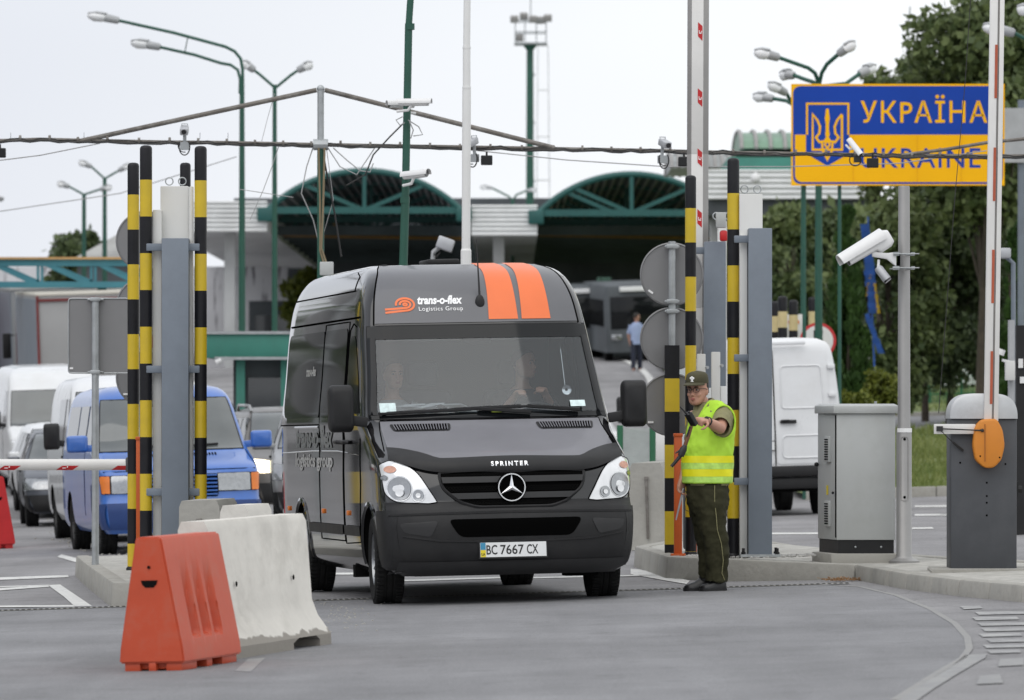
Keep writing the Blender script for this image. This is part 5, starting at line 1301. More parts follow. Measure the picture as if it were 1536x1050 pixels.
def red_barrier(label, x, y, yaw, mt, L=1.05, h=.80, bw=.205, tw=.08):
    t = thing('plastic_barrier', label, 'barrier', M=on_ground(x, y, yaw), group='red plastic barriers')
    sx = lambda z: bw + (tw - bw) * max(0, (z - .09) / (h - .09))
    m = MB()
    # body with sloping sides; three tall grooves pressed into each long side
    ys = sorted(set([0, .02, L - .02, L] + [round(.20 + .0125 * i, 4) for i in range(47)]))
    zs = [.05, .13, .195, .215, .24, .30, .38, .46, .54, .60, .66, h - .02, h]
    def side(sg, y, z):
        g = 0
        for a, b in ((.22, .36), (.42, .56), (.62, .76)):
            if a < y < b and .205 < z < .62:
                u = abs((y - (a + b) / 2) / ((b - a) / 2)); g = max(g, min(1, (1 - u) * 3.2) * (1 if z < .3 else max(0, (.62 - z) / .32)))
        return Vector((sg * (sx(z) - .06 * g) * (1 if z < h - .005 else .92), y, z))
    ny, nz = len(ys), len(zs)
    zs2 = zs
    grid = lambda sg: [side(sg, y, z) for z in zs2 for y in ys]
    for sg in (-1, 1): m.add(grid(sg), [(j * ny + i, j * ny + i + 1, (j + 1) * ny + i + 1, (j + 1) * ny + i) for j in range(nz - 1) for i in range(ny - 1)])
    for y in (0, L): m.add([side(-1, y, z) for z in zs2] + [side(1, y, z) for z in zs2], [(j, j + 1, nz + j + 1, nz + j) for j in range(nz - 1)])
    m.add([side(-1, y, h) for y in ys] + [side(1, y, h) for y in ys], [(i, i + 1, ny + i + 1, ny + i) for i in range(ny - 1)])
    m.add([side(-1, y, .05) for y in ys] + [side(1, y, .05) for y in ys], [(i, i + 1, ny + i + 1, ny + i) for i in range(ny - 1)])
    me = m.mesh('body', [mt], smooth=25); bm = bmesh.new(); bm.from_mesh(me); bmesh.ops.remove_doubles(bm, verts=bm.verts, dist=.0005); bmesh.ops.recalc_face_normals(bm, faces=bm.faces)
    es = [e for e in bm.edges if len(e.link_faces) == 2 and e.calc_face_angle(0) > 1.0]; bmesh.ops.bevel(bm, geom=es, offset=.010, segments=2, affect='EDGES', clamp_overlap=True)
    bm.to_mesh(me); bm.free(); me.polygons.foreach_set('use_smooth', [True] * len(me.polygons)); me.set_sharp_from_angle(angle=R(40))
    obj('body', me, None, t)
    m = MB()                                         # feet under the body, gaps for the fork lift between
    for a, b in ((.02, .30), (.48, .58), (.76, L - .02)):
        m.box((-.13, (a + b) / 2, .028), (.10, b - a, .06)); m.box((.13, (a + b) / 2, .028), (.10, b - a, .06))
    m.box((0, .03, .028), (.05, .05, .06)); m.box((0, .5, .035), (.2, .9, .05))
    obj('foot', m, mt, t, bevel=.01)
    m = MB(); Mx = Matrix.Translation((0, -.001, h - .27)) @ Matrix.Rotation(R(90), 4, 'X')
    m.prism([(-.052, .012), (.052, .012), (.045, -.012), (.025, -.03), (-.025, -.03), (-.045, -.012)], 0, .003, Mx); m.lathe([(.010, 0), (.010, .004)], 12, Matrix.Translation((0, -.001, h - .18)) @ Matrix.Rotation(R(90), 4, 'X'))
    obj('link_hole', m, M['dark'], t)
    return t
red_barrier('orange-red plastic barrier in the left foreground, three grooves in its side', -2.137, 31.66, R(-16), M['red_plastic'])
red_barrier('red plastic barrier cut off by the left edge of the photo, by the dark sedan', -6.36, 66.2, R(20), M['red_plastic2'], h=.9)

# grey cabinet
def cabinet():
    d = 45.3; X0, X1, X2 = [(x - 768) * d / F for x in (1233, 1255, 1343)]; zb = gz(X1, d) + .12
    t = thing('utility_cabinet', 'grey metal utility cabinet with vents on a concrete base, left of the steel pole', 'cabinet', (X1, d, zb))
    top = H - (607 - 625) * d / F - zb
    w = X2 - X1; e = X0 - X1                        # front face and the foreshortened flank at its left
    dep = .62
    def ring(g, z): return [Vector((0 - g, 0 - g, z)), Vector((w + g, 0 - g, z)), Vector((w + g + e * .25, dep + g, z)), Vector((e - g, dep + g, z))]
    z0, z1 = .09, .19
    m = MB(); m.loft([ring(.05, -.06), ring(.05, .085)]); obj('base', m, M['concrete'], t, bevel=.012)
    m = MB(); m.loft([ring(-.012, .086), ring(-.012, .20)]); obj('plinth', m, M['trim'], t)
    m = MB(); m.loft([ring(0, .20), ring(0, top - .075)]); b = obj('housing', m, M['cabinet'], t, bevel=.005)
    m = MB(); m.loft([ring(.028, top - .075), ring(.028, top - .01), ring(-.01, top + .008)]); obj('lid', m, M['cabinet'], t, bevel=.006)
    fl = Vector((e, dep, 0)).normalized(); nx = Vector((-fl.y, fl.x, 0))
    m = MB(); p = fl * .015 + nx * .004; m.bar(Vector((0, 0, .22)) + p, Vector((0, 0, top - .09)) + p, .006, .012); obj('door_gap', m, M['intake'], b)
    for z in (.42, top - .38):
        m = MB(); c = fl * .26 + nx * .008 + Vector((0, 0, z)); Mr = Matrix((fl, nx, Vector((0, 0, 1)))).transposed()
        m.box(c, (.16, .03, .22), 0, Mr); v = obj('vent', m, M['cabinet'], b, bevel=.006)
        m = MB()
        for i in range(9): m.box(c + nx * .016 + Vector((0, 0, -.085 + .021 * i)), (.11, .006, .010), 0, Mr)
        obj('vent_slot', m, M['intake'], v)
    m = MB(); c = fl * .05 + nx * .02 + Vector((0, 0, .60)); m.ball(c, .012, 8, 6); c = fl * .6 + nx * .02 + Vector((0, 0, top * .62)); m.ball(c, .02, 8, 6); obj('lock', m, M['trim'], b)
    m = MB(); Mr = Matrix((fl, nx, Vector((0, 0, 1)))).transposed(); m.box(fl * .3 + nx * .004 + Vector((0, 0, .62)), (.05, .004, .08), 0, Mr); obj('warning_label', m, M['plate_yellow'], b)
    m = MB(); m.tube([(.35, .3, top), (.35, .3, top + .03)], .012, 8); obj('roof_bolt', m, M['galv'], t)
    m = MB()
    for x in (.16, w - .12): m.ball((x, .008, .14), .010, 8, 5)
    obj('plinth_screw', m, M['galv'], t)
cabinet()

# steel pole with the big camera
def camera_pole():
    d = 45.1; X = (1356 - 768) * d / F; zb = gz(X, d) + .12; zt = H - (279 - 625) * d / F - zb
    t = thing('steel_pole', 'thick grey steel pole with rounded foot that carries the white camera', 'pole', (X, d, zb))
    m = MB(); m.lathe([(.13, -.04), (.13, .012), (.085, .03), (.065, .05), (.065, zt * .35), (.054, zt * .36), (.048, zt - .01), (.044, zt)], 28); obj('tube', m, M['lamp_grey'] if False else mat('pole steel', (.30, .295, .29), .42, .45, var=.1, scale=2), t, smooth=50)
    m = MB(); z = H - (703 - 625) * d / F - zb
    e = rpoly([(-.032, -.27), (.032, -.27), (.032, .27), (-.032, .27)], .03); pts = [Vector((p[0] * 1.0, -math.sqrt(max(.0668**2 - p[0]**2, 0)) - .001, z + p[1])) for p in e]
    m.tube(pts + pts[:1], .003, 5); o = obj('service_door', m, M['boom_side'], t)
    m = MB()
    for dz in (.25, -.24): m.ball((0, -.066, z + dz), (.012, .008, .012), 10, 6)
    obj('screw', m, M['intake'], o)
    m = MB()
    for k in range(9): a = R(-150 + 15 * k); m.bar((.0665 * math.cos(a), .0665 * math.sin(a), z + .325), (.0665 * math.cos(a + .26), .0665 * math.sin(a + .26), z + .325), .003, .035)
    obj('label_plate', m, M['vwhite'], t)
camera_pole()
def big_camera():
    d = 44.9; X = (1356 - 768) * d / F
    q = lambda px, py, dy=0: Vector(((px - 768) * d / F, d + dy, H - (py - 625) * d / F))
    t = thing('security_camera', 'large white security camera on the thick steel pole, tilted down to the left', 'camera', q(1345, 395))
    a = q(1262, 392, -.05); b = q(1322, 356, .03)
    ax = (b - a); Lh = ax.length; ax.normalize(); side = Vector((0, 1, 0)).cross(ax).normalized(); up = side if side.z > 0 else -side; sd = ax.cross(up)
    # housing: rounded box, hood: open half shell over it
    def sec(c, w, h, k=14):
        return [c + sd * (w * math.copysign(abs(math.cos(2 * math.pi * i / k)) ** .5, math.cos(2 * math.pi * i / k))) + up * (h * math.copysign(abs(math.sin(2 * math.pi * i / k)) ** .5, math.sin(2 * math.pi * i / k))) for i in range(k)]
    m = MB(); m.loft([sec(a + ax * .045 - up * .03, .055, .04), sec(a + ax * .30 - up * .022, .062, .055), sec(a + ax * .33 - up * .03, .058, .085), sec(b + ax * .03 - up * .03, .058, .08), sec(b + ax * .07 - up * .03, .045, .06)]); h = obj('housing', m, M['camera'], t, world=True, smooth=45)
    m = MB(); outer = []; inner = []
    for s_, wr in ((-.015, .078), (.15, .08), (Lh - .02, .086), (Lh + .02, .088)):
        for lst, e in ((outer, 0), (inner, -.008)):
            lst.append([a + ax * s_ + sd * ((wr + e) * math.cos(R(-12 + 204 * i / 14))) + up * ((wr + e) * 1.0 * math.sin(R(-12 + 204 * i / 14)) - .012) for i in range(15)])
    for lst in (outer, inner): m.loft(lst, 0, False, False, False)
    k = len(outer)
    for r0, r1 in ((outer[0], inner[0]), (outer[-1], inner[-1])): m.add(r0 + r1, [(i, i + 1, 15 + i + 1, 15 + i) for i in range(14)])
    obj('sun_shield', m, M['camera'], h, world=True, smooth=45)
    m = MB(); c = a + ax * .04 - up * .03; m.tube([c + ax * .01, c - ax * .004], .035, 16); obj('lens', m, M['lens'], h, world=True)
    m = MB(); p0 = q(1312, 383); m.tube([q(1314, 373, .02), p0], .02, 10); m.loft([[q(1308, 383) + Vector((0, y, z)) for y, z in ((-.03, -.012), (.03, -.012), (.03, .03), (-.03, .03))], [q(1330, 386) + Vector((0, y, z)) for y, z in ((-.03, -.015), (.03, -.015), (.03, .035), (-.03, .035))], [q(1344, 390) + Vector((0, y, z)) for y, z in ((-.045, -.055), (.045, -.055), (.045, .065), (-.045, .065))]])
    obj('bracket', m, M['camera'], t, world=True, bevel=.006)
    m = MB()
    for py in (381, 402):
        m.box(q(1344, py), (.05, .12, .03)); m.tube([q(1338, py, -.075), q(1378, py, -.075)], .005, 6); m.tube([q(1338, py, .27), q(1374, py, .27)], .005, 6)
        c = q(1356, py, .2)
        m.tube([Vector((c.x + .072 * math.cos(R(g)), d + .2 + .09 * math.sin(R(g)), c.z)) for g in range(0, 361, 24)], .007, 6, caps=False); m.box(q(1369, py), (.03, .12, .026))
    obj('clamp', m, M['galv'], t, world=True)
    m = MB(); m.box(q(1348.5, 391, .03), (.02, .09, .12)); obj('mount_pad', m, M['intake'], t, world=True)
    m = MB(); a2 = q(1316, 401, -.03); b2 = q(1331, 421, -.05); v = (b2 - a2).normalized()
    m.tube([a2, a2 + v * .02, b2 - v * .01], [.030, .038, .038], 12); i = obj('infrared_lamp', m, M['camera_grey'], t, world=True, smooth=40)
    m = MB(); m.tube([b2 - v * .01, b2 + v * .006], .034, 12); obj('lens', m, M['lens'], i, world=True)
    m = MB(); m.tube([q(1318, 390), q(1317, 402, -.03)], .012, 8); obj('lamp_arm', m, M['camera'], t, world=True)
big_camera()

# barrier machine at the right with upright boom
def machine():
    d = 42.4; X = (1475.5 - 768) * d / F; zb = gz(X, d) + .12; s_ = F / d
    t = thing('barrier_machine', 'dark grey barrier machine with silver dome, orange hub and upright boom at right', 'barrier', (X, d, zb))
    z = lambda y: H - (y - 625) / s_ - zb; x = lambda px: (px - 768) / s_ - X
    hw = (x(1525) - x(1426)) / 2; top = z(628)
    m = MB(); m.box((0, .2, top / 2), (hw * 2, .42, top)); b = obj('housing', m, M['machine'], t, bevel=.012)
    m = MB()                                          # rounded cap
    n = 12; pr = [(-hw - .006, top + .0)] + [(-(hw + .006) * math.cos(R(a)) ** .55 if a < 90 else 0, top + (z(590) - top) * math.sin(R(a)) ** .8) for a in range(6, 90, 7)]
    pr = pr + [(-p[0], p[1]) for p in reversed(pr)]
    m.loft([[Vector((p[0] * k, y, top + (p[1] - top) * k)) for p in pr] for y, k in ((-.035, .9), (-.02, 1), (.42, 1), (.44, .9))]); obj('dome', m, M['dome'], t, smooth=50, bevel=0)
    m = MB()
    for (px, py) in ((1440, 694), (1508, 696), (1480, 724), (1480, 744), (1480, 754), (1480, 773)): m.ball((x(px), -.012, z(py)), (.008, .004, .008), 8, 5)
    obj('screw', m, M['intake'], b)
    m = MB(); e = [(x(a), z(c)) for a, c in ((1470, 629), (1493, 628), (1502, 645), (1505, 668), (1500, 690), (1488, 702), (1475, 702), (1461, 690), (1457, 668), (1460, 640))]
    Mx = Matrix.Translation((0, -.012, 0)) @ Matrix.Rotation(R(90), 4, 'X'); m.prism([(a, c) for a, c in rpoly(e, .03, 4)], 0, .13, Mx); h = obj('hub', m, M['hub'], t, bevel=.018, smooth=45)
    m = MB(); m.bar((x(1475), -.145, z(636)), (x(1475), -.145, z(692)), .006, .008); obj('hub_groove', m, mat('groove', (.34, .12, .015), .6), h)
    for (px, py) in ((1468, 645), (1468, 684), (1497, 686)):
        m = MB(); m.ball((x(px), -.142, z(py)), (.007, .004, .007), 8, 5); obj('screw', m, M['intake'], h)
    zt = H + 650 / s_ - zb; lean = .010
    m = MB(); m.loft([[Vector((a + lean * q * 2, y, zz)) for a, y in ((x(1475), -.07), (x(1486.5), -.075), (x(1486.5), -.01), (x(1475), -.01))] for zz, q in ((z(632), 0), (zt, 2.6))]); o = obj('boom', m, M['boom'], t, bevel=.006)
    m = MB(); m.loft([[Vector((a + lean * q * 2, y, zz)) for a, y in ((x(1486.6), -.05), (x(1489.5), -.05), (x(1489.5), -.01), (x(1486.6), -.01))] for zz, q in ((z(632), 0), (zt, 2.6))]); obj('rubber_strip', m, M['boom_side'], o)
    m = MB(); m.loft([[Vector((a + lean * q * 2, y, zz)) for a, y in ((x(1489.5), -.068), (x(1496.5), -.060), (x(1496.5), -.01), (x(1489.5), -.01))] for zz, q in ((z(632), 0), (zt, 2.6))]); obj('boom_flange', m, M['boom'], o, bevel=.004)
    for y0, y1 in ((-60, -20), (68, 148), (222, 302), (375, 455), (527, 606)):
        m = MB(); qa = 2.6 * (z(y1) - z(632)) / (zt - z(632)); qb = 2.6 * (z(y0) - z(632)) / (zt - z(632))
        m.loft([[Vector((a + lean * q * 2, y, zz)) for a, y in ((x(1483), -.078), (x(1487), -.078), (x(1487), -.07), (x(1483), -.07))] for zz, q in ((z(y1), qa), (z(y0), qb))]); obj('reflector', m, M['reflect_old'], o)
    m = MB(); m.box(((x(1400) + x(1462)) / 2, -.06, z(643.5)), (x(1462) - x(1400), .05, z(636) - z(651))); c = obj('counter_arm', m, M['boom'], t, bevel=.005)
    m = MB(); m.tube([(x(1408), -.095, z(643)), (x(1470), -.15, z(645.5))], .006, 6); m.ball((x(1471), -.15, z(645.5)), .014, 8, 6); obj('control_rod', m, M['cable'], c)
    m = MB(); m.tube([(x(1410), -.09, z(646)), (x(1432), -.05, z(667)), (x(1445), -.02, z(676))], .004, 5); m.tube([(x(1428), -.05, z(663)), (x(1444), -.03, z(676))], .010, 6); m.box((x(1408), -.092, z(643)), (.05, .03, .04)); obj('cable', m, M['cable'], c)
    m = MB(); m.loft([[Vector((a * k, y, zz)) for a, y in ((-.44, -.32), (.50, -.30), (.52, .62), (-.40, .60))] for zz, k in ((-.05, 1), (.0, 1), (.012, .97))]); obj('base', m, M['kerb'], t)
    m = MB(); m.tube([(hw + .02, .1, z(734)), (hw + .05, .1, z(734))], .03, 10); m.box((hw + .012, .1, z(734)), (.02, .05, .12)); obj('lock', m, M['trim'], t)
machine()
# ================================================================== gantry, lamps, masts, sign
def gantry():
    d = 55.0; q = lambda px, py, dd=0: P(px, py, d + dd)
    X = (481 - 768) * d / F
    t = thing('cable_gantry', 'weathered pipe gantry with a cable bundle spanning the road and braced to a central post', 'gantry', (X, d, gz(X, d)))
    m = MB(); m.tube([(X, d, gz(X, d)), q(481, 215)], .036, 12); obj('post', m, M['green_pole'], t, world=True)
    m = MB(); m.tube([q(481, 215), q(481, 133)], .034, 12); m.ball(q(481, 133), .04, 10, 6); m.tube([q(470, 217), q(492, 217)], .06, 10); obj('post_top', m, M['galv'], t, world=True)
    for a, b in (((475, 135), (118, 212)), ((487, 135), (832, 222))):
        m = MB(); m.tube([q(*a), q(*b)], .025, 8); obj('brace', m, M['rust'], t, world=True)
    pts = [(-60, 210), (0, 211), (60, 209), (145, 211), (240, 213), (340, 214), (481, 217), (600, 219), (720, 221), (830, 223), (990, 226), (1100, 229), (1225, 231), (1340, 233), (1480, 234), (1600, 234)]
    m = MB(); m.tube([q(*p) for p in pts], .019, 8); obj('pipe', m, M['rust'], t, world=True)
    m = MB(); pl = []
    r2 = random.Random(3)
    for (a, b), (c, e) in zip(pts[:-1], pts[1:]):
        n = max(2, int((c - a) / 14))
        for i in range(n): pl.append(q(a + (c - a) * i / n, b + (e - b) * i / n + 2.4 + r2.uniform(-1.2, 1.6), -.04))
    m.tube(pl, .011, 6); pl2 = [p + Vector((0, .03, .012 + .02 * r2.random())) for p in pl]; m.tube(pl2, .010, 6); obj('cable_bundle', m, M['cable'], t, world=True)
    m = MB()
    for p in pl[::3]: m.tube([p + Vector((-.012, .02, .03)), p + Vector((.012, .02, .03))], .030, 8)
    obj('cable_tie', m, M['rust'], t, world=True)
    m = MB(); m.tube([q(x, y) for x, y in ((1350, 233), (1420, 224), (1480, 214), (1560, 206))], .020, 6); obj('branch_cable', m, M['rust'], t, world=True)
    m = MB()
    def hang(p, mt=None, r=.006): m.tube([q(*a) for a in p], r, 5)
    hang([(470, 220), (460, 250), (452, 290), (470, 330), (482, 380)]); hang([(492, 222), (510, 250), (535, 262), (550, 240), (562, 222)]); hang([(500, 222), (520, 240), (540, 256), (555, 258), (560, 245)])
    hang([(420, 214), (408, 250), (395, 285), (375, 330)], r=.004); hang([(412, 140), (402, 175), (392, 214)], r=.003); hang([(360, 284), (400, 290), (440, 296)], r=.004); hang([(490, 224), (500, 300), (478, 375)], r=.004)
    obj('loose_wire', m, M['cable_grey'], t, world=True)
    m = MB(); m.tube([q(484, 225), q(490, 260), q(502, 320), q(512, 385)], .011, 6); m.tube([q(608, 182), q(585, 205), q(560, 232), q(548, 262), (q(520, 278))], .009, 6); obj('loose_cable', m, M['cable'], t, world=True)
    m = MB(); m.tube([q(487, 222, -.05), q(485, 300, -.05), q(482, 372, -.05), q(490, 396, -.05)], .012, 6); m.tube([q(478, 222, -.05), q(480, 300, -.05), q(480, 376, -.05), q(486, 396, -.05)], .010, 6); obj('conduit', m, M['cable_tan'], t, world=True)
    m = MB(); m.box(q(490, 403, -.08), (.14, .10, .14)); obj('junction_box', m, M['cabinet'], t, world=True, bevel=.01)
    m = MB()
    for x in (16, 126, 300, 342, 1040): m.tube([q(x, 209), q(x, 199)], .003, 4)
    obj('spike', m, M['galv'], t, world=True)
gantry()

def cam_unit(label, px, py, d, kind='loop', yaw=0, name='security_camera'):
    c = P(px, py, d); t = thing(name, label, 'camera', c, yaw, group='cameras along the overhead pipe')
    if kind == 'loop':       # lamp-like camera clipped to the pipe with a coil of cable
        m = MB(); m.box((0, -.05, .07), (.085, .16, .07), 0, Matrix.Rotation(R(18), 3, 'X')); h = obj('housing', m, M['camera_grey'], t, bevel=.012)
        m = MB(); m.tube([(0, -.13, .05), (0, -.142, .047)], .026, 12); obj('lens', m, M['lens'], h)
        m = MB(); m.tube([(0, 0, .05), (0, .02, -.09)], .018, 8); m.box((0, .0, -.09), (.09, .06, .08)); m.tube([(-.03, 0, .10), (-.03, 0, .14), (.03, 0, .14), (.03, 0, .10)], .006, 6); obj('bracket', m, M['galv'], t)
        m = MB(); m.tube([(.055 * math.cos(R(a)), -.03, -.10 + .085 * math.sin(R(a))) for a in range(-200, 60, 20)], .007, 6); m.tube([(-.065 * math.cos(R(a)), -.04, -.09 + .065 * math.sin(R(a))) for a in range(-100, 60, 20)], .006, 6); obj('cable_loop', m, M['cable'], t)
    elif kind == 'bullet':
        m = MB(); m.tube([(-.14, .0, .0), (.02, 0, .0), (.12, 0, .0)], [.034, .036, .036], 12); h = obj('housing', m, M['camera'], t, smooth=40)
        m = MB(); m.loft([[Vector((x, .045 * math.cos(R(a)), .045 * math.sin(R(a)))) for a in range(-10, 191, 20)] for x in (-.16, .15)], 0, False, False, False); obj('sun_shield', m, M['camera'], h, smooth=50)
        m = MB(); m.tube([(.12, 0, 0), (.126, 0, 0)], .032, 12); obj('lens', m, M['lens'], h)
        m = MB(); m.tube([(-.03, 0, -.03), (-.06, 0, -.08), (-.16, 0, -.09)], .015, 8); obj('bracket', m, M['camera'], t)
    else:                    # small dark box lamp
        m = MB(); m.box((0, 0, -.03), (.12, .06, .10)); h = obj('housing', m, M['trim'], t, bevel=.01); m = MB(); m.tube([(0, 0, .02), (0, 0, .06)], .012, 6); obj('bracket', m, M['trim'], t)
        m = MB(); m.box((0, -.032, -.03), (.10, .006, .08)); obj('lamp_face', m, M['glass_dark'], h)
    return t
cam_unit('camera with hanging cable loops on the overhead pipe, above the left striped poles', 277, 206, 54.9)
cam_unit('camera with cable loop on the overhead pipe, right of the white pole', 711, 224, 54.9, yaw=R(-30))
cam_unit('camera on the overhead pipe between the floodlight mast and the raised boom', 994, 226, 54.9, yaw=R(25))
cam_unit('small dark box lamp on the overhead pipe, right of the white pole', 730, 236, 54.9, 'box', name='lamp_box')
cam_unit('small dark box lamp on the overhead pipe, in front of the blue and yellow sign', 1309, 240, 54.8, 'box', name='lamp_box')
cam_unit('small dark box lamp on the overhead pipe at the left edge of the photo', 0, 225, 54.9, 'box', name='lamp_box')
cam_unit('small dark box lamp on the overhead pipe behind the raised boom', 1026, 238, 54.9, 'box', name='lamp_box')
t = cam_unit('white camera on the overhead pipe, in front of the letters UKRAINE', 1283, 222, 54.8, 'bullet', R(-40)); t.rotation_euler = (0, R(42), R(-50)); t.scale = (.8, .75, .75)
c = P(1283, 240, 54.8); m = MB(); m.tube([(c.x + .06 * math.cos(R(a)), c.y, c.z + .06 * math.sin(R(a))) for a in range(120, 400, 20)], .007, 6); m.box((c.x + .02, c.y, c.z + .01), (.07, .05, .07)); single('cable_coil', m, M['cable'], 'coil of cable and small box under the white camera on the overhead pipe', 'cable', c)
t = cam_unit('white camera under the two pole cameras, half way up the green pole', 624, 262, 50.8, 'bullet', R(0)); t.rotation_euler = (0, R(-4), R(-35))
t = cam_unit('upper right of the two long white cameras on the green pole', 622, 154, 50.8, 'bullet', R(-12)); t.scale = (1.1, .9, .9)
t = cam_unit('upper left of the two long white cameras on the green pole', 601, 157, 51.1, 'bullet', R(200)); t.scale = (.95, .9, .9)

# green leaning pole, white pole
d = 51.0; a = Vector(((605 - 768) * d / F, d, gz(-1, d))); b = P(617, -20, d)
b0 = P(605, 395, d); m = MB(); m.tube([a, b0], .044, 14); m.tube([b0, P(608, 300, d)], .041, 14); m.tube([P(608, 300, d), P(613, 40, d)], .037, 14); m.tube([P(613, 40, d), b], .033, 14)
for y in (300, 155, 40): m.tube([P(611.5 - (y - 155) * .028, y, d) - Vector((0, 0, .03)), P(611.5 - (y - 155) * .028, y, d) + Vector((0, 0, .03))], .047, 14)
single('steel_pole', m, M['green_pole'], 'slightly leaning dark green pole carrying three white cameras', 'pole', a)
m = MB(); 
for p in ([(612, 180), (628, 190), (634, 202), (620, 204)], [(604, 175), (594, 180), (600, 188), (607, 184)], [(614, 182), (620, 195), (616, 208)]): m.tube([P(x, y, 50.9) for x, y in p], .006, 5)
single('loose_wire', m, M['cable_grey'], 'loose thin wires looping below the two cameras on the green pole', 'wire', P(612, 190, 50.9))
d = 50.2; a = Vector(((699 - 768) * d / F, d, gz(-.4, d))); m = MB(); m.tube([a, P(699, 376, d)], .05, 16); m.tube([P(699, 376, d), P(699, 373, d)], [.05, .042], 16); m.tube([P(699, 373, d), P(700, 134, d)], .041, 16); m.tube([P(700, 134, d), P(700, 70, d)], .036, 16); m.tube([P(700, 70, d), P(701, -20, d)], .033, 16)
m.tube([P(700, 133, d), P(700, 130, d)], .041, 16); m.tube([P(700, 73, d), P(700, 70, d)], .039, 16)
single('flag_pole', m, M['white'], 'white stepped pole behind the black van', 'pole', a)

# street lamps
def lamp_head(m, c, dirn, L_=.62, w=.16):
    """housing, bowl; dirn = outward unit vector"""
    dirn = Vector(dirn).normalized(); Mf = frame(dirn); 
    def sec(s_, a, b, dz=0): return [c + dirn * s_ + Mf @ Vector((a * math.cos(2 * math.pi * i / 12), b * math.sin(2 * math.pi * i / 12), 0)) + Vector((0, 0, dz)) for i in range(12)]
    m.loft([sec(0, .045, .05), sec(.03, .07, .07), sec(L_ * .45, .085, .08)], 0)
    m.loft([sec(L_ * .45, .08, .075), sec(L_ * .55, w * .85, .085, -.01), sec(L_ * .78, w * .95, .09, -.02), sec(L_ * .95, w * .55, .055, -.02), sec(L_, .03, .02, -.02)], 1)
    m.loft([sec(L_ * .40, .086, .03, .075), sec(L_ * .7, w * .8, .035, .06), sec(L_ * .98, w * .5, .02, .02)], 0)
def street_lamp(label, px, d, ytop, arms, r=.06, group='street lamps', ybase=None, thick=.035):
    """arms: list of (list of pixel points from pole outwards) ending at the lamp head"""
    X = (px - 768) * d / F; g = gz(X, d); t = thing('street_lamp', label, 'street lamp', (X, d, g), group=group)
    m = MB(); m.tube([(X, d, g), P(px, (ytop + 625) / 2, d), P(px, ytop, d)], [r * 1.2, r, r * .75], 10); obj('pole', m, M['green_pole'], t, world=True)
    for pts, dy in arms:
        w = [P(x, y, d) for x, y in pts]; n = len(w)
        for i, p in enumerate(w): p.y += dy * i / (n - 1)
        m = MB(); m.tube(w[:-1], thick, 8); a = obj('arm', m, M['green_pole'], t, world=True)
        v = w[-1] - w[-2]; m = MB(); lamp_head(m, w[-2], v, v.length, min(.17, v.length * .20)); obj('lamp_head', m, [M['lamp_grey'], M['lamp_glass' if group else 'lamp_grey']], a, world=True, smooth=50)
    return t
def bend(px, y0, r, x1, y1, head):
    """pole top bends over to the left like a swan neck"""
    pts = [(px, y0 + r * .9)]
    k = (y1 - (y0)) / (x1 - (px - r * 1.1))
    for a in range(0, 91, 15): pts.append((px - r * 1.1 * (1 - math.cos(R(a))), y0 + r * .9 - r * math.sin(R(a)) * .95))
    return pts + [(x1, y1), head]
street_lamp('tall green lamp post with two long parallel arms to the left, top one reaching higher', 363, 100, 118, [([(364, 140), (364, 105), (361, 88), (352, 77), (338, 70), (260, 49), (179, 31), (131, 21)], 0), ([(360, 140), (360, 118), (356, 104), (345, 96), (330, 93), (290, 80), (238, 68), (193, 59)], .6)], .062, thick=.03)
m = MB(); m.tube([P(282, 55, 100.2), P(277, 79, 100.4)], .01, 5); single('brace_rod', m, M['green_pole'], 'thin rod joining the two arms of the tall left lamp post', 'rod', P(277, 79, 100.4))
street_lamp('green lamp post with two arms in a V, just left of the cable gantry peak', 412, 104, 127, [([(413, 132), (390, 112), (382, 106), (364, 92)], 0), ([(413, 132), (436, 113), (446, 106), (469, 94)], 0)], .055, thick=.028)
street_lamp('far lamp post with two arms in a V, upper of the two at far left', 157, 150, 268, [([(157, 268), (137, 250), (118, 242)], 0), ([(157, 268), (178, 256), (196, 246)], 0)], .075, thick=.03)
street_lamp('far lamp post with two arms in a V, lower of the two at far left', 126, 150, 292, [([(126, 292), (104, 280), (86, 274)], 0), ([(126, 292), (150, 284), (168, 280)], 0)], .075, thick=.03)
street_lamp('far lamp post with two arms, seen above the canopy between the two arches', 769, 215, 298, [([(769, 300), (762, 294), (738, 282), (720, 280)], 0), ([(769, 300), (775, 292), (790, 286), (806, 284)], 0)], .09, thick=.04)
street_lamp('green lamp post with four arms above the left end of the blue and yellow sign', 1228, 87, 122, [([(1229, 126), (1222, 110), (1212, 103), (1168, 88), (1130, 78)], -.3), ([(1229, 126), (1232, 110), (1239, 98), (1255, 84), (1280, 66)], -.5), ([(1229, 126), (1210, 118), (1194, 110), (1174, 106)], .8), ([(1229, 130), (1270, 124), (1292, 108), (1318, 94)], .8)], .062, thick=.034)
street_lamp('green lamp post whose two heads show left of the sign edge', 1205, 94, 160, [([(1205, 166), (1185, 152), (1178, 142), (1150, 128)], -.6), ([(1205, 166), (1180, 150), (1162, 146), (1132, 140)], .6)], .05, thick=.034)
street_lamp('green lamp post at the right edge with two white heads in front of the tree', 1562, 80, 66, [([(1562, 70), (1545, 62), (1522, 50), (1474, 38)], 0), ([(1562, 60), (1556, 34), (1548, 24), (1522, 14)], -.5)], .06, thick=.03)
m = MB(); m.lathe([(.02, 0), (.16, .02), (.2, .12), (.03, .2)], 14, Matrix.Translation(P(-4, 303, 150))); single('street_lamp', m, M['lamp_grey'], 'far lamp head just entering at the left edge of the photo', 'street lamp', P(-4, 303, 150))

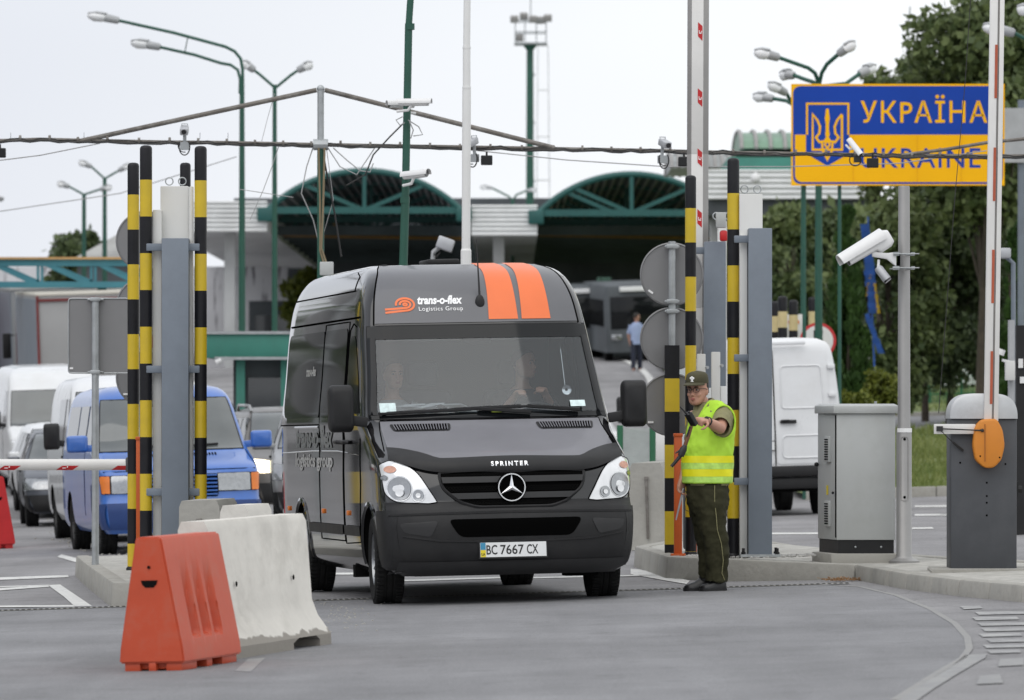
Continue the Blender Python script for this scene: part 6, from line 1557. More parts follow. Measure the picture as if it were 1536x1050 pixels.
# floodlight mast
def mast():
    d = 235; X = (795 - 768) * d / F; g = gz(X, d); t = thing('floodlight_mast', 'far green mast with a platform full of floodlights', 'mast', (X, d, g))
    m = MB(); m.tube([(X, d, g), P(795, 70, d)], [.2, .15], 12); m.tube([P(795, 75, d), P(795, 66, d)], [.16, .36], 12); obj('mast_tube', m, M['green_pole'], t, world=True)
    m = MB(); c = P(796, 66, d); m.box(c, (1.45, 1.2, .08))
    for a in (-.68, -.25, .25, .68):
        for b in (-.55, .55): m.bar(c + Vector((a, b, 0)), c + Vector((a, b, 1.05)), .05, .05)
    for zz in (.5, 1.0):
        for b in (-.55, .55): m.bar(c + Vector((-.7, b, zz)), c + Vector((.7, b, zz)), .05, .05)
    obj('platform', m, M['galv'], t, world=True)
    m = MB(); m.tube([P(796, 26, d), P(796, -20, d)], .03, 6); obj('lightning_rod', m, M['galv'], t, world=True)
    for i, (dx, dz) in enumerate(((-.72, 1.05), (-.3, 1.2), (.1, 1.05), (.45, 1.02), (.75, 1.1), (-.5, .25))):
        m = MB(); m.box(c + Vector((dx, -.6 + .2 * (i % 2), dz)), (.36, .25, .3), 0, Matrix.Rotation(R(20), 3, 'X')); obj('floodlight', m, M['boom_side'], t, world=True, bevel=.04)
    m = MB()
    for y in (112, 184, 272): m.box(P(799, y, d), (.2, .1, .12))
    obj('clamp', m, M['galv'], t, world=True)
    # pale lattice tower beside it
    X2 = (814 - 768) * 245 / F; g = gz(X2, 245); t = thing('lattice_tower', 'thin pale lattice tower right behind the floodlight mast', 'tower', (X2, 245, g)); m = MB()
    L0 = [P(803, 300, 245), P(827, 300, 245)]; L1 = [P(807, 68, 245), P(822, 68, 245)]
    for a, b in zip(L0, L1): a.z = g; m.tube([a, b], .03, 5)
    m2 = MB()
    for y in (68, 135, 205, 270):
        k = (y - 68) / 232; m2.tube([P(807 - 4 * k, y, 245), P(822 + 5 * k, y, 245)], .035, 5)
    obj('upright', m, mat('pale steel', (.75, .76, .78), .5), t, world=True); obj('cross_bar', m2, M['fascia'], t, world=True)
mast()
d = 140; a = Vector(((1362 - 768) * d / F, d, gz(10, d))); m = MB(); m.tube([a, P(1362, 64, d)], .05, 6); m.tube([P(1362, 64, d), P(1365, 10, d)], .02, 5); single('radio_mast', m, M['galv'], 'thin radio mast rising above the blue and yellow sign', 'mast', a)

# thin wires across the sky
for i, (lab, pts, d, r) in enumerate((('thin wire rising from the left edge to the gantry pipe', [(-20, 243), (60, 233), (150, 215)], 55.4, .006), ('thin wire sagging across the sky under the overhead pipe', [(716, 226), (850, 240), (1000, 250), (1180, 250), (1350, 245), (1480, 226)], 56, .006),
        ('faint wire between the left edge and the tall lamp post', [(-20, 320), (180, 290), (355, 235)], 82, .008), ('thin pull rope hanging slantwise in front of the blue and yellow sign', [(1457, -20), (1448, 120), (1432, 300), (1408, 620)], 41.5, .003))):
    m = MB(); m.tube([P(x, y, d) for x, y in pts], r, 5); single('wire', m, M['cable_grey'] if i < 3 else M['cable'], lab, 'wire', P(*pts[-1], d))

# small camera post in front of the canopy
def post_cam():
    d = 70; a = Vector(((649 - 768) * d / F, d, gz(-1, d))); t = thing('camera_post', 'grey post with a box camera showing just above the black van roof', 'camera', a)
    m = MB(); m.tube([a, P(648, 400, d), P(650, 378, d), P(665, 366, d)], .03, 8); obj('post', m, M['lamp_grey'], t, world=True)
    m = MB(); m.box(P(668, 366, d), (.22, .3, .16), 0, Matrix.Rotation(R(20), 3, 'Y')); h = obj('housing', m, M['camera_grey'], t, world=True, bevel=.02)
    m = MB(); m.tube([P(650, 380, d - .05), P(655, 385, d - .05), P(660, 378, d - .05)], .01, 5); obj('cable', m, M['cable'], t, world=True)
post_cam()

# ------------------------------------------------------------------ the big sign
def border_sign():
    d = 82.0; k = d / F; cx = (1347 - 768) * k; w = (1507 - 1187) * k; h = (278.5 - 126) * k; zc = H - (202 - 625) * k; g = gz(cx, d)
    t = thing('border_sign', 'large blue and yellow country sign with trident emblem and the name in two scripts', 'sign', (cx, d, g))
    x = lambda px: (px - 768) * k - cx; z = lambda py: H - (py - 625) * k - g
    m = MB(); m.box((0, .04, zc - g), (w, .06, h)); obj('board', m, M['sign_yellow'], t)
    def flat(name, poly, mt, y, par=None):
        q = MB(); q.add([(a, y, b) for a, b in poly], [tuple(range(len(poly)))]); return obj(name, q, mt, par or t, smooth=0, recalc=False)
    out = rpoly([(x(1189.5), z(276)), (x(1504), z(276)), (x(1504), z(129)), (x(1189.5), z(129))], .13, 6)
    b = flat('blue_border', out, M['sign_blue'], .0085)
    inn = rpoly([(x(1192.5), z(273)), (x(1501), z(273)), (x(1501), z(202)), (x(1192.5), z(202))], [.12, .12, 0, 0], 6)
    y_ = flat('yellow_field', inn, M['sign_yellow'], .0065)
    # emblem
    sh = [(x(1209), z(230)), (x(1241), z(249)), (x(1274), z(230)), (x(1274), z(154)), (x(1209), z(154))]
    e = flat('emblem', sh, M['sign_blue'], .0045)
    def stroke(pts, wpx, mt, y, par, closed=False):
        q = MB(); r = wpx * k / 2; p = [Vector((x(a), 0, z(c))) for a, c in pts]; n = len(p); l = []; rr = []
        for i in range(n):
            a = p[i - 1] if (closed or i) else p[i]; c = p[(i + 1) % n] if (closed or i < n - 1) else p[i]
            t1 = (p[i] - a).normalized() if (p[i] - a).length > 0 else None; t2 = (c - p[i]).normalized() if (c - p[i]).length > 0 else None
            t1 = t1 or t2; t2 = t2 or t1; n1 = Vector((-t1.z, 0, t1.x)); n2 = Vector((-t2.z, 0, t2.x)); nn = (n1 + n2); nn = nn / max(.35, nn.length ** 2 / 2) 
            l.append(p[i] + nn * r + Vector((0, y, 0))); rr.append(p[i] - nn * r + Vector((0, y, 0)))
        q.add(l + rr, [(i, (i + 1) % n, n + (i + 1) % n, n + i) for i in range(n if closed else n - 1)])
        return obj('emblem_line', q, mt, par, smooth=0, recalc=False)
    stroke([(1210.5, 202), (1210.5, 155.5), (1272.5, 155.5), (1272.5, 202)], 3, M['sign_yellow'], .003, e)
    fr = [(1219, 172), (1219, 224.5), (1263, 224.5), (1263, 172)]
    stroke([(1263, 171.5), (1263, 224.5), (1219, 224.5), (1219, 171.5), (1226, 180), (1230, 190), (1229, 200), (1224, 206), (1229, 213), (1237, 212), (1243, 202), (1241, 190), (1239, 178), (1241, 163)], 3.4, M['sign_yellow'], .003, e)
    stroke([(1241, 163), (1243, 178), (1241, 190), (1239.5, 202), (1245, 212), (1253, 213), (1258, 206), (1253, 200), (1252, 190), (1256, 180), (1263, 171.5)], 3.4, M['sign_yellow'], .0025, e)
    stroke([(1233, 212), (1234, 226), (1241, 239), (1248, 226), (1249, 212)], 3.2, M['sign_yellow'], .0037, e)
    stroke([(1241, 165), (1241, 205)], 5, M['sign_yellow'], .002, e)
    stroke([(1241, 222), (1237, 217), (1241, 211), (1245, 217)], 2.6, M['sign_yellow'], .0013, e, True)
    def word(txt, px0, px1, py0, py1, mt, y, bold):
        vs, fs = fit_text(txt, (px1 - px0) * k, (py1 - py0) * k, bold=bold, spacing=1.12); q = MB(); q.add([(x(px0) + v.x, y, z(py1) + v.y) for v in vs], fs); return obj('lettering', q, mt, t, smooth=0, recalc=False)
    # the two dots of the letter rise above the caps, so the word is taller than its letters
    word('УКPАЇНА', 1291, 1481, 142, 184, M['sign_yellow'], .0045, .008)
    word('UKRAINE', 1291, 1471, 222, 252, M['sign_blue'], .0045, .008)
    m = MB()
    for px in (1207, 1260): m.tube([(x(px), .12, 0), (x(px), .12, z(140))], .03, 10)
    obj('sign_leg', m, M['green_pole'], t)
    m = MB()
    for px in (1280, 1376, 1442): m.bar((x(px), .0025, z(272)), (x(px), .0025, z(203)), .006, .0015)
    obj('panel_joint', m, mat('joint', (.55, .27, .01), .6), t)
    # back of another sign board right behind
    d2 = 90; a = P(1519, 203, d2); t2 = thing('sign_board', 'plain grey board on a dark post behind the blue and yellow sign', 'sign', (a.x, d2, gz(a.x, d2)))
    m = MB(); m.box(a, (.56, .05, .92)); obj('board', m, M['lamp_grey'], t2, world=True); m = MB(); m.tube([(P(1532, 0, d2).x, d2 + .08, gz(7, d2)), P(1532, 150, d2 + .08)], .06, 8); obj('post', m, M['steel_grey'], t2, world=True)
border_sign()

# small lamp on its own post behind the machine, white camera box on a dark post
def right_posts():
    d = 62; a = P(1521, 0, d); g = gz(a.x, d); t = thing('camera_post', 'thin grey post with a box camera behind the upright boom at right', 'camera', (a.x, d, g))
    m = MB(); m.tube([(a.x, d, g), P(1520, 395, d), P(1508, 384, d)], .028, 8); obj('post', m, M['steel_grey'], t, world=True)
    m = MB(); m.box(P(1507, 380, d), (.13, .22, .12)); obj('housing', m, M['camera_grey'], t, world=True, bevel=.02)
    d = 60; a = P(1517, 0, d); t = thing('control_post', 'grey post with a white control box and white lamp beside the upright boom', 'post', (a.x, d, gz(a.x, d)))
    m = MB(); m.tube([(a.x, d, gz(a.x, d)), P(1517, 480, d)], .04, 10); obj('post', m, M['lamp_grey'], t, world=True)
    m = MB(); m.box(P(1515, 556, d - .1), (.11, .10, .22)); b = obj('control_box', m, M['housing'], t, world=True, bevel=.01)
    m = MB(); m.tube([P(1500, 532, d - .2), P(1503, 524, d - .2)], .045, 12); m.bar(P(1503, 540, d - .1), P(1515, 543, d - .1), .03, .03); obj('lamp', m, M['white'], t, world=True)
    d = 58; a = P(1531, 0, d); t = thing('dark_post', 'black post with white sign plates at the right edge, beside the machine', 'post', (a.x, d, gz(a.x, d)))
    m = MB(); m.box(((a.x), d, (gz(a.x, d) + P(0, 488, d).z) / 2), (.11, .11, P(0, 488, d).z - gz(a.x, d))); obj('post', m, M['trim'], t, world=True)
    m = MB(); m.box(P(1531, 545, d - .08), (.05, .02, .10)); m.box(P(1534, 570, d - .08), (.06, .02, .07)); obj('plate', m, M['white'], t, world=True)
right_posts()

# round speed sign and beige striped bollards beyond the white van
d = 88; a = P(1227, 512, d); t = thing('speed_sign', 'round red-ringed sign showing the top of a 5 above the white van', 'road sign', (a.x, d, gz(a.x, d)))
m = MB(); m.tube([(a.x, d + .05, gz(a.x, d)), P(1227, 490, d + .05)], .03, 8); obj('post', m, M['galv'], t, world=True)
m = MB(); Mx = Matrix.Translation(P(1227, 511, d)) @ Matrix.Rotation(R(90), 4, 'X'); m.lathe([(.30, -.02), (.30, .006), (.245, .008)], 40, Mx); s_ = obj('sign_disc', m, M['ring_red'], t, world=True)
m = MB(); m.lathe([(.25, .0), (.25, .011), (0, .011)], 40, Mx); obj('sign_face', m, M['white'], s_, world=True)
vs, fs = fit_text('5', .19, .30, bold=.03); c = P(1227, 511, d); m = MB(); m.add([(c.x + v.x - .095, d - .013, c.z + v.y - .15 + .02) for v in vs], fs); obj('lettering', m, M['ink'], s_, world=True, smooth=0, recalc=False)
for i, (px, yt) in enumerate(((1174, 444), (1190, 450), (1219, 446), (1162, 452))):
    pole(['thick black and beige bollard in front of the traffic lights behind the white van', 'black and beige bollard right of the thick one behind the white van', 'black and beige bollard directly above the round speed sign', 'black and beige bollard partly hidden by the grey column'][i], px, yt, (86, 89, 94, 89)[i], .077, .26, mats=('black', 'beige'), base=0, group='black and beige bollards', y0=.25)
for px, d in ((1160, 91), (1191, 91)):
    t = thing('traffic_light', 'small white %s traffic light with red and amber lamps, behind the beige bollards' % ('left' if px < 1170 else 'right'), 'traffic light', (P(px, 0, d).x, d, gz(P(px, 0, d).x, d)))
    m = MB(); m.tube([(P(px, 0, d).x, d, gz(4.5, d)), P(px, 505, d)], .05, 8); m.box(P(px, 490, d), (.30, .18, .42)); h = obj('housing', m, M['housing'], t, world=True, bevel=.01)
    for dx, mt in ((-5, 'reflect'), (4, 'amber')):
        m = MB(); m.tube([P(px + dx, 483, d - .09), P(px + dx, 483, d - .11)], .045, 12); obj('lamp', m, M[mt], h, world=True)
# netting fence right of the black van
d = 60; t = thing('net_fence', 'pale netting fence with a green post right of the black van mirror', 'fence', (P(955, 0, d).x, d, gz(1.4, d)))
m = MB(); m.tube([(P(979, 0, d).x, d, gz(1.6, d)), P(979, 640, d)], .035, 8); m.tube([(P(930, 0, d).x, d, gz(1.2, d)), P(930, 638, d)], .035, 8); obj('post', m, M['fence'], t, world=True)
m = MB()
for i in range(34):
    x = 930 + i * 1.5; m.bar(P(x, 642, d), P(x, 700, d), .004, .004)
for i in range(26): m.bar(P(930, 642 + i * 2.4 - 3 * math.sin(i * .2), d), P(979, 650 + i * 2.0, d), .004, .004)
obj('net', m, M['mesh_white'], t, world=True)
m = MB(); m.box(P(993, 668, 61), (.18, .1, .36)); single('white_box', m, M['boom'], 'small white box behind the lowest round sign back', 'box', P(993, 690, 61), bevel=.02)
# ================================================================== buildings behind
def streak_mat():
    m = mat('streaked white wall', (.62, .62, .64), .7, var=.08, scale=.6)
    nt = m.node_tree; N = nt.nodes; L = nt.links; b = N['Principled BSDF']; src = b.inputs['Base Color'].links[0].from_socket
    tc = N.new('ShaderNodeTexCoord'); mp = N.new('ShaderNodeMapping'); mp.inputs['Scale'].default_value = (2.6, 1, .38); L.new(tc.outputs['Object'], mp.inputs[0])
    no = N.new('ShaderNodeTexNoise'); no.inputs['Scale'].default_value = 1.4; no.inputs['Detail'].default_value = 5; L.new(mp.outputs[0], no.inputs['Vector'])
    r = N.new('ShaderNodeMapRange'); r.inputs[1].default_value = .57; r.inputs[2].default_value = .66; L.new(no.outputs['Fac'], r.inputs[0])
    x = N.new('ShaderNodeMix'); x.data_type = 'RGBA'; L.new(r.outputs[0], x.inputs[0]); L.new(src, x.inputs[6]); x.inputs[7].default_value = (.16, .15, .17, 1); L.new(x.outputs[2], b.inputs['Base Color'])
    return m
def wallpx(name, label, x0, x1, ytop, d, mt, th=.25, cat='wall', ybot=None):
    a, b = P(x0, ytop, d), P(x1, ytop, d); zb = min(gz(a.x, d), gz(b.x, d)) - .2 if ybot is None else P(0, ybot, d).z
    m = MB(); m.box(((a.x + b.x) / 2, d, (a.z + zb) / 2), (b.x - a.x, th, a.z - zb)); return single(name, m, mt, label, cat, ((a.x + b.x) / 2, d, zb))
wallpx('wall', 'white wall with dark vertical streaks behind the trucks and kiosk', -120, 432, 400, 215, streak_mat())

def canopy():
    d = 190; D2 = 238; q = lambda px, py, dd=0: P(px, py, d + dd); k = d / F
    t = thing('border_canopy', 'wide dark check point canopy with two teal truss arches and white ribbed fascias', 'canopy', (P(750, 0, d).x, d, gz(0, d)))
    for (x0, x1, ys, ya) in ((402, 692, 316, 257), (808, 1086, 320, 262)):
        a, b = q(x0, ys), q(x1, ys); cx = (a.x + b.x) / 2; w = (b.x - a.x) / 2; rise = q(0, ya).z - a.z; Rr = (w * w + rise * rise) / (2 * rise); cz = a.z + rise - Rr; th = math.asin(w / Rr)
        arc = lambda n, r=0: [Vector((cx + (Rr + r) * math.sin(-th + 2 * th * i / n), 0, cz + (Rr + r) * math.cos(-th + 2 * th * i / n))) for i in range(n + 1)]
        m = MB(); ar = arc(24); up = arc(24, .12)
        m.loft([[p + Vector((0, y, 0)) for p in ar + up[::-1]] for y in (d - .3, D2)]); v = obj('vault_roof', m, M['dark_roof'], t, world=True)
        m = MB()
        for i in range(2, 23): m.tube([ar[i] + Vector((0, d + .3, -.07)), ar[i] + Vector((0, D2 - .3, -.07))], .05, 5)
        obj('roof_rib', m, M['translucent'], v, world=True)
        for j, y in enumerate((d, d + 9, d + 18)):
            m = MB(); m.tube([p + Vector((0, y - .35, 0)) for p in arc(24)], .11, 8); m.bar(Vector((a.x, y - .35, a.z)), Vector((b.x, y - .35, b.z)), .16, .24)
            pc = Vector((cx, y - .35, a.z)); ar2 = arc(24)
            for i in (5, 12, 19): m.bar(pc, ar2[i] + Vector((0, y - .35, 0)), .12, .14)
            if x0 > 700: m.bar(Vector((cx - .6, y - .3, a.z)), ar2[4] + Vector((0, y - .3, 0)), .12, .14)
            obj('truss', m, M['teal'], t, world=True)
        m = MB()
        for px in (x0 - 4, x1 + 4): m.box(q(px, ys + 6, -.2), (.55, .7, .5))
        obj('gutter_end', m, M['teal'], t, world=True, bevel=.05)
        m = MB(); m.tube([q(x0 - 20, 352, 12), q(x1 + 5, 358, 12)], .07, 6); m.tube([q((x0 + x1) / 2 - 45, 352, 12), q((x0 + x1) / 2 - 45, 330, 12)], .06, 6); obj('gas_pipe', m, M['gas'], t, world=True)
    for (x0, x1, y0, y1) in ((250, 401, 304, 346), (707, 806, 310, 352), (1088, 1180, 320, 355)):
        a, b = q(x0, y0), q(x1, y1); m = MB(); m.box(((a.x + b.x) / 2, d + 24, (a.z + b.z) / 2), (b.x - a.x, 48.6, a.z - b.z)); f = obj('fascia', m, M['fascia'], t, world=True)
        m = MB(); n = 6
        for i in range(n + 1): z = b.z + (a.z - b.z) * i / n; m.tube([Vector((a.x, d - .33, z)), Vector((b.x, d - .33, z))], .055, 6)
        obj('fascia_rib', m, M['fascia'], f, world=True)
    m = MB(); a = q(245, 348); b = q(1190, 300); m.box(((a.x + b.x) / 2, D2 + .5, (a.z + 3) / 2 + 1.2), (b.x - a.x, .4, 9)); obj('shade_backing', m, M['booth'], t, world=True)  # added dark sheet, stands for the shade deep under the roof
    m = MB(); a = q(402, 330); b = q(1086, 330)
    for y in range(8, 46, 5): m.box(((a.x + b.x) / 2, d + y, a.z - .10), (b.x - a.x, .25, .35))
    obj('beam', m, M['dark_roof'], t, world=True)
    for px in (345, 748, 1120):
        for dd in (2, 26):
            m = MB(); p = q(px, 346, dd); g = gz(p.x, d + dd) - .1; m.box((p.x, d + dd, (p.z + .3 + g) / 2), (.40, .40, p.z + .3 - g)); obj('pillar', m, M['pillar'], t, world=True, bevel=.03)
    # booths under the roof
    for px, w, dd, h in ((420, 2.2, 20, 2.8), (600, 5, 30, 3.2), (760, 2.4, 14, 3.0), (830, 2.0, 24, 3.0)):
        p = q(px, 500, dd); g = gz(p.x, d + dd); m = MB(); m.box((p.x, d + dd, g + h / 2), (w, 5, h)); o = obj('booth', m, M['booth'], t, world=True); m = MB(); m.box((p.x, d + dd - 2.52, g + h * .6), (w * .8, .06, h * .4)); obj('booth_window', m, M['window'], o, world=True)
canopy()
def canopy2():
    d = 150; q = lambda px, py, dd=0: P(px, py, d + dd)
    t = thing('side_canopy', 'second canopy with pale green barrel roof and white ribbed fascia behind the sign', 'canopy', (P(1180, 0, d).x, d, gz(8, d)))
    for (x0, x1, y0, y1) in ((1062, 1300, 256, 297),):
        a, b = q(x0, y0), q(x1, y1); m = MB(); m.box(((a.x + b.x) / 2, d + 5, (a.z + b.z) / 2), (b.x - a.x, 10, a.z - b.z)); f = obj('fascia', m, M['fascia'], t, world=True); m = MB()
        for i in range(6): z = b.z + (a.z - b.z) * i / 5; m.tube([Vector((a.x, d - .02, z)), Vector((b.x, d - .02, z))], .04, 6)
        obj('fascia_rib', m, M['fascia'], f, world=True)
    a, b = q(1062, 297), q(1300, 322); m = MB(); m.box(((a.x + b.x) / 2, d + 5, (a.z + b.z) / 2), (b.x - a.x, 9.6, a.z - b.z)); obj('soffit', m, M['booth'], t, world=True)
    a, b = q(1100, 256), q(1310, 228); m = MB(); m.box(((a.x + b.x) / 2, d + 6, (a.z + b.z) / 2), (b.x - a.x, 6, b.z - a.z)); obj('upper_wall', m, M['greenfascia'], t, world=True)
    for (x0, x1, yb, yt, dd, mt) in ((1106, 1320, 230, 200, 6, 'green_roof'), (1003, 1110, 258, 232, 14, 'translucent')):
        a, b = q(x0, yb, dd), q(x1, yb, dd); h = q(0, yt, dd).z - a.z; w = 3.0
        m = MB(); rings = []
        for x in (a.x, b.x): rings.append([Vector((x, d + dd - w * math.cos(R(g)), a.z + h * math.sin(R(g)))) for g in range(0, 181, 12)])
        m.loft(rings); v = obj('barrel_roof', m, M[mt], t, world=True); m = MB(); n = 10
        for i in range(n + 1):
            x = a.x + (b.x - a.x) * i / n; m.tube([Vector((x, d + dd - (w + .05) * math.cos(R(g)), a.z + (h + .05) * math.sin(R(g)))) for g in range(0, 181, 20)], .06, 5)
        obj('roof_rib', m, M['boom_side'], v, world=True)
    for px in (1075, 1205, 1290):
        m = MB(); p = q(px, 300, 3); m.box((p.x, d + 3, (p.z + gz(p.x, d)) / 2), (.4, .4, p.z - gz(p.x, d))); obj('pillar', m, M['pillar'], t, world=True)
    m = MB(); m.ball(q(1133, 268, -.5), (.14, .14, .16), 12, 8); m.tube([q(1133, 268, -.5), q(1133, 255, -.5)], .04, 6); obj('dome_camera', m, M['camera'], t, world=True)
canopy2()

def kiosk():
    d = 92; q = lambda px, py, dd=0: P(px, py, d + dd); a, b = q(335, 500), q(520, 537); g = gz(a.x, d)
    t = thing('kiosk', 'green roofed kiosk with dark windows between the striped poles and the black van', 'kiosk', (a.x, d, g))
    m = MB(); m.box(((a.x + b.x) / 2 - .15, d + 1.5, (a.z + b.z) / 2), (b.x - a.x + .3, 3.0, a.z - b.z)); r = obj('roof', m, M['greenfascia'], t, world=True, bevel=.01)
    m = MB(); m.loft([[Vector((a.x - .15 + i * .06, d - .02 - (.015 if i % 2 else 0), b.z + z)) for i in range(38)] for z in (-.03, .02)], 0, False, False, False); m.box(((a.x + b.x) / 2 - .15, d - .02, a.z + .01), (b.x - a.x + .34, .06, .05)); obj('edge_trim', m, M['galv'], r, world=True)
    m = MB()
    for px in (361, 428, 500): m.box((q(px, 0, .3).x, d + .3, (b.z + g) / 2), (.15, .15, b.z - g))
    obj('post', m, M['greenfascia'], t, world=True)
    c = q(350, 0, .6).x; m = MB(); m.box(((c + b.x) / 2, d + 1.7, (b.z + g) / 2), (b.x - c, 2.2, b.z - g)); w = obj('wall', m, M['booth'], t, world=True)
    m = MB()
    for px0, px1 in ((372, 424), (434, 490)): m.box(((q(px0, 0, .5).x + q(px1, 0, .5).x) / 2, d + .57, g + 1.55), (q(px1, 0, .5).x - q(px0, 0, .5).x, .05, 1.1))
    obj('window', m, M['window'], w, world=True)
    m = MB(); m.tube([q(324, 544), q(332, 540)], .05, 8); m.tube([q(332, 540), q(340, 536)], .02, 6); obj('camera', m, M['camera'], t, world=True)
kiosk()
def truss():
    d = 122; q = lambda px, py, dd=0: P(px, py, d + dd); t = thing('truss_gantry', 'flat blue-green truss bridge with an orange top edge above the trucks at left', 'gantry', (P(100, 0, d).x, d, gz(-10, d)))
    x0, x1 = -30, 214
    for dd in (0, 1.6):
        m = MB(); m.bar(q(x0, 394, dd), q(x1, 394, dd), .12, .16); m.bar(q(x0, 427, dd), q(x1, 427, dd), .12, .14); obj('chord', m, M['teal_blue'], t, world=True)
        m = MB(); xs = [-18, 60, 140, 214]
        for i, x in enumerate(xs):
            for e in (-3, 3): m.bar(q(x + e, 394, dd), q(x + e, 427, dd), .05, .06)
            if i < 3: m.bar(q(x + 4, 394, dd), q(xs[i + 1] - 4, 427, dd), .10, .10); m.bar(q(x + 12, 394, dd), q(xs[i + 1] + 2, 424, dd), .05, .06)
        obj('lattice', m, M['teal_blue'], t, world=True)
    m = MB(); m.box(((q(x0, 0).x + q(x1, 0).x) / 2, d + .8, q(0, 387.5).z), (q(x1, 0).x - q(x0, 0).x, 1.9, .05)); obj('walkway', m, mat('ochre plank', (.50, .30, .12), .7), t, world=True)
    m = MB()
    for px in (153, -22): p = q(px, 427, .8); m.box((p.x, d + .8, (p.z + gz(p.x, d)) / 2), (.2, .2, p.z - gz(p.x, d)))
    obj('post', m, M['teal'], t, world=True)
truss()
def shed():
    d = 168; q = lambda px, py, dd=0: P(px, py, d + dd); t = thing('shed', 'low building with pale grey sheet roof behind the left striped poles', 'building', (P(170, 0, d).x, d, gz(-10, d)))
    a, b = q(108, 392), q(212, 392); rg = q(0, 338, 5).z; m = MB(); m.add([(a.x, d, a.z), (b.x, d, a.z), (b.x, d + 5, rg), (a.x + 1.7, d + 5, rg), (b.x, d + 10, a.z), (a.x, d + 10, a.z)], [(0, 1, 2, 3), (3, 2, 4, 5), (0, 3, 5)]); r = obj('roof', m, M['corr'], t, world=True, recalc=False)
    m = MB()
    for i in range(26): k = i / 25; p = Vector((a.x + (b.x - a.x) * k, d, a.z + .03)); e = Vector((a.x + 1.7 + (b.x - a.x - 1.7) * k, d + 5, rg + .03)); m.tube([p, e], .03, 4)
    obj('roof_rib', m, M['corr'], r, world=True)
    m = MB(); g = gz(-13, d) - .4; m.box(((a.x + b.x) / 2, d + 5, (a.z + g) / 2), (b.x - a.x - .3, 9.6, a.z - g)); obj('wall', m, M['booth'], t, world=True)
shed()
# vehicles under the canopy
def far_bus(label, px, yt, d, w, L_, name='bus', mt='booth'):
    p = P(px, yt, d); g = gz(p.x, d); h = p.z - g; t = thing(name, label, name, M=on_ground(p.x, d, R(4)))
    m = MB(); m.loft([[Vector((x, y, z)) for x, y in rpoly([(-w / 2 * k, 0 + i), (w / 2 * k, 0 + i), (w / 2 * k, L_), (-w / 2 * k, L_)], .25)] for z, k, i in ((.3, 1, .0), (h - .5, 1, .05), (h - .1, .97, .15), (h, .9, .4))]); b = obj('body', m, M[mt], t, smooth=40)
    m = MB(); m.box((0, .06, h * .62), (w * .86, .12, h * .42)); obj('windshield', m, M['glass_dark'], b, bevel=.03)
    for sg in (-1, 1):
        m = MB(); m.box((sg * (w / 2 - .01), L_ * .5, h * .62), (.06, L_ * .88, h * .34)); obj('side_window', m, M['glass_dark'], b)
        m = MB(); m.box((sg * w * .36, -.01, .8), (.35, .06, .2)); obj('headlight', m, M['lampbulb'], b, bevel=.02)
        for y in (1.6, L_ - 2): wheel_parts(t, sg * (w / 2 - .2), y, .48, .28, M['rim_dark'], 6, sg=sg)
    m = MB(); m.box((0, .02, h - .2), (w * .6, .1, .16)); obj('roof_edge', m, M['fascia'], b, bevel=.02)
far_bus('bus under the canopy behind the man in the blue shirt, toned dark as shade', 966, 424, 178, 2.5, 10)  # canopy shade is put into the dark body colour
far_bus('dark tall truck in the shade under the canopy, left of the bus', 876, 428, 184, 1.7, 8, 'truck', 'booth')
m = MB(); m.box(P(906, 480, 187), (.5, .4, 3.0)); m.box(P(906, 480, 186.7), (.12, .2, 2.9))
single('tarpaulin', m, mat('striped curtain', (.05, .11, .08), .7, var=.5, scale=3), 'dark green curtain between the truck and the bus under the canopy', 'curtain', P(906, 540, 187))
# white edge line climbing to the canopy
m = MB(); L_ = [(4.05, 128), (3.92, 142), (3.95, 150), (4.05, 158), (4.05, 166), (3.85, 176), (3.4, 186)]
m.add([(x + e, y, gz(x, y) + .03) for x, y in L_ for e in (-.11, .11)], [(2 * i, 2 * i + 1, 2 * i + 3, 2 * i + 2) for i in range(len(L_) - 1)]); struct('road_marking', m, M['white_line'], smooth=0)
# green fence and pale wall on the bank
d = 125; a = P(1345, 0, d); t = thing('fence', 'green metal bar fence on the grass bank, right of the steel pole', 'fence', (a.x, d, gz(a.x, d)))
m = MB()
for i in range(70):
    p = P(1345 + i * 3.4, 0, d); g = gz(p.x, d) + .1; m.tube([(p.x, d, g), (p.x, d, g + 1.15)], .012, 4)
obj('bar', m, M['fence'], t, world=True); m = MB()
for h in (.25, 1.05):
    p, e = P(1345, 0, d), P(1583, 0, d); m.bar((p.x, d, gz(p.x, d) + .1 + h), (e.x, d, gz(e.x, d) + .1 + h), .04, .03)
obj('rail', m, M['fence'], t, world=True); m = MB()
for px in (1345, 1395, 1442, 1500, 1560): p = P(px, 0, d); m.box((p.x, d, gz(p.x, d) + .75), (.07, .07, 1.4))
obj('post', m, M['fence'], t, world=True)
wallpx('wall', 'pale concrete panel wall seen through the trees above the green fence', 1300, 1600, 536, 138, M['fascia'])

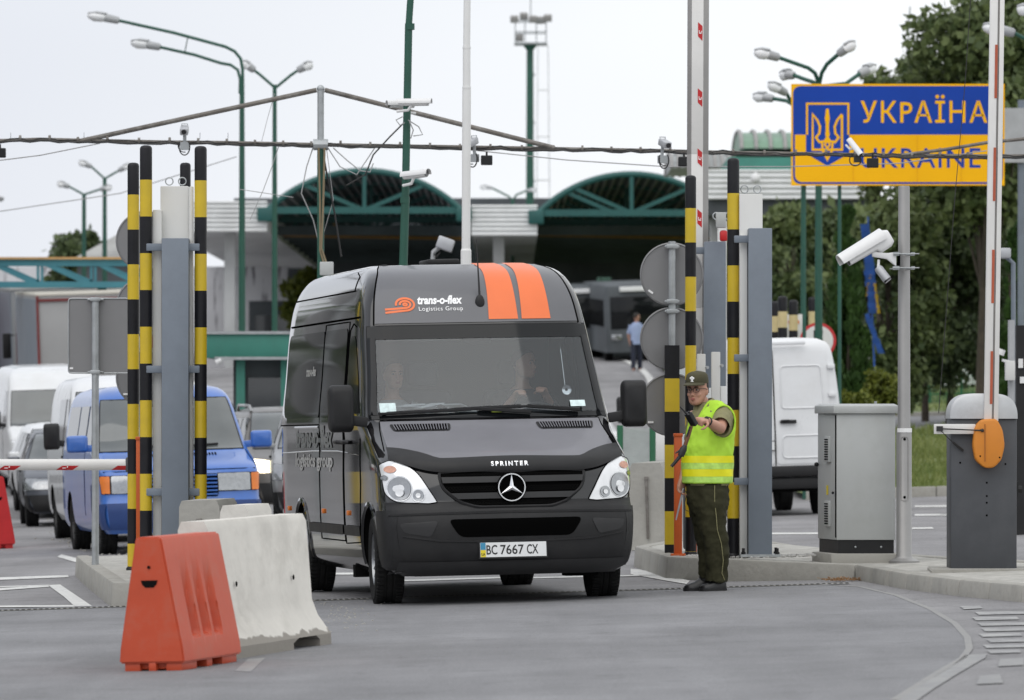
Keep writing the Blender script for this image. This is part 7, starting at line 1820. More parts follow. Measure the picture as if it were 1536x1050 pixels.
# ================================================================== trees
def tree(name, label, px, d, ytop, ybot, wpx, mt, n, leaf, seed, shape='round', group=None, trunk=True, density=1.0):
    r = random.Random(seed); c = P(px, (ytop + ybot) / 2, d); X = c.x; g = gz(X, d); rx = wpx / 2 * d / F; rz = (ybot - ytop) / 2 * d / F
    t = thing(name, label, 'tree' if trunk else 'shrub', (X, d, g), group=group)
    blobs = []
    if shape == 'cone':
        for i in range(60):
            k = r.random() ** 1.3; z = -rz + 2 * rz * k; rad = rx * (1 - k) ** .75 * .80 + .04; a = r.random() * 6.283
            blobs.append((Vector((rad * .75 * math.cos(a), rad * .75 * math.sin(a), z)), rx * .30 * (1.05 - .6 * k), 1.9))
    else:
        nb = int(16 * density) + 6
        for i in range(nb):
            a = r.random() * 6.283; u = r.uniform(-1, 1); q = math.sqrt(1 - u * u) * (.55 + .45 * r.random())
            s_ = r.uniform(.24, .46); blobs.append((Vector((rx * q * math.cos(a) * .85, rx * q * math.sin(a) * .85, rz * u * .82)), min(rx, rz) * s_, r.uniform(.7, 1.0)))
    if trunk:
        zc = c.z - g; m = MB(); top = zc + (rz * .3 if shape != 'cone' else rz * .6); b0 = rx * .03 + .04
        pts = [Vector((r.uniform(-.1, .1) * i * .3, r.uniform(-.1, .1) * i * .3, top * i / 5)) for i in range(6)]
        m.tube(pts, [b0 * 1.4] + [b0 * (1 - .13 * i) for i in range(1, 6)], 9)
        if shape != 'cone':
            for b, s_, _ in blobs[::2]:
                st = pts[2 + r.randrange(3)]; e = b + Vector((0, 0, zc)); mid = (st + e) / 2 + Vector((r.uniform(-.2, .2), r.uniform(-.2, .2), .2)); m.tube([st, mid, e], [b0 * .4, b0 * .25, .015], 6)
        obj('trunk', m, M['bark'], t)
    m = MB(); tot = sum(b[1] ** 2 for b in blobs); V = []; Fc = []
    for b, s_, asp in blobs:
        k = int(n * s_ * s_ / tot)
        for _ in range(k):
            v = Vector((r.gauss(0, 1), r.gauss(0, 1), r.gauss(0, 1))).normalized(); rad = s_ * (1 - .55 * r.random() ** 2.2) * (1 + .35 * mnoise.noise(v * 2.3 + b))
            if r.random() < .07: rad *= 1.25
            p = b + Vector((v.x * rad, v.y * rad, v.z * rad * asp)) + Vector((0, 0, c.z - g))
            u = Vector((r.gauss(0, 1), r.gauss(0, 1), r.gauss(0, 1))).normalized(); w = v.cross(u)
            if w.length < .05: continue
            w.normalize(); u = (v * r.uniform(-.3, .9) + u).normalized(); L_ = leaf * r.uniform(.6, 1.35); W = L_ * .36
            if shape == 'cone': u = (Vector((v.x * .3, v.y * .3, 1)) + u * .35).normalized()
            i = len(V); V += [p, p + u * L_ * .5 + w * W, p + u * L_, p + u * L_ * .5 - w * W]; Fc.append((i, i + 1, i + 2, i + 3))
    m.add(V, Fc); obj('crown', m, M[mt], t, recalc=False, smooth=0)
    return t
G1 = 'trees along the right side'
tree('broadleaf_tree', 'tall broad tree at the top right corner behind the upright boom', 1470, 108, 2, 320, 260, 'leaf_a', 15000, .20, 1, group=G1, density=1.6)
tree('broadleaf_tree', 'tallest tree, cut off by the right edge of the photo behind the lamp heads', 1590, 112, -120, 330, 300, 'leaf_a', 14000, .2, 2, group=G1, density=1.6)
tree('broadleaf_tree', 'thin young tree whose sparse top rises over the sign, right of the four-armed lamp', 1318, 120, 92, 330, 80, 'leaf_a', 1500, .16, 3, group=G1)
tree('broadleaf_tree', 'light tree with loose twigs rising over the middle of the sign', 1388, 116, 60, 330, 110, 'leaf_a', 4000, .17, 4, group=G1)
tree('broadleaf_tree', 'dark bushy tree filling the gap under the sign, left of the thick steel pole', 1330, 112, 285, 612, 190, 'leaf_a', 14000, .17, 5, group=G1, density=1.6)
tree('broadleaf_tree', 'dense dark tree under the sign, between the steel pole and the upright boom', 1425, 114, 268, 600, 190, 'leaf_b', 14000, .17, 6, group=G1, density=1.6)
tree('broadleaf_tree', 'dark tree at the right edge behind the silver dome', 1535, 116, 240, 612, 190, 'leaf_b', 12000, .17, 7, group=G1, density=1.6)
tree('broadleaf_tree', 'mid green tree behind the white rear van and beige bollards', 1185, 128, 306, 560, 150, 'leaf_a', 17000, .18, 8, group=G1, density=1.4)
tree('broadleaf_tree', 'dark tree behind the white rear van, just left of the conifer', 1245, 134, 300, 560, 130, 'leaf_b', 14000, .18, 9, group=G1, density=1.3)
tree('conifer', 'dark pointed conifer right of the round speed sign', 1270, 100, 322, 618, 84, 'leaf_d', 20000, .13, 10, 'cone', group='pointed conifers')
tree('conifer', 'dark conifer at the right edge of the photo behind the black post', 1524, 96, 350, 640, 70, 'leaf_d', 14000, .13, 11, 'cone', group='pointed conifers')
tree('shrub', 'yellow-green shrub on the bank above the grey cabinet', 1322, 96, 556, 622, 56, 'leaf_c', 3500, .08, 12, trunk=False, group='shrubs on the bank')
tree('shrub', 'low yellow-green shrub between the white rear van and the grey cabinet', 1283, 94, 588, 624, 70, 'leaf_c', 3000, .08, 13, trunk=False, group='shrubs on the bank')
tree('broadleaf_tree', 'dark tree behind the truss bridge at left', 128, 185, 345, 470, 110, 'leaf_b', 6000, .26, 14, density=1.2)
tree('broadleaf_tree', 'pale green tree just showing left of the black van roof, behind the kiosk', 455, 205, 398, 520, 60, 'leaf_c', 2500, .26, 15)
# blue and yellow cloth hanging among the trees
m = MB(); r3 = random.Random(5)
def cloth(x0, y0, x1, y1, w, mi):
    d = 110; n = 8
    for i in range(n):
        a = P(x0 + (x1 - x0) * i / n, y0 + (y1 - y0) * i / n, d); b = P(x0 + (x1 - x0) * (i + 1) / n, y0 + (y1 - y0) * (i + 1) / n, d); o = w * (.7 + .5 * r3.random())
        m.add([a - Vector((o, .05 * (i % 2), 0)), a + Vector((o, 0, 0)), b + Vector((o, .05, 0)), b - Vector((o, 0, 0))], [(0, 1, 2, 3)], mi)
cloth(1297, 336, 1308, 430, .09, 0); cloth(1304, 405, 1310, 470, .10, 0); cloth(1306, 412, 1300, 445, .035, 1); cloth(1312, 425, 1318, 470, .03, 1); cloth(1300, 470, 1322, 530, .06, 0)
m.tube([P(1302, 325, 110.1), P(1312, 560, 110.1)], .02, 6, 0)
single('flag', m, [mat('flag blue', (.03, .10, .38), .8), mat('flag yellow', (.6, .38, .03), .8)], 'limp blue and yellow flag hanging among the trees left of the steel pole', 'flag', P(1308, 560, 110), recalc=False)

# unseen leaf wall, added out of view to darken reflections in the vehicle sides
r4 = random.Random(9); V = []; Fc = []
for _ in range(9000):
    k = r4.random(); p = Vector((-30 - 9 * k + r4.gauss(0, 1.5), 52 + 105 * k + r4.uniform(-3, 3), 0)); h = 15 + 4 * mnoise.noise(Vector((p.y * .12, 0, 0))); p.z = gz(p.x, p.y) + h * r4.random()
    u = Vector((r4.gauss(0, 1), r4.gauss(0, 1), r4.gauss(0, 1))).normalized(); w = u.orthogonal().normalized(); i = len(V); L_ = r4.uniform(.6, 1.3)
    V += [p, p + u * L_ * .5 + w * L_ * .35, p + u * L_, p + u * L_ * .5 - w * L_ * .35]; Fc.append((i, i + 1, i + 2, i + 3))
m = MB(); m.add(V, Fc); o = struct('leaf_backdrop', m, M['leaf_b'], recalc=False, smooth=0); o['kind'] = 'stuff'

# the wood behind the separate trees at the right
V = []; Fc = []
for _ in range(16000):
    d = r4.uniform(146, 156); x = r4.uniform(1150, 1720); top = 318 + 34 * mnoise.noise(Vector((x * .012, 3, 0))) + 22 * mnoise.noise(Vector((x * .05, 8, 0)))
    p = P(x, top + (600 - top) * r4.random() ** .9, d); u = Vector((r4.gauss(0, 1), r4.gauss(0, 1), r4.gauss(0, 1))).normalized(); w = u.orthogonal().normalized(); i = len(V); L_ = r4.uniform(.2, .5)
    V += [p, p + u * L_ * .5 + w * L_ * .35, p + u * L_, p + u * L_ * .5 - w * L_ * .35]; Fc.append((i, i + 1, i + 2, i + 3))
m = MB(); m.add(V, Fc); o = struct('leaf_backdrop', m, M['leaf_a'], recalc=False, smooth=0); o['kind'] = 'stuff'
# ================================================================== people
def remesh(m, vox, smooth=4):
    me = m.mesh('body', [M['skin']], smooth=0); o = bpy.data.objects.new('shape', me); COL.objects.link(o)
    r = o.modifiers.new('one', 'REMESH'); r.mode = 'VOXEL'; r.voxel_size = vox; r.use_smooth_shade = True
    if smooth: s = o.modifiers.new('soft', 'SMOOTH'); s.iterations = smooth; s.factor = .5
    dg = bpy.context.evaluated_depsgraph_get(); dg.update(); out = bpy.data.meshes.new_from_object(o.evaluated_get(dg)); bpy.data.objects.remove(o)
    out.polygons.foreach_set('use_smooth', [True] * len(out.polygons)); return out

def oval(c, hx, hy, n=18, p=2.3, M3=None):
    l = []
    for i in range(n):
        a = 2 * math.pi * i / n; x = hx * math.copysign(abs(math.cos(a)) ** (2 / p), math.cos(a)); y = hy * math.copysign(abs(math.sin(a)) ** (2 / p), math.sin(a)); v = Vector((x, y, 0))
        l.append(Vector(c) + (M3 @ v if M3 else v))
    return l

HEAD = [(-.004, .022, -.070, -.02), (.006, .040, -.086, .01), (.022, .052, -.093, .035), (.045, .061, -.092, .062), (.07, .066, -.090, .080), (.095, .070, -.088, .090), (.115, .071, -.085, .095), (.135, .073, -.090, .098), (.16, .074, -.091, .10), (.19, .071, -.083, .097), (.212, .060, -.066, .085), (.228, .042, -.042, .065), (.236, .018, -.012, .035)]
def add_head(m, T):
    """head with chin at the origin, face toward -Y"""
    m.loft([[T @ p for p in oval((0, (a + b) / 2, z), hw, (b - a) / 2, 20, 2.25)] for z, hw, a, b in HEAD])
    m.loft([[T @ p for p in oval((0, y, z), w, dd, 10)] for z, y, w, dd in ((.068, -.090, .020, .012), (.076, -.103, .019, .014), (.086, -.104, .014, .015), (.105, -.094, .010, .012), (.122, -.088, .009, .008))])       # nose
    m.ball(T @ Vector((0, -.090, .047)), .017, 10, 6, 0, None)
    for sg in (-1, 1):
        Me = T.to_3x3() @ Matrix.Rotation(sg * R(-18), 3, 'Z'); m.ball(T @ Vector((sg * .074, .012, .10)), (.009, .020, .033), 10, 8, 0, Me)
        m.ball(T @ Vector((sg * .036, -.072, .082)), (.022, .018, .022), 8, 6, 0)
        m.ball(T @ Vector((sg * .03, -.086, .140)), (.026, .010, .007), 8, 6, 0, T.to_3x3())      # brow
def face_parts(body, T, hair=True, glasses=False):
    for sg in (-1, 1):
        m = MB(); m.ball(T @ Vector((sg * .031, -.0815, .118)), (.0135, .008, .0075), 12, 8, 0, T.to_3x3()); e = obj('eye', m, M['eye'], body)
        m = MB(); m.ball(T @ Vector((sg * .031 - .002, -.0885, .118)), (.0062, .003, .0065), 10, 6, 0, T.to_3x3()); obj('iris', m, M['iris'], body)
        m = MB(); m.tube([T @ Vector((sg * x, y, z)) for x, y, z in ((.014, -.097, .136), (.03, -.098, .142), (.048, -.085, .137))], [.0035, .0045, .002], 6); obj('eyebrow', m, M['hair'], body)
    m = MB(); m.ball(T @ Vector((0, -.100, .051)), (.021, .009, .005), 10, 6, 0, T.to_3x3()); m.ball(T @ Vector((0, -.100, .043)), (.018, .009, .0055), 10, 6, 0, T.to_3x3()); obj('mouth', m, M['lips'], body)
    if glasses:
        m = MB()
        for sg in (-1, 1):
            e = rpoly([(sg * .011, .101), (sg * .054, .103), (sg * .057, .133), (sg * .009, .133)], .011); pts = [T @ Vector((x, -.108 + abs(x) * .22, z)) for x, z in e]; m.tube(pts + pts[:2], .0023, 6, caps=False)
            m.tube([T @ Vector((sg * .057, -.095, .128)), T @ Vector((sg * .077, -.03, .126)), T @ Vector((sg * .081, .02, .115))], .0022, 6)
        m.tube([T @ Vector((-.010, -.107, .124)), T @ Vector((0, -.112, .127)), T @ Vector((.010, -.107, .124))], .0022, 6)
        obj('glasses', m, M['cable'], body)
def add_hair(body, T, low=.125, mt='hair'):
    m = MB(); rings = []
    for z, hw, a, b in HEAD[5:]:
        lead = a + (.035 if z < .17 else .012) if z < .2 else a - .006
        if z < .15: lead = max(lead, .0)
        rings.append([T @ p for p in oval((0, (lead + b + .010) / 2, z), hw + .007, (b + .010 - lead) / 2, 18)])
    rings.append([T @ p for p in oval((0, .015, .247), .015, .02, 18)]); m.loft(rings); obj('hair', m, M[mt], body, smooth=60)
def add_hand(m, w, fdir, palm, curl, scale=1.0, thumb_side=1):
    """w wrist point, fdir finger direction, palm palm normal (fingers curl toward it)"""
    f = Vector(fdir).normalized(); p = Vector(palm); p = (p - f * p.dot(f)).normalized(); s = f.cross(p) * thumb_side; k = scale
    m.loft([[w + f * a * k + s * x * k + p * y * k for x, y in rpoly([(-b, -c), (b, -c), (b, c), (-b, c)], c * .8, 3)] for a, b, c in ((-.01, .026, .021), (.02, .034, .017), (.06, .042, .016), (.092, .040, .013))])
    for i, (o, L_) in enumerate(((.030, .072), (.011, .080), (-.010, .075), (-.030, .058))):
        b = w + f * .088 * k + s * o * k; pts = [b]; d = f.copy(); ang = 0
        for seg in (.45, .32, .23):
            ang += curl * (1 + .06 * i); d = f * math.cos(ang) + p * math.sin(ang); b = b + d * L_ * seg * k; pts.append(b)
        m.tube(pts, [.0095 * k, .0088 * k, .0078 * k, .006 * k], 8)
    b = w + f * .025 * k + s * .032 * k; m.tube([b, b + (f * .5 + s * .75 + p * .35).normalized() * .038 * k, b + (f * .75 + s * .4 + p * .8).normalized() * .068 * k, b + (f * .85 + s * .05 + p * .95).normalized() * .085 * k], [.014 * k, .0115 * k, .010 * k, .007 * k], 8)

def wrinkle(me, amp, sc, seed=0):
    """cloth folds as real relief"""
    me.update()
    nn = [v.normal.copy() for v in me.vertices]
    for v, n in zip(me.vertices, nn):
        q = Vector((v.co.x * sc[0], v.co.y * sc[1], v.co.z * sc[2])) + Vector((seed, seed * 2, 0))
        v.co += n * amp * (mnoise.noise(q) + .5 * mnoise.noise(q * 2.1) - .5 * abs(mnoise.noise(q * 1.3 + Vector((5, 5, 5)))))
    return me

def guard():
    d0 = G(1060, 887).y; o = G(1060, 887)
    t = thing('person', 'border guard in lime vest, olive cap and glasses, pointing with a radio in his hand', 'person', o)
    q = lambda px, py, dy=0: P(px, py, d0 + dy) - o; k = d0 / F
    T = Matrix.Translation(q(1046.5, 606.5, -.01)) @ Matrix.Rotation(R(-24), 4, 'Z') @ Matrix.Rotation(R(4), 4, 'X') @ Matrix.Scale(1.03, 4)
    m = MB(); add_head(m, T)
    m.tube([T @ Vector((0, .03, .05)), q(1058, 612, .02), q(1063, 622, .02)], [.057, .058, .072], 14)
    m.loft([oval(q(x, y, 0), hx, hy) for x, y, hx, hy in ((1064, 616, .10, .07), (1066, 630, .165, .10), (1064, 680, .165, .115), (1061, 728, .165, .12), (1061, 745, .15, .12))])
    sh = q(1087, 620, -.02); el = q(1080, 643, -.25); wr = q(1058.5, 630.5, -.44)
    m.tube([q(1075, 620, 0), sh, (sh + el) / 2, el, el + (wr - el) * .35, wr], [.06, .06, .053, .046, .046, .029], 12)
    fd = (q(1040, 630, -.58) - wr).normalized(); add_hand(m, wr, fd, Vector((-.35, .1, -.9)), 1.5, 1.04, 1)
    sh2 = q(1043, 622, .08); el2 = q(1036, 678, .16); wr2 = q(1023.5, 719, .0)
    m.tube([q(1052, 622, .02), sh2, (sh2 + el2) / 2, el2, el2 + (wr2 - el2) * .35, wr2], [.055, .055, .05, .044, .044, .029], 12)
    add_hand(m, wr2, Vector((-.16, -.05, -1)), Vector((.6, -.6, 0)), .62, 1.0, -1)
    for x0, x1, x2, dy in ((1068, 1072, 1074, -.05), (1054, 1058, 1062, .08)): m.tube([q(x0, 735, dy), q(x1, 800, dy), q(x2, 868, dy)], [.075, .055, .04], 10)
    body = obj('body', remesh(m, .0055, 3), None, t)
    face_parts(body, T, glasses=True)
    m = MB()                                            # short hair below the cap
    m.loft([[T @ p for p in oval((0, .04, z), .0755, .064, 18)] for z in (.085, .12, .175)]); obj('hair', m, M['hair'], body)
    # cap
    m = MB(); m.loft([[T @ p for p in oval((0, .004 + dy, z), a, b, 22, 2.2)] for z, a, b, dy in ((.166, .083, .105, 0), (.178, .085, .107, 0), (.205, .084, .105, 0), (.232, .077, .096, .002), (.248, .062, .077, .004), (.257, .036, .045, .004), (.260, .008, .01, .004))]); c = obj('cap', wrinkle(m.mesh('cap', [M['cap']], smooth=60), .004, (20, 20, 30)), None, t)
    m = MB(); up = []; lo = []
    for r_, dz in ((1.0, .012), (1.45, .006), (1.82, -.014), (1.90, -.018)):
        row = []
        for i in range(13):
            a = R(-90 - 68 + 136 * i / 12); kk = 1 + (r_ - 1) * max(.05, math.cos((a + math.pi / 2) * 1.25)); row.append(T @ Vector((.083 * math.cos(a) * (1 + (kk - 1) * .35), .004 + .105 * math.sin(a) * kk, .172 + dz * .5 - .006 * abs(math.cos(a)) ** 2)))
        up.append(row); lo.append([p - Vector((0, 0, .006)) for p in row])
    m.loft(up, 0, False, False, False); m.loft(lo, 0, False, False, False); m.loft([up[-1], lo[-1]], 0, False, False, False); obj('brim', m, M['cap'], c, smooth=60)
    m = MB(); Mb = T @ Matrix.Translation((0.0, -.1035, .205)) @ Matrix.Rotation(R(90), 4, 'X')
    for (x, y, rx, ry) in ((0, .012, .008, .009), (-.010, .004, .010, .010), (.010, .004, .010, .010), (0, -.010, .009, .010), (0, -.020, .014, .004)): m.ball(Mb @ Vector((x, y, 0)), (rx, ry, .004), 10, 6, 0, Mb.to_3x3())
    obj('cap_badge', m, M['vwhite'], c)
    # shirt, collar, sleeves
    tor = [(1063, 603, 11, .062), (1066, 609, 22, .085), (1068, 617, 31, .105), (1067, 630, 35, .122), (1065, 660, 35.5, .13), (1062, 700, 35.5, .135), (1061, 728, 34, .135)]
    m = MB(); m.loft([oval(q(x, y, .0), hx * k * .965, hy * .96, 30) for x, y, hx, hy in tor]); obj('shirt', m, M['khaki'], t, smooth=60)
    m = MB(); cc = q(1057.5, 609, .005); Mc = Matrix.Rotation(R(-20), 3, 'Z') @ Matrix.Rotation(R(-14), 3, 'Y') @ Matrix.Rotation(R(12), 3, 'X')
    rings = [[cc + Mc @ Vector((rx * math.cos(R(a)), ry * math.sin(R(a)), z - (.05 if abs(a + 95) < 35 else 0) * dz)) for a in range(-95 + 18, 265 - 17, 12)] for rx, ry, z, dz in ((.072, .076, .044, .3), (.082, .086, .042, .4), (.104, .108, -.012, .9), (.09, .094, -.02, .9))]
    m.loft(rings, 0, False, False, False); obj('collar', m, M['khaki'], t, smooth=60)
    def sleeve(a, b, r0, r1, ext, seed):
        ax = (b - a).normalized(); Ms = frame(ax); L_ = (b - a).length * ext; m = MB(); rings = []
        for i in range(9): f_ = i / 8; r_ = r0 + (r1 - r0) * f_; rings.append([a + ax * L_ * f_ + Ms @ Vector((r_ * math.cos(2 * math.pi * j / 22), r_ * 1.08 * math.sin(2 * math.pi * j / 22), 0)) for j in range(22)])
        for r_ in (r1 - .006, r1 - .008): rings.append([a + ax * L_ * (1 if r_ == r1 - .006 else .6) + Ms @ Vector((r_ * math.cos(2 * math.pi * j / 22), r_ * 1.08 * math.sin(2 * math.pi * j / 22), 0)) for j in range(22)])
        m.loft(rings, 0, False); return obj('sleeve', wrinkle(m.mesh('sleeve', [M['khaki']], smooth=60), .010, (14, 14, 22), seed), None, t)
    sleeve(q(1084, 622, .03), el + Vector((0, 0, .0)), .092, .078, .86, 1); sleeve(q(1045, 624, .06), el2, .075, .07, .7, 2)
    # vest with its V neck and tapes
    vt = [(1068, 601, 13, .075), (1069, 606, 21, .090), (1069.5, 613, 28.5, .106), (1068, 622, 34, .122), (1067, 634, 36.8, .133), (1065.5, 650, 37.6, .138), (1063.5, 668, 37.8, .142), (1062, 684, 37.8, .145), (1061.3, 704, 37.6, .147), (1060.5, 725, 37, .148)]
    dense = []
    for a, b in zip(vt[:-1], vt[1:]):
        for i in range(9): dense.append(tuple(a[j] + (b[j] - a[j]) * i / 9 for j in range(4)))
    dense.append(vt[-1])
    m = MB(); m.loft([oval(q(x, y, .0), hx * k, hy, 140) for x, y, hx, hy in dense], 0, False); me = wrinkle(wrinkle(m.mesh('vest', [M['vest']], smooth=60), .011, (9, 9, 7), 3), .007, (24, 16, 11), 12)
    def cut(c, n):
        w = c + o; px = 768 + w.x / w.y * F; py = 625 - (w.z - H) / w.y * F
        if c.y > .03: return False
        v = (px - 1041) / (1060 - 1041); neck = 1036 < px < 1063 and py < 634 - max(0, (px - 1044)) * 1.75
        ah = ((px - 1085) / 17.5) ** 2 + ((py - 633) / 25) ** 2 < 1 and px > 1065
        return neck or ah
    del_faces(me, cut); v = obj('vest', me, None, t)
    def on_vest(px, py):
        py = min(max(py, 601.2), 724)
        for a, b in zip(vt[:-1], vt[1:]):
            if a[1] <= py <= b[1]: f_ = (py - a[1]) / (b[1] - a[1]); cx, _, hx, hy = [a[j] + (b[j] - a[j]) * f_ for j in range(4)]
        u = max(-.98, min(.98, (px - cx) / hx)); return q(cx + u * hx, py, -hy * (1 - abs(u) ** 2.3) ** (1 / 2.3))
    m = MB(); m.tube([on_vest(1085 + 17.5 * math.cos(R(a)), 633 + 25 * math.sin(R(a))) for a in range(0, 361, 10)], .0085, 6, caps=False)
    m.tube([on_vest(x, y) for x, y in ((1036.5, 634), (1044, 633.5), (1048, 627), (1053, 618), (1058, 609.5), (1063, 603))], .0085, 6); obj('binding', m, M['vest'], v)
    for y0, y1, mt in ((683.5, 694, 'tape'), (694.2, 703.4, 'tape_silver'), (703.6, 714.5, 'tape'), (714.7, 723.5, 'tape_silver')):
        def at(y):
            for a, b in zip(vt[:-1], vt[1:]):
                if a[1] <= y <= b[1]: f_ = (y - a[1]) / (b[1] - a[1]); return [a[j] + (b[j] - a[j]) * f_ for j in range(4)]
        m = MB(); m.loft([oval(q(at(y)[0], y, .0), at(y)[2] * k + .007, at(y)[3] + .007, 60) for y in (y0, (y0 + y1) / 2, y1)], 0, False); obj('reflective_tape', wrinkle(m.mesh('tape', [M[mt]], smooth=60), .010, (9, 9, 7), 3), None, v)
    # trousers
    m = MB()
    m.loft([oval(q(x, y, dy), hx * k, hy, 24) for x, y, hx, hy, dy in ((1061, 716, 33, .13, 0), (1061, 735, 33.5, .14, 0), (1062, 752, 31, .14, 0), (1063, 770, 26, .12, 0))])
    m.loft([oval(q(x, y, dy), hx * k, hy, 24) for x, y, hx, hy, dy in ((1066, 735, 26, .12, -.04), (1066, 760, 24.5, .115, -.06), (1068, 785, 21.5, .105, -.07), (1073, 810, 20, .098, -.07), (1075.5, 835, 18.5, .094, -.06), (1075.5, 858, 17, .095, -.05), (1074, 869, 17.5, .10, -.05), (1073.5, 873, 16.5, .095, -.05))])
    m.loft([oval(q(x, y, dy), hx * k, hy, 24) for x, y, hx, hy, dy in ((1050, 735, 19, .11, .05), (1052, 760, 18.5, .105, .07), (1056, 785, 18, .10, .09), (1061, 810, 18, .095, .10), (1064, 835, 17, .09, .10), (1065, 852, 17.5, .092, .10), (1064, 864, 17, .09, .10), (1064, 868, 15, .085, .10))])
    tr = obj('trousers', wrinkle(wrinkle(remesh(m, .011, 3), .016, (6, 6, 5), 4), .012, (13, 13, 15), 9), None, t); tr.data.materials.clear(); tr.data.materials.append(M['olive'])
    m = MB(); pts = [q(1072, 728, -.155), q(1072, 752, -.168), q(1074.5, 775, -.178), q(1076, 795, -.176), q(1082, 815, -.163), q(1085, 840, -.148), q(1083, 860, -.142), q(1087, 870, -.12)]; m.tube(pts, .0035, 6); obj('piping', m, M['khaki'], tr)
    m = MB(); m.loft([[q(x, y, -.175 + .05 * abs(x - 1069) / 18) for x, y in ((1054, 758), (1086, 760), (1086, 770), (1070, 773), (1054, 769))], [q(x, y, -.165 + .05 * abs(x - 1069) / 18) for x, y in ((1054, 758), (1086, 760), (1086, 770), (1070, 773), (1054, 769))]]); obj('pocket_flap', m, M['olive'], tr, bevel=.003)
    # boots
    for hx, tx, y, dy, cy in ((1089, 1050, 887.5, -.06, 870), (1066, 1026, 884.5, .09, 866)):
        heel, toe = q(hx, y, dy), q(tx, y, dy - .02); heel.z = toe.z = K * (heel.x) + .004; ax = (toe - heel); L_ = ax.length; ax.normalize(); sd = Vector((-ax.y, ax.x, 0)); m = MB()
        rings = []
        for f_, w, h in ((0, .026, .075), (.05, .036, .098), (.25, .040, .11), (.42, .042, .098), (.6, .047, .070), (.8, .046, .055), (.94, .034, .044), (1, .014, .03)):
            rings.append([heel + ax * L_ * f_ + sd * x * w + Vector((0, 0, z * h)) for x, z in ((-1, 0), (1, 0), (1.02, .25), (.95, .62), (.55, .95), (0, 1.03), (-.55, .95), (-.95, .62), (-1.02, .25))])
        m.loft(rings); m.tube([heel + ax * L_ * .22 + Vector((0, 0, .08)), heel + ax * L_ * .2 + Vector((0, 0, .16))], [.046, .05], 12); b = obj('boot', m, M['boot'], t, smooth=60)
        m = MB(); m.loft([[heel + ax * L_ * f_ * 1.0 + sd * x * w + Vector((0, 0, z)) for x, z in ((-1, -.004), (1, -.004), (1, .018), (-1, .018))] for f_, w in ((-.02, .030), (.06, .041), (.3, .042), (.62, .051), (.84, .049), (.96, .036), (1.03, .012))]); obj('sole', m, M['trim'], b)
        m = MB()
        for f_ in (.36, .42, .48, .54): m.tube([heel + ax * L_ * f_ + sd * s_ * .03 + Vector((0, 0, .088 - (f_ - .36) * .22 + (.012 if s_ == 0 else 0))) for s_ in (-1, 0, 1)], .003, 5)
        obj('laces', m, M['trim'], b)
    # watch
    m = MB(); ax = (wr - el).normalized(); Mw = frame(ax); c = wr - ax * .035; m.tube([c + Mw @ Vector((.036 * math.cos(R(a)), .034 * math.sin(R(a)), 0)) for a in range(0, 361, 20)], .007, 6, caps=False); m.tube([q(1059.5, 628, -.445), q(1060.0, 627.6, -.462)], .018, 12); obj('watch', m, M['cable'], t)
    # radio and stick are held things
    r0 = thing('radio', 'black hand radio with short antenna in the guard left hand', 'radio', q(1037, 628, -.56) + o)
    a = q(1040, 634, -.56); b = q(1032, 620, -.60); ax = (b - a).normalized(); m = MB(); fr_ = frame(ax)
    m.loft([[p + fr_ @ Vector((x, y, 0)) for x, y in rpoly([(-.032, -.02), (.032, -.02), (.032, .02), (-.032, .02)], .008)] for p in (a - ax * .02, b)]); m.v = [p + o for p in m.v]; bd = obj('radio_body', m, M['radio'], r0, world=True, smooth=40)
    m = MB(); m.tube([q(1030, 621, -.60) + o, q(1020, 610, -.62) + o], [.008, .005], 8); m.tube([q(1034, 620, -.60) + o, q(1033, 617, -.605) + o], .008, 8); obj('antenna', m, M['radio'], r0, world=True)
    r1 = thing('baton', 'brown and black baton with a black grip hanging from the pointing hand', 'baton', q(1036, 642, -.54) + o)
    m = MB(); m.tube([q(1037, 639, -.54) + o, q(1032, 655, -.54) + o, q(1027, 670, -.53) + o], [.014, .017, .015], 8); obj('strap', m, M['strap'], r1, world=True)
    m = MB(); m.tube([q(1035, 640, -.555) + o, q(1030, 655, -.556) + o], .007, 6); m.tube([q(1028, 668, -.53) + o, q(1025, 674, -.53) + o, q(1021, 684, -.53) + o], [.017, .030, .026], 10); m.tube([q(1024, 680, -.53) + o, q(1014, 692, -.53) + o, q(1007, 700, -.53) + o], [.016, .014, .013], 8); m.tube([q(1024, 673, -.53) + o, q(1013, 680, -.53) + o], [.013, .006], 6); obj('grip', m, M['radio'], r1, world=True)
    r2 = thing('stick', 'short pale stick on a black cord in the guard lowered hand', 'stick', q(1022, 738, -.02) + o)
    m = MB(); m.tube([q(1025, 732, -.03) + o, q(1020, 755, -.03) + o, q(1014, 780, -.03) + o], [.007, .009, .006], 8); obj('shaft', m, M['lamp_grey'], r2, world=True)
    m = MB(); m.tube([q(x, y, -.04) + o for x, y in ((1026, 733), (1030, 740), (1027, 755), (1028, 765), (1033, 767))], .003, 5); obj('cord', m, M['cable'], r2, world=True)
guard()

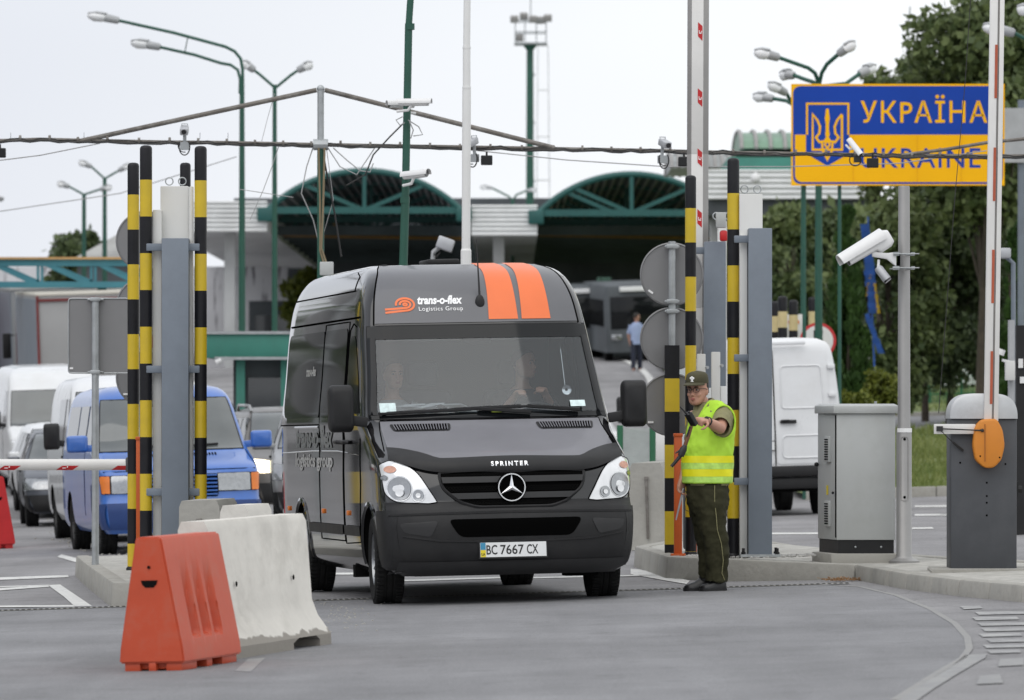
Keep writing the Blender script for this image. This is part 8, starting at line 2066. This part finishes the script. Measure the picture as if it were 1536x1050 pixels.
def seated(label, x, yw, shirt, head_yaw, arms, dz=0, gray=False):
    """someone in the van cabin, in the van's own frame"""
    W = wmat(VAN); t = thing('person', label, 'person', M=W @ Matrix.Translation((x, 1.25, 1.03 + dz)))
    T = Matrix.Translation((0, -.04, .64)) @ Matrix.Rotation(head_yaw, 4, 'Z')
    m = MB(); add_head(m, T); m.tube([(0, .03, .70), (0, .04, .60), (0, .05, .52)], [.056, .056, .07], 12)
    m.loft([oval((0, .06, z), a, b) for z, a, b in ((0, .17, .13), (.2, .165, .12), (.42, .19, .115), (.52, .13, .09), (.57, .07, .06))])
    for sg in (-1, 1): m.tube([(sg * .09, .05, .02), (sg * .11, -.38, .05), (sg * .11, -.46, -.02), (sg * .11, -.50, -.42)], [.09, .07, .06, .05], 10)
    for sg, el, wr in arms:
        m.tube([Vector((sg * .16, .05, .47)), Vector((sg * .2, .03, .45)), Vector(el), Vector(wr)], [.06, .055, .045, .03], 10); add_hand(m, Vector(wr), Vector(wr) - Vector(el), Vector((0, .3, -1)), .7, 1, -sg)
    b = obj('body', remesh(m, .009, 2), None, t); face_parts(b, T); add_hair(b, T, mt='hair')
    m = MB(); m.loft([oval((0, .06, z), a, bb) for z, a, bb in ((0, .185, .145), (.2, .18, .135), (.42, .205, .13), (.50, .165, .11), (.55, .09, .08))]); obj('shirt', m, shirt, t, smooth=60)
    for sg, el, wr in arms:
        e = Vector(el); w = Vector(wr); m = MB(); m.tube([Vector((sg * .15, .05, .47)), Vector((sg * .2, .03, .45)), e, e + (w - e) * .55], [.075, .072, .06, .05], 12); obj('sleeve', m, shirt, t, smooth=60)
    m = MB()
    for sg in (-1, 1): m.tube([(sg * .09, .05, .03), (sg * .11, -.38, .06), (sg * .11, -.47, -.02), (sg * .11, -.5, -.36)], [.105, .085, .075, .06], 10)
    obj('trousers', m, M['jeans'], t, smooth=60)
seated('driver of the black van, looking toward the guard with his hand on the wheel', .50, 0, M['dark_shirt'], R(48), [(1, (.22, -.22, .34), (.10, -.42, .50)), (-1, (-.26, -.20, .30), (-.16, -.44, .48))], .10)
seated('passenger dimly seen behind the windscreen of the black van, above the papers', -.58, 0, M['tissue'], R(10), [(1, (.24, -.1, .2), (.14, -.32, .12)), (-1, (-.24, -.1, .2), (-.14, -.32, .12))], .03)

def walker():
    d = 166; p = P(955, 0, d); g = gz(p.x, d); t = thing('person', 'man in a light blue shirt and dark trousers walking under the canopy', 'person', (p.x, d, g))
    T = Matrix.Translation((0, 0, 1.56)) @ Matrix.Rotation(R(120), 4, 'Z'); m = MB(); add_head(m, T); m.tube([(0, .02, 1.6), (0, .02, 1.45)], .06, 10)
    m.loft([oval((0, 0, z), a, b) for z, a, b in ((.85, .16, .11), (1.1, .16, .11), (1.35, .2, .115), (1.45, .14, .09), (1.5, .07, .06))])
    for sg in (-1, 1):
        m.tube([(sg * .18, 0, 1.4), (sg * .25, .02, 1.15), (sg * .22, -.08 * sg, .9)], [.06, .048, .035], 10); m.tube([(sg * .09, 0, .9), (sg * .1, .06 * sg, .5), (sg * .1, .12 * sg, .06)], [.09, .065, .045], 10); m.loft([oval((sg * .1, .12 * sg - .06, z), .045, .12) for z in (.0, .06)])
        add_hand(m, Vector((sg * .22, -.08 * sg, .9)), (0, -.1, -1), (-sg, 0, 0), .4)
    b = obj('body', remesh(m, .012, 2), None, t); add_hair(b, T); face_parts(b, T)
    m = MB(); m.loft([oval((0, 0, z), a, bb) for z, a, bb in ((.82, .19, .135), (1.1, .18, .125), (1.35, .215, .13), (1.46, .15, .1), (1.51, .08, .07))])
    for sg in (-1, 1): m.tube([(sg * .17, 0, 1.41), (sg * .25, .02, 1.15)], [.075, .06], 10)
    obj('shirt', m, M['shirt_blue'], t, smooth=60)
    m = MB()
    for sg in (-1, 1): m.tube([(sg * .08, 0, .92), (sg * .1, .06 * sg, .5), (sg * .1, .12 * sg, .05)], [.115, .085, .075], 12)
    obj('trousers', m, M['jeans'], t, smooth=60)
walker()
